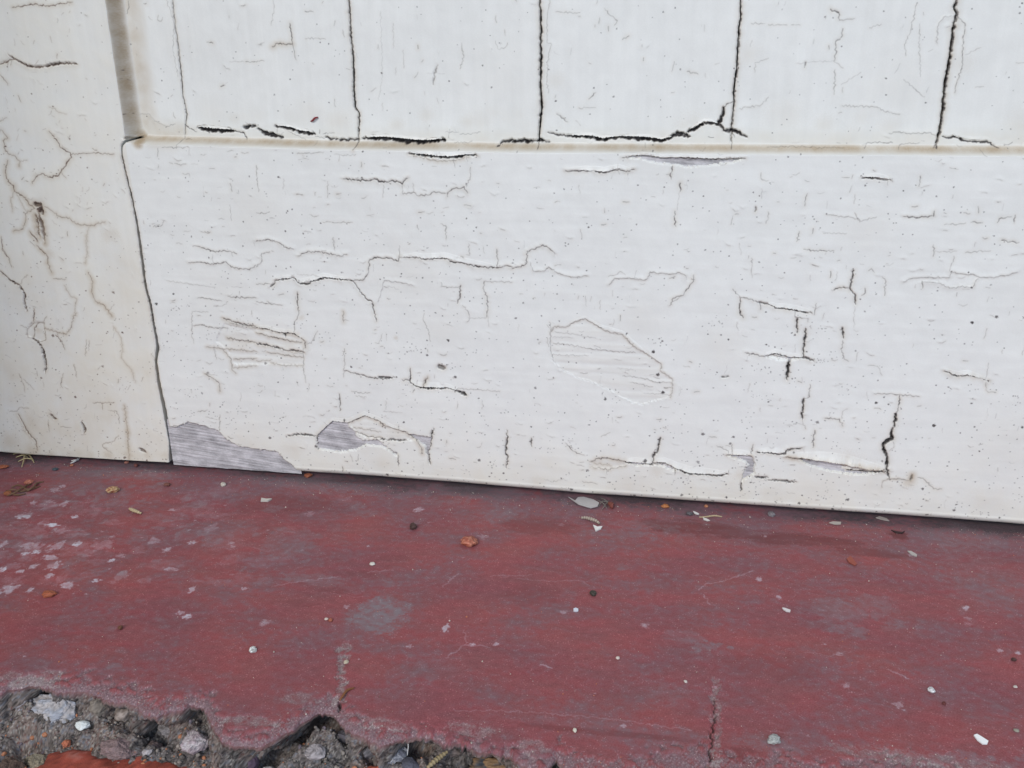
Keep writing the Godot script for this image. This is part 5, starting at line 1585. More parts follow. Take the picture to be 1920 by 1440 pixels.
	spots.append([255.2, 37.6, 3.1, 2.6, 0.33, 0])
	spots.append([239.8, 81.1, 2.3, 4.4, 0.2, 0])
	spots.append([244.6, 67.7, 4.9, 3.8, 0.21, 0])
	spots.append([250, 85.5, 3, 1.9, 0.17, 0])
	spots.append([260.9, 31.6, 5, 1.9, 0.25, 0])
	spots.append([261.3, 74, 2.2, 2.1, 0.27, 0])
	spots.append([260.2, 81.9, 1.9, 2.2, 0.31, 0])
	spots.append([252, 72.6, 4.5, 3.2, 0.32, 0])
	spots.append([289.2, 18.6, 1.7, 3.2, 0.25, 0])
	spots.append([242.7, 91.3, 2.8, 4.1, 0.16, 0])
	spots.append([238.8, 68.9, 4.6, 3, 0.34, 0])
	spots.append([249.4, 73.9, 2, 2, 0.25, 0])
	spots.append([259.1, 46.4, 3.4, 3.1, 0.36, 0])
	spots.append([234.5, 63, 2.3, 4.5, 0.15, 0])
	spots.append([261, 76.1, 3.4, 3, 0.28, 0])
	spots.append([241.3, 80, 2.8, 3.2, 0.3, 0])
	spots.append([242.4, 85.6, 4.5, 4.4, 0.16, 0])
	spots.append([192.6, 185.4, 1.5, 1.8, 0.63, 0])
	spots.append([229.2, 181.6, 3.7, 2.8, 0.62, 0])
	spots.append([211.3, 185.2, 2.8, 1.4, 0.63, 0])
	spots.append([183.7, 190.1, 3.8, 1.6, 0.36, 0])
	spots.append([209.1, 180.8, 1.4, 2.6, 0.4, 0])
	spots.append([202, 185.5, 3.3, 1.2, 0.43, 0])
	spots.append([218.4, 181.3, 3.4, 2.1, 0.55, 0])
	spots.append([208.2, 181.9, 1.9, 2.1, 0.45, 0])
	spots.append([218.6, 180.3, 4.1, 2.3, 0.58, 0])
	spots.append([224.9, 178.6, 2.1, 1.7, 0.61, 0])
	spots.append([217.5, 177.7, 3.6, 2.2, 0.63, 0])
	spots.append([230.1, 181.7, 2.7, 1.5, 0.35, 0])
	spots.append([192.6, 183.8, 2.2, 1.9, 0.39, 0])
	spots.append([204.7, 183.7, 2.1, 2.5, 0.4, 0])
	spots.append([202.4, 184.4, 2.9, 2.3, 0.38, 0])
	spots.append([205.3, 182.4, 1.3, 1, 0.63, 0])
	spots.append([232.6, 180, 1.6, 1.4, 0.34, 0])
	spots.append([212, 179.5, 4, 2.3, 0.54, 0])
	spots.append([177.8, 188, 2.9, 2.7, 0.39, 0])
	spots.append([234, 185.2, 3.2, 2, 0.5, 0])
	spots.append([218.6, 180.6, 3.6, 1.4, 0.55, 0])
	spots.append([191.1, 185.2, 1.1, 1, 0.6, 0])
	spots.append([205.1, 185.5, 2.8, 2.3, 0.37, 0])
	spots.append([172.3, 189.9, 3.1, 1.8, 0.57, 0])
	spots.append([214.9, 176.5, 2.7, 1.1, 0.35, 0])
	spots.append([188.6, 182.4, 2.4, 2.3, 0.39, 0])
	spots.append([187.6, 187, 3.4, 2.7, 0.42, 0])
	spots.append([219.8, 181.6, 3.8, 2.8, 0.32, 0])
	spots.append([191.3, 187.3, 3.9, 1.9, 0.48, 0])
	spots.append([237.5, 176.8, 3.9, 2.5, 0.71, 0])
	spots.append([-32.5, -4.5, 4.2, 5.2, 0.46, 0])
	spots.append([70.6, -13.4, 5.1, 4.3, 0.32, 0])
	spots.append([-69.8, 27, 4.9, 5.2, 0.39, 0])
	spots.append([29.5, 4, 3.3, 6.3, 0.39, 0])
	spots.append([-30.9, 15.6, 6.1, 4.2, 0.4, 0])
	spots.append([-26.9, 14.2, 5.5, 2.8, 0.39, 0])
	spots.append([59.3, -29.1, 4.4, 5.2, 0.48, 0])
	spots.append([13.8, -14.9, 4.4, 2.7, 0.43, 0])
	spots.append([45.4, 3.3, 3, 5.5, 0.38, 0])
	spots.append([-45.5, 10.1, 3.1, 6.4, 0.36, 0])
	spots.append([14.3, 0.2, 1.7, 2.8, 0.29, 0])
	spots.append([15.6, 0.6, 4.2, 5.9, 0.29, 0])
	spots.append([-8.8, 10.3, 1.8, 4.5, 0.36, 0])
	spots.append([8.4, 12.1, 4.1, 4.9, 0.27, 0])
	spots.append([10.2, 17.8, 5, 5.1, 0.3, 0])
	spots.append([-35.5, 5.2, 5.1, 6.3, 0.34, 0])
	spots.append([-57.3, 16.1, 4.1, 3.5, 0.21, 0])
	spots.append([13.4, -7.6, 6, 3.6, 0.45, 0])
	spots.append([4.9, -2.9, 5.6, 2.2, 0.38, 0])
	spots.append([5.2, -10.4, 3.1, 3.7, 0.25, 0])
	spots.append([34.8, -8.7, 5.6, 4.3, 0.32, 0])
	spots.append([76.2, -15.5, 5.4, 5.1, 0.45, 0])
	spots.append([-16.3, 12.4, 5.6, 4.9, 0.41, 0])
	spots.append([-13.3, -2.5, 2.2, 5.6, 0.44, 0])
	spots.append([-35.3, 7.7, 5.9, 2.8, 0.25, 0])
	spots.append([-41.7, 5.8, 5.5, 2, 0.46, 0])
	spots.append([-9.7, 14.2, 1.6, 3.5, 0.34, 0])
	spots.append([18.8, -1.3, 2.2, 5.9, 0.46, 0])
	spots.append([-47.6, 11.2, 6.1, 4, 0.33, 0])
	spots.append([-27.8, 10.4, 2.9, 3.6, 0.22, 0])
	spots.append([55.8, 40.2, 5.6, 2.2, 0.3, 0])
	spots.append([124.7, 18.2, 3, 2.5, 0.44, 0])
	spots.append([82, 40.8, 5.8, 2.6, 0.28, 0])
	spots.append([82.2, 33.2, 3.8, 4, 0.32, 0])
	spots.append([87.9, 25.9, 4.2, 5.1, 0.24, 0])
	spots.append([97.3, 35.2, 2.2, 5.2, 0.44, 0])
	spots.append([105.9, 27.3, 5.5, 5.5, 0.42, 0])
	spots.append([107.2, 23.9, 1.5, 3.1, 0.27, 0])
	spots.append([64.2, 35.8, 5.8, 2.7, 0.47, 0])
	spots.append([110.5, 36.4, 2.9, 3.9, 0.37, 0])
	spots.append([115.3, 30.7, 4.5, 2.7, 0.23, 0])
	spots.append([77.4, 32.5, 2.3, 2.7, 0.36, 0])
	spots.append([70.5, 36.9, 2, 2.6, 0.37, 0])
	spots.append([79.6, 36.3, 5.3, 3.8, 0.3, 0])
	spots.append([114.7, 27.8, 2.1, 3.7, 0.27, 0])
	spots.append([109.8, 22.6, 1.8, 2.3, 0.39, 0])
	spots.append([-34.8, 132.1, 3.2, 1.6, 0.41, 0])
	spots.append([-47.8, 128.4, 3.8, 2.9, 0.26, 0])
	spots.append([-38.5, 132.6, 4, 2.1, 0.58, 0])
	spots.append([-33.7, 122.4, 5.3, 4, 0.3, 0])
	spots.append([-19.9, 125.2, 3.7, 1.3, 0.27, 0])
	spots.append([-26.5, 125.2, 5.3, 3.9, 0.44, 0])
	spots.append([-38.5, 128.4, 3.5, 3.5, 0.6, 0])
	spots.append([-30.1, 136.8, 2.8, 1.4, 0.31, 0])
	spots.append([-18.6, 138.5, 1.9, 2.8, 0.59, 0])
	spots.append([-50.6, 147.1, 2.2, 2.1, 0.3, 0])
	spots.append([-20.6, 134.9, 4.4, 3, 0.33, 0])
	spots.append([-23.7, 131.3, 2.6, 2.7, 0.25, 0])
	spots.append([-15.4, 134.5, 2.1, 1.3, 0.53, 0])
	spots.append([-13.1, 133.2, 1.4, 3.6, 0.42, 0])
	spots.append([-29.2, 134.8, 4.6, 2.3, 0.45, 0])
	spots.append([-28.5, 134.6, 2.5, 1.9, 0.51, 0])
	spots.append([-23.3, 120.7, 2.5, 2.2, 0.58, 0])
	spots.append([-37.7, 134.6, 1.4, 3.3, 0.41, 0])
	spots.append([-23.2, 137, 2, 2.1, 0.38, 0])
	spots.append([-33.8, 134.2, 1.9, 3.5, 0.44, 0])
	spots.append([81.5, 177.1, 1.4, 1.6, 0.15, 0])
	spots.append([56.1, 172.5, 2.7, 1.9, 0.18, 0])
	spots.append([109.8, 150.4, 3.6, 1.9, 0.1, 0])
	spots.append([113.9, 162.1, 2.5, 1.5, 0.18, 0])
	spots.append([103.7, 148.6, 3.8, 1.8, 0.13, 0])
	spots.append([121.4, 145.1, 1.9, 1.9, 0.22, 0])
	spots.append([152.2, 162.7, 1.4, 2.9, 0.17, 0])
	spots.append([121, 165.9, 2.5, 2.3, 0.21, 0])
	spots.append([116.6, 152.8, 3.2, 2.9, 0.13, 0])
	spots.append([113.4, 152, 3.3, 2.2, 0.17, 0])
	spots.append([114.9, 154.9, 2, 3.3, 0.19, 0])
	spots.append([121.6, 154, 2.3, 2.4, 0.21, 0])
	spots.append([96.4, 162.9, 2.7, 2.8, 0.22, 0])
	spots.append([127.9, 164.3, 4.3, 2.6, 0.19, 0])
	spots.append([121.3, 170.9, 2.5, 2, 0.17, 0])
	spots.append([145, 166.7, 2.6, 1.4, 0.19, 0])
	spots.append([100.8, 168.1, 3.1, 1, 0.23, 0])
	spots.append([88.1, 160.6, 4.5, 2.4, 0.1, 0])
	spots.append([105, 157.9, 2.1, 2.3, 0.19, 0])
	spots.append([152.3, 147.7, 1.7, 2.4, 0.11, 0])
	spots.append([98.3, 150.5, 3.5, 1.2, 0.17, 0])
	spots.append([99.6, 164.1, 3.4, 3.2, 0.2, 0])
	spots.append([117.8, 158.5, 3.4, 2.4, 0.16, 0])
	spots.append([115.1, 148.2, 1.4, 2.6, 0.22, 0])
	spots.append([-170.5, 172.5, 1.8, 3.4, 0.36, 0])
	spots.append([-124.5, 156.5, 5, 2.4, 0.17, 0])
	spots.append([-166.4, 150.2, 2.7, 1.3, 0.2, 0])
	spots.append([-151.9, 149.3, 3.4, 2.9, 0.23, 0])
	spots.append([-163.3, 145.2, 1.3, 3, 0.16, 0])
	spots.append([-205.7, 167.6, 4.6, 1.9, 0.35, 0])
	spots.append([-133.1, 169.8, 4.2, 1.1, 0.2, 0])
	spots.append([-231.9, 165, 1.9, 2.3, 0.34, 0])
	spots.append([-128, 171.6, 4.1, 3, 0.22, 0])
	spots.append([-167.7, 158.8, 2.4, 3.2, 0.17, 0])
	spots.append([-165.4, 160.7, 4.5, 2.8, 0.18, 0])
	spots.append([-138.1, 147.6, 3.9, 1.4, 0.32, 0])
	spots.append([-168.3, 152.9, 1.5, 3.2, 0.2, 0])
	spots.append([-156.6, 147.4, 2.8, 2.4, 0.21, 0])
	spots.append([-201.5, 166.6, 3.5, 2.1, 0.3, 0])
	spots.append([-143, 157.1, 3.5, 3.4, 0.27, 0])
	spots.append([-151.1, 165.7, 4, 2.5, 0.17, 0])
	spots.append([-138.6, 162.6, 3.4, 2.2, 0.21, 0])
	spots.append([-147.6, 171.7, 4.3, 2, 0.25, 0])
	spots.append([-168, 153.2, 4.4, 1.2, 0.21, 0])
	spots.append([-232.8, 96.3, 3, 4.6, 0.16, 1])
	spots.append([-270.3, 68.6, 4.9, 6.3, 0.2, 1])
	spots.append([-206.8, 91.6, 3.2, 5.2, 0.11, 1])
	spots.append([-181.7, 106.2, 6.5, 4.5, 0.1, 1])
	spots.append([-234.8, 84.6, 5.7, 5.1, 0.13, 1])
	spots.append([-223.2, 132, 6, 4.6, 0.09, 1])
	spots.append([-227.4, 85.8, 4.7, 4.9, 0.19, 1])
	spots.append([-250.6, 82.7, 6, 4.9, 0.11, 1])
	spots.append([-224.1, 117.4, 3.3, 3.6, 0.18, 1])
	spots.append([-200.6, 97.5, 7.9, 5.5, 0.1, 1])
	spots.append([-197.5, 66.6, 6.6, 3.6, 0.15, 1])
	spots.append([-191, 117.1, 3.2, 3.5, 0.1, 1])
	spots.append([-241.6, 83.1, 7.8, 5.6, 0.1, 1])
	spots.append([-250, 64.4, 4.6, 6.1, 0.09, 1])
	spots.append([-214, 128.7, 6.8, 5, 0.16, 1])
	spots.append([-266.7, 44.8, 8.9, 4.4, 0.14, 1])
	spots.append([-235.1, 72.8, 3.4, 6.2, 0.13, 1])
	spots.append([-199.6, 113, 2.8, 5.2, 0.1, 1])
	spots.append([-167.8, 91.3, 4.5, 4.6, 0.13, 1])
	spots.append([-217.6, 140.1, 6.3, 3, 0.2, 1])
	spots.append([-246.1, 53.6, 5.6, 4.7, 0.21, 1])
	spots.append([-236.1, 107.2, 6.2, 4.7, 0.15, 1])
	spots.append([-148, 118.1, 3.6, 4, 0.13, 1])
	spots.append([-202.7, 102, 5, 2.6, 0.09, 1])
	spots.append([-243, 100.8, 3.1, 3.5, 0.11, 1])
	spots.append([-216.1, 54.6, 8.3, 6.5, 0.15, 1])
	spots.append([-196.5, 126, 3.8, 5, 0.11, 1])
	spots.append([-256.3, 89.1, 3.4, 5.2, 0.15, 1])
	spots.append([-247.4, 75.4, 7.5, 3.1, 0.11, 1])
	spots.append([-230.1, 91.9, 5.1, 5, 0.1, 1])
	spots.append([-233.2, 121.4, 3.8, 3.2, 0.15, 1])
	spots.append([-219.1, 76.2, 7.8, 4.5, 0.1, 1])
	spots.append([-212, 82.7, 3.6, 4.7, 0.14, 1])
	spots.append([-202.3, 97, 3.5, 3.8, 0.12, 1])
	spots.append([-215.6, 96.5, 4.4, 2.6, 0.13, 1])
	spots.append([-220.9, 115.5, 3.7, 3.3, 0.2, 1])
	spots.append([-209.1, 81.3, 6.2, 3.5, 0.21, 1])
	spots.append([-193.5, 99.1, 5.7, 4.1, 0.21, 1])
	spots.append([-233, 95.2, 3.4, 4.6, 0.08, 1])
	spots.append([-230.1, 126.4, 5.1, 5.2, 0.15, 1])
	spots.append([-219.8, 107.8, 5.2, 3.7, 0.18, 1])
	spots.append([-273.9, 83.7, 5.7, 4.2, 0.09, 1])
	spots.append([-234.1, 80.8, 5.6, 5.1, 0.16, 1])
	spots.append([-189.8, 124.2, 3.4, 5, 0.22, 1])
	spots.append([-197.9, 93.6, 4.8, 4.4, 0.19, 1])
	spots.append([-196.4, 126.2, 4.4, 3.3, 0.09, 1])
	spots.append([-147.2, 49.9, 10.4, 6.5, 0.11, 1])
	spots.append([-161, 28.1, 14.7, 9, 0.06, 1])
	spots.append([-81.5, 19.5, 6.8, 5.5, 0.1, 1])
	spots.append([-118.9, 65.2, 12, 7.9, 0.08, 1])
	spots.append([-114.5, 92, 6.5, 7, 0.1, 1])
	spots.append([-112.5, 114.3, 11.4, 3.8, 0.11, 1])
	spots.append([-144, 69.2, 8.4, 5, 0.06, 1])
	spots.append([-173.1, 58.5, 14.2, 5.9, 0.09, 1])
	spots.append([-125.1, 71.3, 7.5, 7.9, 0.1, 1])
	spots.append([-123.5, 63.7, 12.3, 4.7, 0.07, 1])
	spots.append([-148.8, 103.1, 12, 5.9, 0.1, 1])
	spots.append([-101.5, 109.8, 7.5, 6.4, 0.09, 1])
	spots.append([-97.5, 92.7, 10.4, 6, 0.07, 1])
	spots.append([-91.2, 109.2, 5, 5, 0.1, 1])
	spots.append([-122.8, 78.8, 13.6, 7.3, 0.1, 1])
	spots.append([-156.4, 21, 10, 9.7, 0.12, 1])
	spots.append([-172.2, 32.3, 5.5, 4.8, 0.09, 1])
	spots.append([-129.2, 66.3, 13.3, 8.1, 0.05, 1])
	spots.append([-163.4, 31.2, 8, 7.2, 0.06, 1])
	spots.append([-199.9, 111, 8.1, 5.1, 0.07, 1])
	spots.append([-166.1, 47, 8.7, 6.6, 0.09, 1])
	spots.append([-97.7, 58.4, 6.4, 4.6, 0.07, 1])
	spots.append([-152.2, 74.4, 6.3, 5.5, 0.05, 1])
	spots.append([-179.4, 118.7, 6.7, 5.3, 0.1, 1])
	spots.append([-207.6, 7.2, 10.8, 5.4, 0.1, 1])
	spots.append([-89.4, 89.8, 4.8, 3.9, 0.07, 1])
	spots.append([-226.6, 50.4, 5.6, 9.1, 0.07, 1])
	spots.append([-127.8, 80.5, 7.3, 3.1, 0.08, 1])
	spots.append([-157, 41.6, 7.3, 9.3, 0.11, 1])
	spots.append([-162.7, 63.7, 8.4, 3.7, 0.1, 1])
	spots.append([-251, 67.7, 5.1, 3.3, 0.7, 1])
	spots.append([-229.5, 74.1, 4.1, 2.7, 0.9, 1])
	spots.append([-220.7, 79.8, 4.9, 3.7, 0.4, 1])
	spots.append([-256.3, 52.4, 2.1, 2.4, 0.5, 1])
	spots.append([-247.9, 49.7, 2.5, 3, 0.35, 1])
	spots.append([-237.8, 50.1, 2.7, 3.5, 0.45, 1])
	spots.append([-222.4, 63.7, 2.4, 2.2, 0.8, 1])
	spots.append([-227.2, 96.3, 5, 4.5, 0.5, 1])
	spots.append([-219, 102.1, 2.5, 2.4, 0.8, 1])
	spots.append([-223.5, 104.5, 2.2, 2.4, 0.8, 1])
	spots.append([-223.7, 99.1, 5.6, 5.9, 0.35, 1])
	spots.append([-212.2, 95.6, 4.5, 5.4, 0.5, 1])
	spots.append([-208.3, 105.8, 4.9, 2.8, 0.65, 1])
	spots.append([-202.1, 91.7, 2.8, 3, 0.75, 1])
	spots.append([-189.1, 90.7, 6.7, 6, 0.3, 1])
	spots.append([-225.2, 119.9, 2.1, 2.7, 0.8, 1])
	spots.append([-215.1, 120.3, 2.1, 2.2, 0.65, 1])
	spots.append([-211.4, 114.6, 2.4, 2.7, 0.5, 1])
	spots.append([-201.4, 113.5, 3.8, 4.1, 0.6, 1])
	spots.append([-197.9, 122, 2.6, 2.7, 0.6, 1])
	spots.append([-183.1, 128.4, 4.4, 3, 0.65, 1])
	spots.append([-172.2, 122.3, 2.3, 1.7, 0.8, 1])
	spots.append([-209.7, 136, 4.6, 5, 0.6, 1])
	spots.append([-199.1, 135.3, 1.8, 2.1, 0.8, 1])
	spots.append([-175.9, 103.2, 1.9, 1.9, 0.8, 1])
	spots.append([-173.4, 98, 2.5, 2.4, 0.45, 1])
	spots.append([-153.2, 88.8, 2.5, 3, 0.5, 1])
	spots.append([-141.2, 106.3, 4.5, 2.3, 0.5, 1])
	spots.append([-164.7, 81.2, 3.9, 4.1, 0.35, 1])
	spots.append([-143.4, 80, 2.5, 2.1, 0.55, 1])
	spots.append([-121.6, 121.7, 1.8, 3.4, 0.6, 1])
	spots.append([-140.8, 64, 4, 5.5, 0.25, 1])
	spots.append([-162.1, 116.2, 3.9, 5.8, 0.25, 1])
	spots.append([-113.2, 142.8, 2.4, 2, 0.8, 1])
	spots.append([-242, 97.6, 2.8, 3.5, 0.5, 1])
	spots.append([-96.5, 117.7, 1.5, 1.7, 0.6, 1])
	spots.append([7.2, 132.8, 1.9, 3.5, 0.75, 1])
	spots.append([-75.3, 140.9, 2.9, 1.9, 0.4, 1])
	spots.append([-42.6, 123.5, 2, 1.7, 0.4, 1])
	spots.append([-34.3, 25.4, 3, 3, 0.5, 1])
	spots.append([149.4, 68.7, 1.8, 1.9, 0.6, 1])
	spots.append([157.5, 82.9, 1.2, 1.8, 0.5, 1])
	spots.append([197.2, 153.5, 2.3, 2, 0.45, 1])
	spots.append([178.8, 145, 1.7, 1.7, 0.35, 1])
	spots.append([254.5, 110.8, 1.3, 1.6, 0.6, 1])
	spots.append([247.6, 110.1, 1.4, 1.6, 0.65, 1])
	spots.append([241.5, 79, 1.2, 1.8, 0.5, 1])
	spots.append([149.2, 68.3, 1.5, 2.4, 0.7, 1])
	spots.append([228, 32.7, 2.4, 2.7, 0.55, 1])
	spots.append([-93.8, 39.4, 2.7, 2.9, 0.3, 1])
	spots.append([7.4, 49.5, 3.4, 2.7, 0.25, 1])
	for s in spots:
		spot([grey, pale, dark, worn][s[5]], s[0], s[1], s[2], s[3], s[4], s[5] == 1)
	for i in 90:   # dried drops
		var x := SX0 + 670.0 * rng.randf()
		var z := rng.randf_range(15.0, 200.0)
		var r := 0.5 + 1.3 * pow(rng.randf(), 2.5)
		if rng.randf() < 0.4:
			x = rng.randf_range(-330.0, -100.0)
			z = rng.randf_range(30.0, 150.0)
			r *= 1.5
		spot(pale, x, z, r * 1.2, r, rng.randf_range(0.2, 0.6), true)
	# pale hair cracks and scratches
	scratch(pale, [120.2, 83.4, 123.3, 78.2, 133.1, 72.8, 146.6, 61.3], 0.16, 0.22)
	scratch(pale, [122.7, 87.6, 125, 94.5], 0.16, 0.19)
	scratch(pale, [32.5, 87.2, 50.9, 86.6, 63.7, 83.6, 68, 87.7], 0.16, 0.14)
	scratch(pale, [12.4, 154.2, 18.3, 143.8, 26.4, 142.4, 30.2, 143.7], 0.16, 0.19)
	scratch(pale, [15.7, 132.3, 19.1, 141.7], 0.16, 0.17)
	scratch(pale, [23.2, 185.1, 54.8, 181.4, 86.3, 180.9, 117, 181.9], 0.16, 0.14)
	scratch(pale, [-42.1, 92.8, -29.7, 88.3], 0.16, 0.19)
	scratch(pale, [197.8, 131.1, 206.2, 136.7], 0.16, 0.19)
	scratch(pale, [-84.1, 113.3, -73.1, 106.7, -54, 98.7], 0.16, 0.17)
	scratch(pale, [53.7, 151.8, 58.4, 152.9], 0.16, 0.28)
	scratch(pale, [-2.1, 100, 1.1, 90.8, 3.6, 87.4], 0.16, 0.17)
	scratch(pale, [19.1, 86.9, 39.8, 82.6], 0.16, 0.14)
	for i in 16:
		var x := rng.randf_range(-280.0, 280.0)
		var z := rng.randf_range(20.0, 195.0)
		var dx := rng.randf_range(4.0, 22.0)
		scratch(pale, [x, z, x + dx * 0.5, z + rng.randf_range(-2.0, 2.0), x + dx, z + rng.randf_range(-5.0, 5.0)], 0.14, rng.randf_range(0.05, 0.1))
	step_h.resize(SW * SH)
	step_col.resize(SW * SH * 3)
	var edge := PackedFloat32Array()
	for x in SW:
		edge.append(edge_z(SX0 + x / SS))
	for y in SH:
		var row := y * SW
		var z := SZ0 + y / SS
		for x in SW:
			var i := row + x
			var st := (streak[i] - 128) / 128.0
			var bl := (blotch[i] - 128) / 128.0
			var du := (dust[i] - 128) / 128.0
			var f := (fine[i] - 128) / 128.0
			var m := (mid[i] - 128) / 128.0
			var r := 136.0 + 7.0 * st + 9.0 * bl + 19.0 * f + 7.0 * m
			var g := 73.0 - 3.0 * st + 2.0 * bl + 18.0 * f + 6.0 * m
			var b := 76.0 - 2.0 * st - 1.0 * bl + 18.0 * f + 6.0 * m
			# settled dust: thickest against the door
			var near := clampf(1.0 - z / 60.0, 0.0, 1.0)
			var k := 0.17 + 0.55 * near * near + 0.55 * du + 0.38 * m + 0.2 * f + 0.1 * bl
			k = clampf(k, 0.0, 0.8)
			r += (112.0 - r) * k
			g += (89.0 - g) * k
			b += (97.0 - b) * k
			# small sharp-edged places where the red has rubbed through
			if m + 0.45 * f + 0.5 * du > 0.62:
				r += (130.0 - r) * 0.42
				g += (102.0 - g) * 0.42
				b += (104.0 - b) * 0.42
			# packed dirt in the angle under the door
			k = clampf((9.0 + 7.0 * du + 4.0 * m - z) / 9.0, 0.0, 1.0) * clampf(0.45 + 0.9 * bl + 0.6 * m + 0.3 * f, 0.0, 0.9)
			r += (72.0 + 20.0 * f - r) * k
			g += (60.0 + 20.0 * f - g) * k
			b += (63.0 + 18.0 * f - b) * k
			k = dark[i] * clampf(0.9 + 0.5 * st, 0.0, 1.0)
			r += (98.0 - r) * k
			g += (47.0 - g) * k
			b += (48.0 - b) * k
			k = grey[i] * clampf(0.85 + 0.6 * m + 0.3 * f, 0.0, 1.0)
			r += (124.0 - r) * k
			g += (110.0 - g) * k
			b += (115.0 - b) * k
			# the coat is worn off towards the broken edge
			var e := edge[x] - z
			var wear := clampf((8.5 + 9.0 * bl + 8.0 * m + 2.0 * f - e) / 3.6, 0.0, 1.0)
			wear = maxf(wear, worn[i] * clampf(0.95 + 0.8 * m + 0.4 * f, 0.0, 1.0))
			var h := 0.55 * bl + 0.13 * m + 0.05 * f
			if wear > 0.0:
				var a := (agg[i] - 128) / 128.0
				var q := wear * clampf((0.55 if worn[i] < 0.3 else 0.95) + 0.8 * a + 0.5 * m + 0.5 * clampf(1.0 - e / 6.0, 0.0, 1.0), 0.0, 1.0)
				r += ((122.0 if worn[i] < 0.3 else 138.0) + 40.0 * f + 20.0 * a - r) * q
				g += ((99.0 if worn[i] < 0.3 else 122.0) + 38.0 * f + 18.0 * a - g) * q
				b += ((103.0 if worn[i] < 0.3 else 122.0) + 38.0 * f + 14.0 * a - b) * q
				h += wear * (0.38 * a + 0.12 * f) - 0.9 * wear * wear - 0.8 * clampf(1.0 - e / 8.0, 0.0, 1.0)
			k = clampf(pale[i] * (1.3 + 0.5 * m + 0.35 * f), 0.0, 1.0)
			r += (196.0 - r) * k
			g += (196.0 - g) * k
			b += (206.0 - b) * k
			h += 0.06 * pale[i]
			k = split[i]
			if k > 0.0:
				r += (38.0 - r) * k * 0.85
				g += (28.0 - g) * k * 0.85
				b += (28.0 - b) * k * 0.85
				h -= 1.9 * k
			if f > 0.6 and m > 0.0:
				r += 38.0; g += 36.0; b += 34.0
			step_h[i] = h
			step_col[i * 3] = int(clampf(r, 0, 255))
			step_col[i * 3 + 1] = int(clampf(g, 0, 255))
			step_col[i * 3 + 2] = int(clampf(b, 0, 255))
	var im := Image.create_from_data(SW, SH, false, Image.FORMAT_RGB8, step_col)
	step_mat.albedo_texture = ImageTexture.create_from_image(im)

func spot(m: PackedFloat32Array, x: float, z: float, rx: float, rz: float, k: float, ring: bool):
	var cx := (x - SX0) * SS
	var cy := (z - SZ0) * SS
	var ax := rx * SS
	var ay := rz * SS
	for py in range(maxi(0, int(cy - ay * 1.4)), mini(SH, int(cy + ay * 1.4) + 1)):
		for px in range(maxi(0, int(cx - ax * 1.4)), mini(SW, int(cx + ax * 1.4) + 1)):
			var e := Vector2((px - cx) / ax, (py - cy) / ay).length()
			e += (0.6 if ring else 0.35) * jit.get_noise_2d(px * 1.6 / ax + x, py * 1.6 / ay + z) + 0.2 * jit.get_noise_2d(px * 0.3, py * 0.3)
			var s := clampf((1.0 - e) / (0.5 if ring else 0.32), 0.0, 1.0)
			if ring:
				s *= 0.7 + 0.3 * clampf(1.0 - absf(e - 0.7) / 0.3, 0.0, 1.0)
			var i := py * SW + px
			if k * s > m[i]:
				m[i] = k * s

func scratch(m: PackedFloat32Array, p: Array, w: float, k: float):
	for i in range(0, p.size() - 2, 2):
		var a := Vector2((p[i] - SX0) * SS, (p[i + 1] - SZ0) * SS)
		var b := Vector2((p[i + 2] - SX0) * SS, (p[i + 3] - SZ0) * SS)
		var n := int(a.distance_to(b)) + 1
		for j in n:
			var q := a.lerp(b, float(j) / n) + Vector2(jit.get_noise_2d(p[0] + j * 0.12, i), jit.get_noise_2d(p[1] + j * 0.12, i + 9.0)) * 3.0
			var r := w * SS
			for py in range(maxi(0, int(q.y - r)), mini(SH, int(q.y + r) + 1)):
				for px in range(maxi(0, int(q.x - r)), mini(SW, int(q.x + r) + 1)):
					m[py * SW + px] = maxf(m[py * SW + px], k)

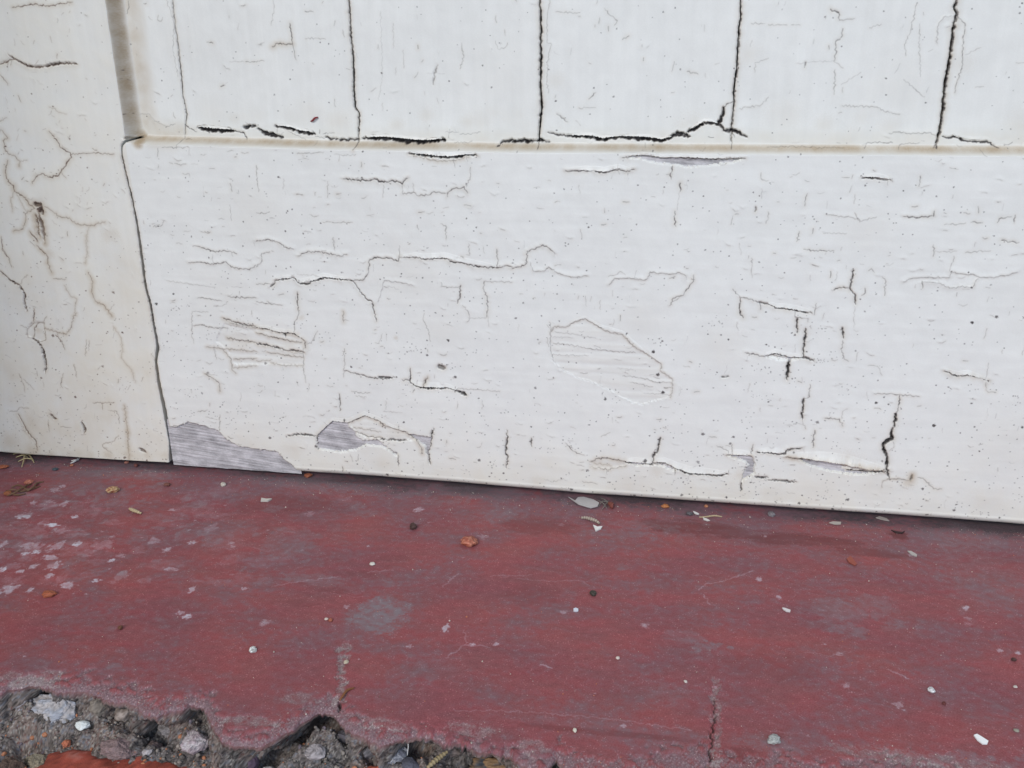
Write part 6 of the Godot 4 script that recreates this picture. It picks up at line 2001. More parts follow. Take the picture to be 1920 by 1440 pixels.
func build_step():
	var step := thing("doorstep", "red painted concrete doorstep with a broken front edge below the white door", "doorstep")
	var pitch := 0.56
	var nu := int(668.0 / pitch)
	var nv := int(226.0 / pitch)
	var pos := PackedVector3Array()
	var uv := PackedVector2Array()
	var edge := PackedFloat32Array()
	pos.resize((nu + 1) * (nv + 1))
	uv.resize((nu + 1) * (nv + 1))
	for i in nu + 1:
		edge.append(edge_z(SX0 + 1.0 + 668.0 * i / nu))
	var k := 0
	for j in nv + 1:
		for i in nu + 1:
			var x := SX0 + 1.0 + 668.0 * i / nu
			var z := lerpf(SZ0 + 1.0, edge[i], float(j) / nv)
			var tx := (x - SX0) * SS
			var ty := (z - SZ0) * SS
			var e := edge[i] - z
			var y := sample(step_h, SW, SH, tx, ty)
			if e < 2.0:
				y -= 0.9 * (1.0 - e / 2.0) * (1.0 - e / 2.0)
			pos[k] = Vector3(x, y, z) * MM
			uv[k] = Vector2(tx / SW, ty / SH)
			k += 1
	var mesh := ArrayMesh.new()
	mesh.add_surface_from_arrays(Mesh.PRIMITIVE_TRIANGLES, grid_arrays(pos, uv, nu, nv, true))
	mesh.surface_set_material(0, step_mat)
	# the broken face of the coat and the screed under it
	var rows := 26
	var fp := PackedVector3Array()
	var fu := PackedVector2Array()
	var fc := PackedColorArray()
	var w := nu + 1
	for j in rows + 1:
		for i in w:
			var top := pos[nv * w + i]
			var x := top.x / MM
			var t := float(j) / rows
			var yy := 14.0 * t
			var out := 3.0 * jit.get_noise_3d(x * 0.12, yy * 0.16, 500.0) + 1.7 * jit.get_noise_3d(x * 0.4, yy * 0.45, 520.0)
			var hol := hollow(x)
			var z := top.z / MM + out * minf(1.0, t * 4.0) + 5.0 * t * (1.0 - hol) - 15.0 * hol * clampf((t - 0.12) * 2.2, 0.0, 1.0)
			fp.append(Vector3(x, top.y / MM - yy, z) * MM)
			fu.append(Vector2(x, j))
			fc.append(mortar_tone(x, top.y / MM - yy, z).lerp(Color(0.20, 0.085, 0.09), clampf(0.75 - t * 5.0, 0.0, 0.75)))
	var arr := grid_arrays(fp, fu, nu, rows, true)
	arr[Mesh.ARRAY_COLOR] = fc
	mesh.add_surface_from_arrays(Mesh.PRIMITIVE_TRIANGLES, arr)
	mesh.surface_set_material(1, vcol_mat)
	put("painted_coat", mesh, null, step)
	var ends := SurfaceTool.new()      # the plain end of the step, right of the frame
	ends.begin(Mesh.PRIMITIVE_TRIANGLES)
	box(ends, Vector3(0.3242, -0.012, -0.024), Vector3(0.444, -0.0004, 0.199))
	var red := StandardMaterial3D.new()
	red.albedo_color = Color(0.51, 0.30, 0.32)
	red.roughness = 0.8
	put("coat_end", ends.commit(), red, step)
	# the crumbling bed below
	var bp := PackedVector3Array()
	var bu := PackedVector2Array()
	var bc := PackedColorArray()
	var bnu := 1060
	var bnv := 190
	for j in bnv + 1:
		for i in bnu + 1:
			var x := -200.0 + 0.41 * (i - 120)
			if i < 120:
				x = -345.0 + 145.0 * i / 120.0
			elif i > 888:
				x = 114.88 + 209.12 * (i - 888) / 172.0
			var z := 178.0 + 70.0 * j / bnv
			var by := bed_y(x, z)
			bp.append(Vector3(x, by, z) * MM)
			bu.append(Vector2(x, z))
			bc.append(mortar_tone(x, by, z))
	var barr := grid_arrays(bp, bu, bnu, bnv, true)
	barr[Mesh.ARRAY_COLOR] = bc
	var bed := ArrayMesh.new()
	bed.add_surface_from_arrays(Mesh.PRIMITIVE_TRIANGLES, barr)
	put("mortar_bed", bed, vcol_mat, step)
	# stones in the bed
	stone(step, -127.5, 205.7, Vector3(3, 1.7, 2.6), 0.15, Color(0.66, 0.69, 0.67), 0.15, 1.0, 0.6, Color(0, 0, 0, 0), "white angular chip in the rubble")
	stone(step, -144.2, 196.7, Vector3(11.5, 5.3, 8), -0.25, Color(0.4, 0.37, 0.36), 0.35, 0.7, 0.25, Color(0.27, 0.28, 0.31, 1), "pale speckled stone showing in the broken edge")
	stone(step, -124.2, 197.4, Vector3(4.4, 3.7, 4), -0.25, Color(0.2, 0.17, 0.14), 0.4, 0.7, 0.2)
	stone(step, -111.9, 196.6, Vector3(5, 4.8, 5.7), -0.2, Color(0.36, 0.3, 0.26), 0.4, 0.8, 0.25, Color(0.13, 0.1, 0.08, 1))
	stone(step, -107.7, 211.7, Vector3(7.6, 3.4, 5.5), -0.05, Color(0.2, 0.14, 0.135), 0.35, 0.8, 0.3)
	stone(step, -77.4, 207.3, Vector3(6.7, 3.8, 5.9), 0, Color(0.46, 0.41, 0.41), 0.35, 0.7, 0.3, Color(0.3, 0.24, 0.25, 1), "pale pinkish stone in the broken edge")
	stone(step, -54.5, 207.4, Vector3(3.9, 3.7, 4.2), -0.15, Color(0.085, 0.055, 0.08), 0.3, 0.6, 0.3, Color(0, 0, 0, 0), "dark purple pebble")
	stone(step, -54.3, 214.7, Vector3(2.2, 1.8, 2), -0.05, Color(0.45, 0.2, 0.09), 0.3, 0.6, 0.4, Color(0, 0, 0, 0), "orange pebble")
	stone(step, 2.4, 200.1, Vector3(5.4, 3.1, 4.5), 0.05, Color(0.36, 0.36, 0.38), 0.5, 0.7, 0.25, Color(0.1, 0.1, 0.12, 1))
	stone(step, 46.2, 199.7, Vector3(12.5, 4.8, 7.3), 0, Color(0.055, 0.06, 0.07), 0.3, 0.7, 0.3, Color(0.2, 0.12, 0.06, 1), "large dark blue-grey stone at the bottom edge")
	stone(step, -64.2, 210.5, Vector3(2.9, 3.3, 3.7), -0.15, Color(0.26, 0.21, 0.15), 0.4, 0.7, 0.3)
	stone(step, -47.2, 208.3, Vector3(3.7, 2.5, 3.3), 0.2, Color(0.34, 0.32, 0.3), 0.4, 0.7, 0.3)
	stone(step, -37.5, 200.7, Vector3(3.4, 2.5, 3.4), 0, Color(0.28, 0.25, 0.24), 0.4, 0.7, 0.3)
	stone(step, -162.4, 187.9, Vector3(3, 2.3, 3.2), -0.05, Color(0.3, 0.11, 0.09), 0.4, 0.6, 0.4)
	stone(step, -131.4, 211.4, Vector3(1.9, 1.7, 1.9), -0.05, Color(0.4, 0.13, 0.07), 0.3, 0.6, 0.5)
	stone(step, -97.1, 205.7, Vector3(3.8, 2.6, 3.4), -0.2, Color(0.13, 0.095, 0.09), 0.4, 0.7, 0.3)
	stone(step, -95.8, 211.6, Vector3(2.5, 1.7, 2.3), 0.15, Color(0.38, 0.35, 0.35), 0.3, 0.8, 0.4)
	stone(step, -19.1, 194.6, Vector3(3.4, 2.5, 3.4), 0.05, Color(0.1, 0.09, 0.1), 0.4, 0.7, 0.3)
	stone(step, -8.7, 197.8, Vector3(3.7, 2.5, 3.3), -0.25, Color(0.16, 0.15, 0.16), 0.4, 0.7, 0.3)
	stone(step, -2.3, 207.8, Vector3(4.9, 2, 2.8), 0, Color(0.38, 0.09, 0.05), 0.3, 0.7, 0.4, Color(0, 0, 0, 0), "red brick fragment")
	stone(step, -28.3, 204.6, Vector3(4.5, 2.5, 3.7), -0.25, Color(0.3, 0.27, 0.27), 0.5, 0.7, 0.2)
	stone(step, 10.4, 204, Vector3(3.7, 2.4, 3.2), -0.25, Color(0.08, 0.08, 0.1), 0.4, 0.7, 0.3)
	stone(step, -158.9, 198.7, Vector3(4.4, 3.1, 4.4), 0, Color(0.22, 0.2, 0.21), 0.5, 0.7, 0.2)
	stone(step, -93.7, 196.3, Vector3(5.6, 3, 4.8), -0.25, Color(0.19, 0.17, 0.165), 0.5, 0.7, 0.2)
	stone(step, 24.7, 192.8, Vector3(3.7, 2.1, 2.9), -0.25, Color(0.14, 0.11, 0.1), 0.5, 0.7, 0.3)
	stone(step, -145.9, 226.4, Vector3(5.4, 6.2, 5.4), 0, Color(0.09, 0.06, 0.045), 0.4, 0.7, 0.3)
	stone(step, -140.3, 219.6, Vector3(5.5, 2.5, 3.8), -0.25, Color(0.2, 0.17, 0.12), 0.5, 0.7, 0.2)
	# the course of bricks that carries it
	var bx := -352.0
	var n := 0
	for spec in [[-352.0, -256.0, 0.0], [-246.0, -153.0, -2.0], [-141.0, -63.0, 7.0], [-51.0, 46.0, 2.0], [58.0, 150.0, -1.0], [162.0, 254.0, 0.0], [266.0, 350.0, 0.0]]:
		brick(step, spec[0], spec[1], 207.5, 305.0, -92.0, -23.0 + spec[2], n)
		n += 1
	var st := SurfaceTool.new()
	st.begin(Mesh.PRIMITIVE_TRIANGLES)
	box(st, Vector3(-0.43, -0.16, -0.02), Vector3(0.43, -0.094, 0.325))
	box(st, Vector3(-0.345, -0.0935, -0.03), Vector3(0.324, -0.048, 0.200))
	var fm := StandardMaterial3D.new()
	fm.albedo_color = Color(0.45, 0.42, 0.40)
	fm.roughness = 0.95
	put("foundation", st.commit(), fm, step)

func hollow(x: float) -> float:   # where the screed has fallen out from under the coat
	var h := 0.0
	h += 0.9 * exp(-pow((x - -150.8) / 4.8, 2.0))
	h += 0.35 * exp(-pow((x - -138.6) / 4, 2.0))
	h += 0.5 * exp(-pow((x - -116.6) / 4.8, 2.0))
	h += 0.95 * exp(-pow((x - -97.2) / 5.7, 2.0))
	h += 0.5 * exp(-pow((x - -81.1) / 5.7, 2.0))
	h += 0.8 * exp(-pow((x - -48.7) / 7.5, 2.0))
	h += 1.1 * exp(-pow((x - -35.2) / 8.8, 2.0))
	h += 0.9 * exp(-pow((x - -23.7) / 6.6, 2.0))
	h += 0.5 * exp(-pow((x - -7.1) / 3.5, 2.0))
	h += 0.9 * exp(-pow((x - 11.7) / 7.5, 2.0))
	h += 0.6 * exp(-pow((x - 26.2) / 5.7, 2.0))
	h += 0.7 * exp(-pow((x - 40.7) / 8.8, 2.0))
	h += 1.0 * exp(-pow((x - 64.6) / 4, 2.0))
	h += 1.0 * exp(-pow((x - 123.5) / 3.5, 2.0))
	return clampf(h, 0.0, 1.0)

func bed_y(x: float, z: float) -> float:
	var d := z - 196.0
	var y := -9.0 - clampf(d, -10.0, 100.0) * 0.45
	y += 3.2 * jit.get_noise_2d(x * 0.06, z * 0.06 + 600.0) + 1.7 * jit.get_noise_2d(x * 0.2, z * 0.2 + 620.0) + 0.45 * jit.get_noise_2d(x * 0.7, z * 0.7 + 640.0)
	y -= 8 * exp(-pow((x - -170.6) / 3.6, 2.0) - pow((z - 192.1) / 3.4, 2.0))
	y -= 9 * exp(-pow((x - -103.4) / 3, 2.0) - pow((z - 198.5) / 5.9, 2.0))
	y -= 9 * exp(-pow((x - -46) / 6.3, 2.0) - pow((z - 199.4) / 5.1, 2.0))
	y -= 11 * exp(-pow((x - -34.5) / 7.3, 2.0) - pow((z - 187.1) / 4.5, 2.0))
	y -= 6 * exp(-pow((x - -24.1) / 5.2, 2.0) - pow((z - 185.4) / 4.5, 2.0))
	y -= 7 * exp(-pow((x - -145.8) / 8.6, 2.0) - pow((z - 211.9) / 3.2, 2.0))
	y -= 8 * exp(-pow((x - -152.4) / 3.8, 2.0) - pow((z - 218.5) / 8.2, 2.0))
	y -= 5 * exp(-pow((x - -91.5) / 5.3, 2.0) - pow((z - 189.3) / 4, 2.0))
	y -= 5 * exp(-pow((x - -132.8) / 2, 2.0) - pow((z - 193.4) / 4.7, 2.0))
	y -= 5 * exp(-pow((x - -94.5) / 3, 2.0) - pow((z - 203.4) / 3.2, 2.0))
	y -= 6 * exp(-pow((x - 11.5) / 5.4, 2.0) - pow((z - 192) / 3.8, 2.0))
	y -= 6 * exp(-pow((x - 65.3) / 3.2, 2.0) - pow((z - 196) / 3.6, 2.0))
	y -= 4 * exp(-pow((x - -125.2) / 2.6, 2.0) - pow((z - 203.4) / 1.9, 2.0))
	y -= 5 * exp(-pow((x - 31.9) / 6.1, 2.0) - pow((z - 196.4) / 3.1, 2.0))
	y -= 6 * exp(-pow((x - 123.8) / 2.8, 2.0) - pow((z - 185.2) / 3, 2.0))
	y -= 9.0 * hollow(x) * clampf((edge_z(x) + 3.0 - z) / 6.0, 0.0, 1.0)
	return y

func mortar_tone(x: float, y: float, z: float) -> Color:
	var a := jit.get_noise_3d(x * 0.45, y * 0.45, z * 0.45 + 800.0)
	var g := jit.get_noise_3d(x * 1.5, y * 1.5, z * 1.5 + 900.0)
	var b := jit.get_noise_3d(x * 0.07, y * 0.07, z * 0.07 + 950.0)
	var v := clampf(0.115 + 0.10 * a + 0.15 * g + 0.05 * b, 0.02, 0.6)
	var c := Color(v * (1.14 + 0.15 * b), v * 0.93, v * (0.83 - 0.08 * b))
	if a > 0.38:
		c = Color(v * 0.85, v * 0.83, v * 0.88)
	elif g > 0.42:
		c = Color(v * 1.35, v * 1.25, v * 1.12)
	elif g < -0.42 and b > 0.0:
		c = Color(v * 1.8, v * 0.75, v * 0.6)
	return c

func brick(parent: Node, x0: float, x1: float, z0: float, z1: float, y0: float, y1: float, seed_no: int):
	var nu := 60
	var nv := 60
	var ny := 24
	var st := SurfaceTool.new()
	st.begin(Mesh.PRIMITIVE_TRIANGLES)
	st.set_smooth_group(0)
	var m := BoxMesh.new()
	m.size = Vector3(x1 - x0, y1 - y0, z1 - z0)
	m.subdivide_width = nu
	m.subdivide_depth = nv
	m.subdivide_height = ny
	var arr := m.get_mesh_arrays()
	var vs: PackedVector3Array = arr[Mesh.ARRAY_VERTEX]
	var cs := PackedColorArray()
	var c := Vector3(x0 + x1, y0 + y1, z0 + z1) / 2
	var half := m.size / 2
	for i in vs.size():
		var v := vs[i]
		var r := 11.0
		var core := Vector3(clampf(v.x, -half.x + r, half.x - r), clampf(v.y, -half.y + r, half.y - r), clampf(v.z, -half.z + r, half.z - r))
		v = core + (v - core).normalized() * r if (v - core).length() > 0.001 else v
		var p := v + c
		var n := jit.get_noise_3d(p.x * 0.1, p.y * 0.1, p.z * 0.1 + seed_no * 40.0)
		var f := jit.get_noise_3d(p.x * 0.6, p.y * 0.6, p.z * 0.6)
		vs[i] = p * MM + (v - core).normalized() * (2.0 * n + 0.3 * f) * MM
		var t := clampf(0.9 + 0.5 * f + 0.4 * n, 0.4, 1.5)
		var g := clampf(0.5 * f + n - 0.35, 0.0, 1.0)
		cs.append(Color(0.30 * t, 0.060 * t, 0.036 * t).lerp(Color(0.24, 0.19, 0.17), g))
	arr[Mesh.ARRAY_VERTEX] = vs
	arr[Mesh.ARRAY_COLOR] = cs
	var am := ArrayMesh.new()
	am.add_surface_from_arrays(Mesh.PRIMITIVE_TRIANGLES, arr)
	var s2 := SurfaceTool.new()
	s2.create_from(am, 0)
	s2.generate_normals()
	put("brick", s2.commit(), vcol_mat, parent)

# ---------------------------------------------------------------- stones, crumbs, chips
func lump(size: Vector3, seed_no: int, tone: Color, spread: float, sharp: float, level: int, second := Color(0, 0, 0, 0)) -> ArrayMesh:
	# an angular or rounded pebble: a ball cut by planes and roughened; size in mm (half axes)
	var m := SphereMesh.new()
	m.radius = 1.0
	m.height = 2.0
	m.radial_segments = [8, 14, 26, 76][level]
	m.rings = [5, 8, 14, 42][level]
	var arr := m.get_mesh_arrays()
	var vs: PackedVector3Array = arr[Mesh.ARRAY_VERTEX]
	var r2 := RandomNumberGenerator.new()
	r2.seed = seed_no * 77 + 5
	var planes := []
	for i in 9:
		planes.append([Vector3(r2.randfn(), r2.randfn(), r2.randfn()).normalized(), r2.randf_range(0.55, 0.9)])
	var cs := PackedColorArray()
	for i in vs.size():
		var v := vs[i]
		for p in planes:
			var over: float = v.dot(p[0]) - p[1]
			if over > 0.0:
				v -= p[0] * over * sharp
		var q := vs[i] * 1.7 + Vector3(seed_no * 3.3, seed_no * 1.7, 0)
		var n := lump_noise.get_noise_3dv(q)
		var f := lump_noise.get_noise_3dv(q * 4.0)
		v *= 1.0 + 0.28 * n + 0.10 * f + (0.045 * lump_noise.get_noise_3dv(q * 11.0) if level > 1 else 0.0)
		vs[i] = v * size * MM
		var t := 1.0 + spread * (n * 0.8 + f * 1.2) + (spread * 1.6 * lump_noise.get_noise_3dv(q * 13.0) if level > 1 else 0.0)
		var c := tone * t
		if second.a > 0.0:
			c = c.lerp(second * t, clampf(n * 3.0 + 0.4, 0.0, 1.0))
		cs.append(Color(clampf(c.r, 0.01, 0.9), clampf(c.g, 0.01, 0.9), clampf(c.b, 0.01, 0.9)))
	arr[Mesh.ARRAY_VERTEX] = vs
	arr[Mesh.ARRAY_COLOR] = cs
	var am := ArrayMesh.new()
	am.add_surface_from_arrays(Mesh.PRIMITIVE_TRIANGLES, arr)
	var st := SurfaceTool.new()
	st.create_from(am, 0)
	st.generate_normals()
	return st.commit()

func floor_y(x: float, z: float) -> float:
	return sample(step_h, SW, SH, (x - SX0) * SS, (z - SZ0) * SS)

func stone(parent: Node, x: float, z: float, size: Vector3, turn: float, tone: Color, spread: float, sharp: float, sunk: float, second := Color(0, 0, 0, 0), label := ""):
	var o := put("stone", lump(size, int(x * 7.0 + z * 13.0 + 5000.0), tone, spread, sharp, 3 if size.x > 5.0 else 2, second), vcol_mat, parent)
	o.position = Vector3(x, bed_y(x, z) + size.y * sunk, z) * MM
	o.rotation.y = turn
	if label:
		o.set_meta("label", label)

func crumb(called: String, label: String, category: String, x: float, z: float, size: Vector3, turn: float, tone: Color, sharp := 0.7, spread := 0.35, group := "", second := Color(0, 0, 0, 0)):
	var o := put(called, lump(size, int(absf(x) * 17.0 + z * 29.0), tone, spread, sharp, 2 if size.x > 1.6 else 1, second), chip_mat)
	o.position = Vector3(x, floor_y(x, z) + size.y * 0.72, z) * MM
	o.rotation.y = turn
	tag(o, label, category, group)

func flake(called: String, label: String, category: String, x: float, z: float, outline: Array, thick: float, curl: float, turn: float, tone: Color, under: Color, lift_by := 0.15):
	# a thin chip of paint or stone with its own outline (mm), thickness and bend
	var pts := v2(outline)
	var tri := Geometry2D.triangulate_polygon(pts)
	var st := SurfaceTool.new()
	st.begin(Mesh.PRIMITIVE_TRIANGLES)
	st.set_smooth_group(-1)
	var n := pts.size()
	var top := PackedVector3Array()
	for p in pts:
		top.append(Vector3(p.x, thick + curl * p.x * p.x * 0.05 + 0.08 * jit.get_noise_2d(p.x * 3.0 + x, p.y * 3.0), p.y) * MM)
	var down := Vector3(0, -thick, 0) * MM
	for i in range(0, tri.size(), 3):
		var a := top[tri[i]]
		var b := top[tri[i + 1]]
		var c := top[tri[i + 2]]
		if (b - a).cross(c - a).y > 0.0:
			var s := b
			b = c
			c = s
		st.set_color(tone)
		for v in [a, b, c]:
			st.add_vertex(v)
		st.set_color(under)
		for v in [a + down, c + down, b + down]:
			st.add_vertex(v)
	st.set_color(tone * 0.8)
	for i in n:
		var a := top[i]
		var b := top[(i + 1) % n]
		quad(st, a, b, b + down, a + down)
	st.generate_normals()
	var o := put(called, st.commit(), chip_mat)
	o.position = Vector3(x, floor_y(x, z) + lift_by, z) * MM
	o.rotation.y = turn
	tag(o, label, category)

func tube(st: SurfaceTool, p: Array, r: float, tone: Color, ribs := 0.0, sides := 7):
	# p: Vector3 points in mm; a bent stalk that thins at both ends
	var n := p.size()
	var cv := Curve3D.new()
	for i in n:
		var t: Vector3 = (p[mini(i + 1, n - 1)] - p[maxi(i - 1, 0)]) / 6.0
		cv.add_point(p[i], -t, t)
	var len := cv.get_baked_length()
	var k := maxi(8, int(len / (0.35 if ribs > 0.0 else 0.9)))
	var rings := []
	for i in k + 1:
		var c := cv.sample_baked(len * i / k)
		var d := (cv.sample_baked(minf(len, len * i / k + 0.1)) - cv.sample_baked(maxf(0.0, len * i / k - 0.1))).normalized()
		var u := d.cross(Vector3.UP)
		u = u.normalized() if u.length() > 0.05 else Vector3.RIGHT
		var v := u.cross(d)
		var e := float(i) / k
		var rr := r * (0.45 + 0.55 * pow(sin(PI * clampf(e, 0.04, 0.96)), 0.5)) * (1.0 + ribs * (0.5 + 0.5 * sin(i * TAU / 4.0)))
		var ring := PackedVector3Array()
		for s in sides:
			ring.append((c + (u * cos(TAU * s / sides) + v * sin(TAU * s / sides)) * rr) * MM)
		rings.append(ring)
	for i in k:
		var tt := 0.85 + 0.3 * absf(jit.get_noise_2d(i * 0.5, r * 100.0))
		if ribs > 0.0:
			tt *= 0.75 + 0.35 * (0.5 + 0.5 * sin(i * TAU / 4.0))
		st.set_color(Color(tone.r * tt, tone.g * tt, tone.b * tt))
		for s in sides:
			var s2 := (s + 1) % sides
			quad(st, rings[i][s], rings[i + 1][s], rings[i + 1][s2], rings[i][s2])
	for end in [0, k]:
		for s in range(1, sides - 1):
			var a: Vector3 = rings[end][0]
			var b: Vector3 = rings[end][s]
			var c: Vector3 = rings[end][s + 1]
			for v in ([a, b, c] if end == 0 else [a, c, b]):
				st.add_vertex(v)

func stalk(called: String, label: String, category: String, x: float, z: float, lines: Array, r: float, tone: Color, ribs := 0.0, group := ""):
	var st := SurfaceTool.new()
	st.begin(Mesh.PRIMITIVE_TRIANGLES)
	for l in lines:
		tube(st, l, r, tone, ribs)
	st.generate_normals()
	var o := put(called, st.commit(), chip_mat)
	o.position = Vector3(x, floor_y(x, z), z) * MM
	tag(o, label, category, group)

func build_debris():
	crumb("brick_crumb", "oval orange-brown crumb with a pale rim, below the left stile on the red step", "crumb", -218, 32.8, Vector3(3.75, 1.76, 2.81), 0.3, Color(0.289, 0.093, 0.043), 0.5, 0.4, "", Color(0.42, 0.3, 0.16, 1))
	crumb("brick_crumb", "long orange brick crumb lying among the white lime spots at the far left", "crumb", -186.9, 137.9, Vector3(3.56, 1.24, 2.67), 0.35, Color(0.306, 0.085, 0.038), 0.5, 0.35, "")
	crumb("brick_crumb", "largest angular orange-red brick crumb, alone in the middle of the step", "crumb", 2.2, 58.8, Vector3(4.7, 2.49, 3.98), 0.1, Color(0.323, 0.085, 0.051), 0.9, 0.4, "", Color(0.42, 0.16, 0.1, 1))
	crumb("brick_crumb", "brown-orange crumb tucked under the door bottom right of the bare wood corner", "crumb", -111.2, -4.2, Vector3(2.89, 1.2, 2.16), 0.2, Color(0.238, 0.076, 0.038), 0.7, 0.35, "")
	crumb("brick_crumb", "dull dark red crumb near the door between oval orange crumb and pale pebble", "crumb", -190.4, 20.6, Vector3(2.05, 1.07, 1.71), 0.2, Color(0.145, 0.051, 0.034), 0.7, 0.35, "")
	crumb("pebble", "small cream pebble on dusty step below the bare wood corner", "pebble", -157.3, 14.7, Vector3(1.74, 1.18, 1.89), 0.2, Color(0.425, 0.383, 0.323), 0.7, 0.35, "")
	stalk("seed_husk", "short curled tan husk on the step below the joint of stile and rail", "husk", -192.1, 52.5, [[Vector3(-3.86, 0.7, -0.62), Vector3(-0.14, 1.2, 1.65), Vector3(3.26, 1.2, 3), Vector3(5.66, 0.6, 3.39)]], 0.75, Color(0.45, 0.36, 0.22), 0.5, "")
	flake("paint_chip", "pointed grey paint chip lying against the door foot, beside a dry tangle", "paint chip", 57.8, 2.9, [-10.2, -3.19, -6, 0, -4.8, -4.47, -1.8, -5.75, 4.2, -3.19, 7.8, 0.64, 7.2, 5.11, 3.6, 7.03, 0.6, 5.75, -3.6, 3.83], 0.5, 0.12, 0, Color(0.44, 0.42, 0.41), Color(0.3, 0.28, 0.27), 0.5)
	stalk("dry_tangle", "grey-brown tangle of dry fibres beside the pointed paint chip", "plant debris", 69.2, 0.4, [[Vector3(-3.7, 0.4, 6.56), Vector3(-1.67, 1.8, 2.42), Vector3(1.41, 0.9, 2.81), Vector3(2.32, 0.3, 6.69)], [Vector3(-3.66, 0.6, -3.55), Vector3(-0.23, 2.2, 1.65), Vector3(2.35, 0.5, 3.19)], [Vector3(-1.62, 0.3, 9.87), Vector3(-0.12, 1.4, 6.6), Vector3(1.42, 1, -0.93)], [Vector3(-4.86, 1.2, 0.46), Vector3(-1.17, 1.8, 4.95), Vector3(1.25, 0.4, 8.33)]], 0.28, Color(0.17, 0.15, 0.13), 0.0, "")
	crumb("leaf_scrap", "red-brown scrap of dead leaf right of the dry tangle", "leaf scrap", 72.6, 5.7, Vector3(1.63, 2.01, 3.21), 0.5, Color(0.17, 0.047, 0.034), 0.95, 0.35, "")
	stalk("seed_husk", "ribbed caterpillar-shaped grey-tan husk above the white triangular chip", "husk", 62.8, 23.6, [[Vector3(-5.47, 0.6, -1.68), Vector3(-2.78, 1.1, -1.19), Vector3(0.59, 1.2, 0.29), Vector3(3.04, 1.1, 1.53), Vector3(4.95, 0.6, 3.32)]], 0.72, Color(0.36, 0.3, 0.24), 0.6, "")
	flake("white_chip", "white triangular chip just below the ribbed husk", "chip", 67, 31.3, [-2.56, -2.3, 0, -0.58, 2.56, -1.73, 1.99, 1.15, -0.57, 4.03], 0.7, 0.0, 0, Color(0.72, 0.71, 0.68), Color(0.6, 0.58, 0.55), 0.15)
	crumb("brick_crumb", "bright orange crumb at the door foot right of the paint chip", "crumb", 102.6, 0.9, Vector3(2.22, 1.22, 1.96), 0.2, Color(0.383, 0.145, 0.051), 0.7, 0.35, "")
	crumb("brick_crumb", "small round pale-orange crumb at the door foot, rightmost of the orange ones", "crumb", 125.4, -3.3, Vector3(1.19, 0.78, 1.25), 0.2, Color(0.408, 0.17, 0.085), 0.4, 0.35, "")
	crumb("soil_crumb", "dark grey crumb beside the white splinter at the door foot", "crumb", 115.9, 7.7, Vector3(2.19, 0.98, 1.64), 0.2, Color(0.085, 0.076, 0.081), 0.7, 0.35, "")
	flake("white_splinter", "thin white splinter leaning on the dark grey crumb", "splinter", 119.7, 6.4, [-1.75, -1.86, -0.29, -1.24, 1.75, 0.62, 1.17, 1.86, -0.88, 0.62], 0.4, 0, 0, Color(0.68, 0.67, 0.64), Color(0.5, 0.5, 0.48), 0.6)
	stalk("straw", "short piece of tan straw at the door foot in the right half", "straw", 127.5, 7.1, [[Vector3(-6.16, 0.4, 2.96), Vector3(-2.12, 0.7, 2.26), Vector3(2.27, 0.6, 0.13), Vector3(6.32, 0.4, 0.35)]], 0.5, Color(0.42, 0.33, 0.2), 0.0, "")
	flake("white_splinter", "small white splinter just below the tan straw", "splinter", 125.4, 12.3, [-2.02, -1.82, 0, -0.61, 1.73, 1.21, 0.29, 1.82, -1.73, 0.61], 0.4, 0, 0, Color(0.66, 0.64, 0.6), Color(0.5, 0.5, 0.48), 0.15)
	crumb("bark_scrap", "dark brown forked bark scrap below the middle of the door", "bark scrap", -31.6, 46.5, Vector3(2, 1.72, 2.75), 0.4, Color(0.06, 0.03, 0.025), 0.9, 0.35, "")
	stalk("straw_tuft", "tuft of broken tan straw under the left end of the door", "straw", -299.3, 0.9, [[Vector3(-6.37, 0.5, -1.14), Vector3(-2.65, 1.6, -2.58), Vector3(1.44, 1, -6.16)], [Vector3(-0.98, 0.4, 4.2), Vector3(2.82, 1.8, 1.83), Vector3(6.85, 0.5, -0.01)], [Vector3(6.29, 0.3, 10.67), Vector3(3.63, 1.2, 5.18), Vector3(-1.71, 2, -3.48)], [Vector3(-10.79, 0.8, -4.67), Vector3(-6.46, 1.4, -5.68), Vector3(1.07, 0.5, -2.31)], [Vector3(-1.38, 1.6, -6.04), Vector3(4.97, 0.6, -1.1), Vector3(9.91, 0.3, 3.85)]], 0.42, Color(0.42, 0.34, 0.18), 0.0, "")
	stalk("pale_fibre", "pale fluffy fibre at the door foot right of the straw tuft", "fibre", -265.6, -2.8, [[Vector3(-0.86, 0.4, 4.16), Vector3(1.07, 1.2, 2.4), Vector3(0.8, 0.9, -3)], [Vector3(-2.43, 0.5, 0.66), Vector3(0.79, 1.2, 0.86), Vector3(1.31, 0.5, -1.53)]], 0.55, Color(0.55, 0.54, 0.52), 0.0, "")
	crumb("brick_crumb", "orange crumb at the left border of the picture under the door", "crumb", -304.2, 13.5, Vector3(2.98, 1.24, 2.23), 0.3, Color(0.306, 0.093, 0.043), 0.7, 0.35, "")
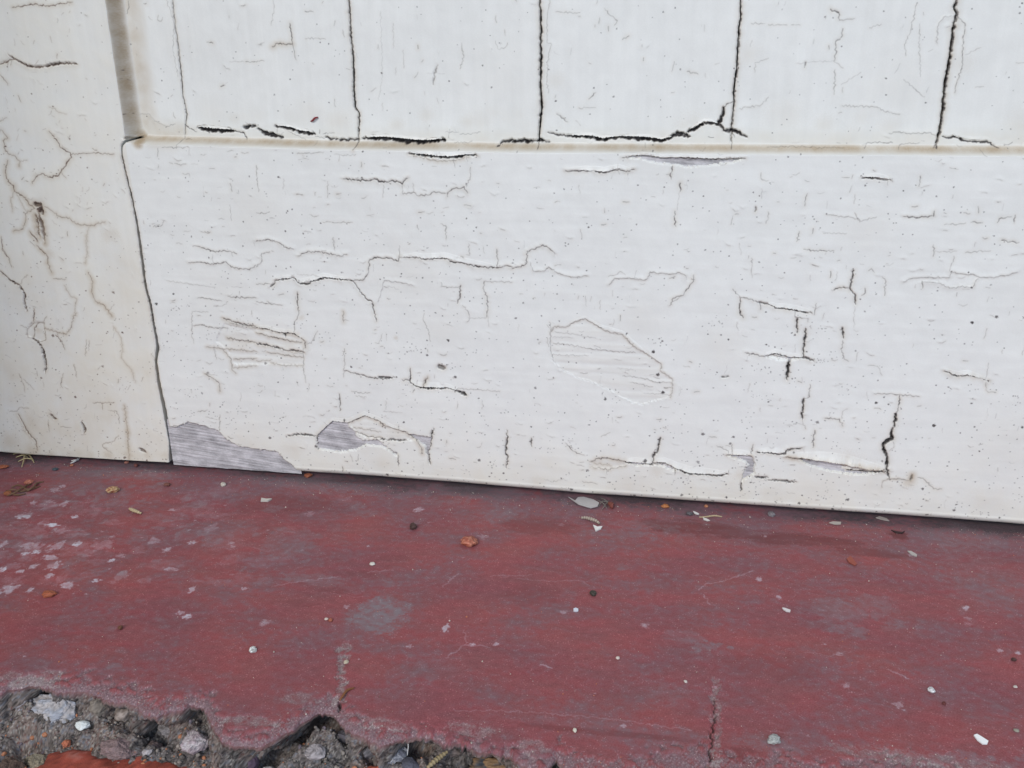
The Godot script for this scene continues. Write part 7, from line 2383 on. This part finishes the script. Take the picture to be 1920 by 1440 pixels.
	stalk("soil_tangle", "brown mossy tangle of rootlets on the step at far left", "plant debris", -273.4, 36.7, [[Vector3(-6.12, 0.3, 9.22), Vector3(-1.94, 2.2, 6.79), Vector3(3.08, 1, 6.38), Vector3(6.36, 0.8, 1.29)], [Vector3(-2.44, 0.3, 11.37), Vector3(1.43, 1.8, 9.6), Vector3(2.49, 2.2, 3.29), Vector3(1.65, 0.5, -4.23)], [Vector3(-6.98, 0.5, 1.4), Vector3(-2.15, 2, 0.81), Vector3(5.62, 1.4, 3.99), Vector3(8.88, 0.3, -2.93)], [Vector3(5.18, 0.3, 4.66), Vector3(7.55, 1.8, 1.69), Vector3(5, 0.8, -5.59), Vector3(7.18, 0.3, -8.39)], [Vector3(-7.18, 0.6, 5.84), Vector3(2.66, 1, 10.57), Vector3(6.63, 0.5, 7.58)]], 0.62, Color(0.14, 0.075, 0.04), 0.0, "")
	crumb("brick_crumb", "pinkish orange crumb on top of the brown mossy tangle", "crumb", -274.2, 31.1, Vector3(2.55, 1.55, 2.49), 0.3, Color(0.383, 0.136, 0.085), 0.7, 0.35, "")
	crumb("brick_crumb", "rusty crumb at the left end of the brown mossy tangle", "crumb", -277.1, 45.6, Vector3(2.49, 1.28, 2.06), 0.3, Color(0.255, 0.085, 0.034), 0.7, 0.35, "")
	crumb("pebble", "dark blue-grey pebble close to the door below the pale fibre", "pebble", -270.2, 11.2, Vector3(1.97, 0.86, 1.48), 0.3, Color(0.051, 0.072, 0.085), 0.7, 0.35, "")
	crumb("brick_crumb", "small orange crumb just under the pale fibre", "crumb", -263.3, 4.7, Vector3(1.33, 0.75, 1.19), 0.3, Color(0.357, 0.136, 0.076), 0.7, 0.35, "")
	crumb("brick_crumb", "dark red crumb at the door foot below the rusty streak", "crumb", -223.1, -0.9, Vector3(1.49, 1.11, 1.78), 0.3, Color(0.136, 0.043, 0.034), 0.7, 0.35, "")
	crumb("brick_crumb", "pale red crumb at the door foot left of the dark red one", "crumb", -231.3, -4.3, Vector3(1.5, 0.87, 1.4), 0.3, Color(0.306, 0.128, 0.093), 0.7, 0.35, "")
	crumb("pebble", "white knobbly pebble on clean red coat above the dark hole in the edge", "pebble", -71.5, 163.1, Vector3(1.84, 1.12, 1.79), 0.4, Color(0.442, 0.433, 0.399), 0.6, 0.5, "", Color(0.7, 0.69, 0.66, 1))
	crumb("pebble", "smooth white oval pebble at the end of the dark diagonal streak", "pebble", -42.2, 85.7, Vector3(1.47, 0.8, 1.28), 0.3, Color(0.595, 0.561, 0.493), 0.2, 0.1, "")
	crumb("pebble", "white bead touching the orange bead left of the grey patch", "pebble", -48.2, 135.2, Vector3(0.97, 0.54, 0.87), 0.3, Color(0.527, 0.442, 0.383), 0.2, 0.1, "")
	crumb("brick_crumb", "orange bead touching the white bead left of the grey patch", "crumb", -46, 135.7, Vector3(1.09, 0.72, 1.16), 0.3, Color(0.306, 0.093, 0.051), 0.3, 0.35, "")
	crumb("brick_crumb", "dark rust-brown crumb on the red coat below the white lime spots", "crumb", -138, 156.9, Vector3(1.08, 1.08, 1.73), 0.3, Color(0.128, 0.051, 0.025), 0.7, 0.35, "")
	crumb("soil_crumb", "round dark olive pellet right of the middle of the step", "crumb", 70.5, 95.2, Vector3(1.63, 1.22, 1.96), 0.3, Color(0.043, 0.036, 0.025), 0.3, 0.35, "")
	flake("white_chip", "bluish white oval chip below the dark olive pellet", "chip", 63.9, 109.7, [-1.22, -0.42, -0.24, -1.27, 0.98, -0.85, 1.22, 0.85, 0.24, 1.69, -0.98, 1.27], 0.5, 0, 0, Color(0.62, 0.64, 0.7), Color(0.5, 0.5, 0.55), 0.15)
	flake("stone_chip", "flat grey-white stone chip near the door below the peeled patch", "chip", -124.2, 29.3, [-3.35, -1.85, -0.3, -1.23, 3.05, -1.85, 1.83, 1.23, -2.13, 1.85], 0.8, 0, 0, Color(0.52, 0.49, 0.44), Color(0.4, 0.38, 0.35), 0.15)
	flake("white_chip", "bright white paint flake near the lower right corner", "chip", 223.9, 169.8, [-2.17, -1.8, -0.79, -2.7, 0.59, -1.5, 2.37, 0.6, 1.58, 2.1, -0.2, 2.4, -1.58, 0.6], 0.6, 0.03, 0, Color(0.84, 0.84, 0.82), Color(0.7, 0.7, 0.68), 0.15)
	crumb("pebble", "pale grey-green lump of mortar stuck to the step near its front edge", "pebble", 146.7, 183.4, Vector3(2.77, 1.49, 2.38), 0.4, Color(0.34, 0.348, 0.323), 0.6, 0.4, "", Color(0.28, 0.28, 0.27, 1))
	flake("white_chip", "slim white chip on the right half of the step, level with the grey blotches", "chip", 160.2, 93.1, [-1.95, -0.88, -0.73, -0.88, 1.7, 0.44, 1.46, 1.75, -0.24, 1.75, -1.46, 0.44], 0.6, 0, 0, Color(0.66, 0.62, 0.6), Color(0.5, 0.5, 0.5), 0.15)
	flake("red_chip", "flat orange-red brick chip on the dusty red coat right of centre", "chip", 196.3, 45.1, [-2.12, -1.05, 0.26, -4.19, 2.12, 3.15, 1.06, 4.72, -1.59, 2.1], 0.7, 0, 0, Color(0.3, 0.075, 0.05), Color(0.2, 0.06, 0.05), 0.15)
	flake("bark_sliver", "dark crescent-shaped bark sliver near the door at the right", "bark scrap", 225.7, 9.3, [-3.36, -0.59, -1.4, 0.59, 1.96, 1.19, 3.64, -0.59, 1.96, 2.37, -1.4, 2.37], 0.6, 0, 0, Color(0.035, 0.015, 0.015), Color(0.03, 0.015, 0.015), 0.15)
	flake("stone_chip", "pale greenish stone chip right of the dark crescent sliver", "chip", 228.3, 32.7, [-2.14, -2.17, -0.27, -2.17, 1.87, 1.09, 1.34, 2.72, -1.07, 1.09], 0.5, 0, 0, Color(0.42, 0.39, 0.36), Color(0.35, 0.33, 0.3), 0.15)
	crumb("pebble", "off-white bead in the plain red middle of the step", "pebble", 85.4, 142.3, Vector3(0.9, 0.59, 0.95), 0.3, Color(0.578, 0.493, 0.425), 0.3, 0.15, "")
	crumb("pebble", "white bead above the split at the front edge", "pebble", 114, 153.3, Vector3(0.76, 0.57, 0.91), 0.3, Color(0.578, 0.527, 0.468), 0.4, 0.2, "")
	crumb("pebble", "cream bead by the broken front edge in the middle", "pebble", 72.2, 189.6, Vector3(0.81, 0.68, 1.09), 0.3, Color(0.595, 0.561, 0.459), 0.3, 0.15, "")
	crumb("pebble", "round whitish pebble far right on the red step", "pebble", 212.3, 142.9, Vector3(1.49, 1.04, 1.66), 0.3, Color(0.425, 0.416, 0.408), 0.4, 0.5, "", Color(0.66, 0.66, 0.65, 1))
	stalk("brown_needle", "red-brown needle lying in the mortar joint at the broken edge", "needle", -23, 182.9, [[Vector3(-0.24, 0.3, 4.38), Vector3(0.45, 0.9, 1.72), Vector3(1, 1, -1.25), Vector3(3.17, 0.6, -3.46)]], 0.55, Color(0.2, 0.075, 0.025), 0.0, "")
	crumb("pebble", "pale yellow bead sitting in the worn mortar joint", "pebble", -28.7, 163.9, Vector3(1.13, 0.76, 1.22), 0.3, Color(0.468, 0.399, 0.289), 0.4, 0.3, "")
	crumb("brick_crumb", "small dark red-brown crumb at lower right of the step", "crumb", 215.4, 150.2, Vector3(0.83, 0.63, 1), 0.3, Color(0.111, 0.025, 0.021), 0.7, 0.35, "")
	crumb("pebble", "small olive-grey pebble near the right border, low down", "pebble", 238.5, 162.4, Vector3(1, 0.68, 1.08), 0.3, Color(0.255, 0.238, 0.187), 0.7, 0.35, "")
	crumb("soil_crumb", "dark brown crumb at the right border of the picture", "crumb", 251.2, 116.9, Vector3(1.22, 0.75, 1.2), 0.3, Color(0.068, 0.03, 0.025), 0.7, 0.35, "")
	crumb("pebble", "pale bead close to the right border of the picture", "pebble", 246.7, 134.5, Vector3(0.96, 0.48, 0.77), 0.3, Color(0.493, 0.442, 0.391), 0.4, 0.35, "")
	flake("wood_splinter", "pale wood splinter close to the door foot at the right", "splinter", 194.1, 5.5, [-3.42, 1.21, -1.14, -0.61, 3.14, -0.61, 2.57, 1.82, -0.57, 2.43], 0.5, 0.05, 0, Color(0.42, 0.38, 0.33), Color(0.3, 0.28, 0.25), 0.4)
	flake("wood_splinter", "small pale splinter tucked under the door foot, farthest right", "splinter", 220.4, -3.5, [-3.73, 0, -1.44, -1.86, 2.01, 0, 2.87, 2.49, 0, 1.86], 0.5, 0.05, 0, Color(0.36, 0.31, 0.28), Color(0.3, 0.28, 0.25), 0.4)
	crumb("stone_lump", "grey crusty lump against the door foot right of the tan straw", "crumb", 160.7, 1.1, Vector3(2.03, 1.42, 2.27), 0.3, Color(0.187, 0.17, 0.178), 0.6, 0.4, "")
	stalk("straw", "tan fern stalk in the rubble below the broken edge", "straw", 22.7, 210.7, [[Vector3(-4.75, -8, -3.62), Vector3(-3.09, -7.5, -6.17), Vector3(-1.36, -7.5, -9.32), Vector3(0.94, -7, -12.04)]], 0.8, Color(0.36, 0.28, 0.15), 0.5, "")
	stalk("pale_fibre", "thin white fibre hanging across the dark hollow under the edge", "fibre", 10.2, 207.1, [[Vector3(-2.8, -3, -8.57), Vector3(-1.65, -5, -7.2), Vector3(-1.88, -9, -5.84)]], 0.22, Color(0.55, 0.53, 0.5), 0.0, "")
	var st := SurfaceTool.new()
	st.begin(Mesh.PRIMITIVE_TRIANGLES)
	tube(st, [Vector3(-2.1, -0.9, 0.2), Vector3(-0.7, -0.3, 0.9), Vector3(0.6, 0.9, 1.1), Vector3(2.2, 1.2, 0.4)], 0.5, Color(0.22, 0.02, 0.03))
	st.generate_normals()
	var curl := put("red_petal", st.commit(), chip_mat)
	curl.position = Vector3(-91.8, 209, -9.9) * MM
	tag(curl, "dark red dried petal stuck to the white planks just above the moulding", "petal")
	scatter()

func scatter():
	# grit nobody could count
	var made := [lump(Vector3(0.5, 0.35, 0.5), 901, Color(0.62, 0.58, 0.52), 0.3, 0.8, 0), lump(Vector3(0.5, 0.32, 0.42), 902, Color(0.62, 0.58, 0.52), 0.3, 0.6, 0)]
	var mm := MultiMesh.new()
	mm.transform_format = MultiMesh.TRANSFORM_3D
	mm.use_colors = true
	mm.mesh = made[0]
	mm.instance_count = 2900
	for i in 2900:
		var x := rng.randf_range(-330.0, 310.0)
		var z := 4.0 + 205.0 * rng.randf()
		if i > 2300:
			z = 0.5 + 6.0 * absf(rng.randfn())
		elif i > 1500:
			z = 1.0 + 26.0 * absf(rng.randfn())
		elif i > 1100:
			z = edge_z(x) - absf(rng.randfn()) * 9.0
		z = minf(z, edge_z(x) - 0.8)
		var s := 0.16 + 0.42 * pow(rng.randf(), 4.0)
		if i % 90 == 0:
			s = rng.randf_range(0.6, 1.0)
		var b := Basis.from_euler(Vector3(rng.randf() * 6.0, rng.randf() * 6.0, rng.randf() * 6.0)).scaled(Vector3(s, s, s))
		mm.set_instance_transform(i, Transform3D(b, Vector3(x, floor_y(x, z) + s * 0.2, z) * MM))
		var c := Color(0.85, 0.80, 0.75)
		var pick := rng.randf()
		if pick < 0.18:
			c = Color(0.75, 0.3, 0.16)
		elif pick < 0.3:
			c = Color(0.22, 0.18, 0.17)
		elif pick < 0.65:
			c = Color(0.6, 0.55, 0.52)
		mm.set_instance_color(i, c)
	var o := MultiMeshInstance3D.new()
	o.name = "grit"
	o.multimesh = mm
	o.material_override = chip_mat
	add_child(o)
	o.set_meta("label", "fine pale and reddish grit scattered over the red step")
	o.set_meta("category", "grit")
	o.set_meta("kind", "stuff")
	# aggregate grains in the broken bed
	var m2 := MultiMesh.new()
	m2.transform_format = MultiMesh.TRANSFORM_3D
	m2.use_colors = true
	m2.mesh = made[1]
	m2.instance_count = 2600
	for i in 2600:
		var x := rng.randf_range(-185.0, 110.0)
		var z := edge_z(x) + rng.randf_range(-2.0, 36.0)
		var s := 0.5 + 2.2 * pow(rng.randf(), 3.0)
		var b := Basis.from_euler(Vector3(rng.randf() * 6.0, rng.randf() * 6.0, rng.randf() * 6.0)).scaled(Vector3(s, s, s))
		m2.set_instance_transform(i, Transform3D(b, Vector3(x, bed_y(x, z) + s * 0.1, z) * MM))
		var v := rng.randf_range(0.12, 0.5)
		var c := Color(v, v * 0.92, v * 0.88)
		var pick := rng.randf()
		if pick < 0.12:
			c = Color(0.62, 0.27, 0.15)
		elif pick < 0.2:
			c = Color(0.2, 0.17, 0.22)
		m2.set_instance_color(i, c)
	var o2 := MultiMeshInstance3D.new()
	o2.name = "loose_rubble"
	o2.multimesh = m2
	o2.material_override = chip_mat
	add_child(o2)
	o2.set_meta("label", "small crumbled mortar grains lying along the broken step edge")
	o2.set_meta("category", "rubble")
	o2.set_meta("kind", "stuff")

# ---------------------------------------------------------------- beyond the frame
func build_surroundings():
	var gm := StandardMaterial3D.new()
	gm.albedo_color = Color(0.50, 0.48, 0.46)
	gm.roughness = 0.95
	var pm := PlaneMesh.new()
	pm.size = Vector2(300, 300)
	var ground := put("ground", pm, gm)
	ground.position.y = -0.16
	ground.set_meta("kind", "structure")
	var wm := StandardMaterial3D.new()
	wm.albedo_color = Color(0.62, 0.56, 0.50)
	wm.roughness = 0.9
	var house := thing("house_wall", "rendered house wall that surrounds the white door, outside the frame", "wall")
	var porch := thing("added_porch_roof", "unseen porch roof added above the doorway to block light from overhead", "roof")
	var pr := SurfaceTool.new()
	pr.begin(Mesh.PRIMITIVE_TRIANGLES)
	box(pr, Vector3(-1.5, 2.25, 0.101), Vector3(1.9, 2.33, 1.5))  # unseen roof, added so the door is lit from the front
	put("added_soffit", pr.commit(), plain_paint, porch)
	var side := thing("added_porch_wall", "unseen porch side wall added left of the door to darken that side", "wall")
	var sw := SurfaceTool.new()
	sw.begin(Mesh.PRIMITIVE_TRIANGLES)
	box(sw, Vector3(-0.62, -0.16, 0.101), Vector3(-0.43, 2.249, 0.5))  # unseen wall, added and sized to dim the left stile
	put("added_wall_face", sw.commit(), wm, side)
	for b in [["left_pier", Vector3(-2.4, -0.16, -0.15), Vector3(-0.352, 2.7, 0.10)], ["right_pier", Vector3(0.445, -0.16, -0.15), Vector3(2.6, 2.7, 0.10)], ["lintel", Vector3(-0.351, 2.03, -0.15), Vector3(0.444, 2.7, 0.10)]]:
		var st := SurfaceTool.new()
		st.begin(Mesh.PRIMITIVE_TRIANGLES)
		box(st, b[1], b[2])
		put("wall_pier" if b[0] != "lintel" else "lintel", st.commit(), wm, house)
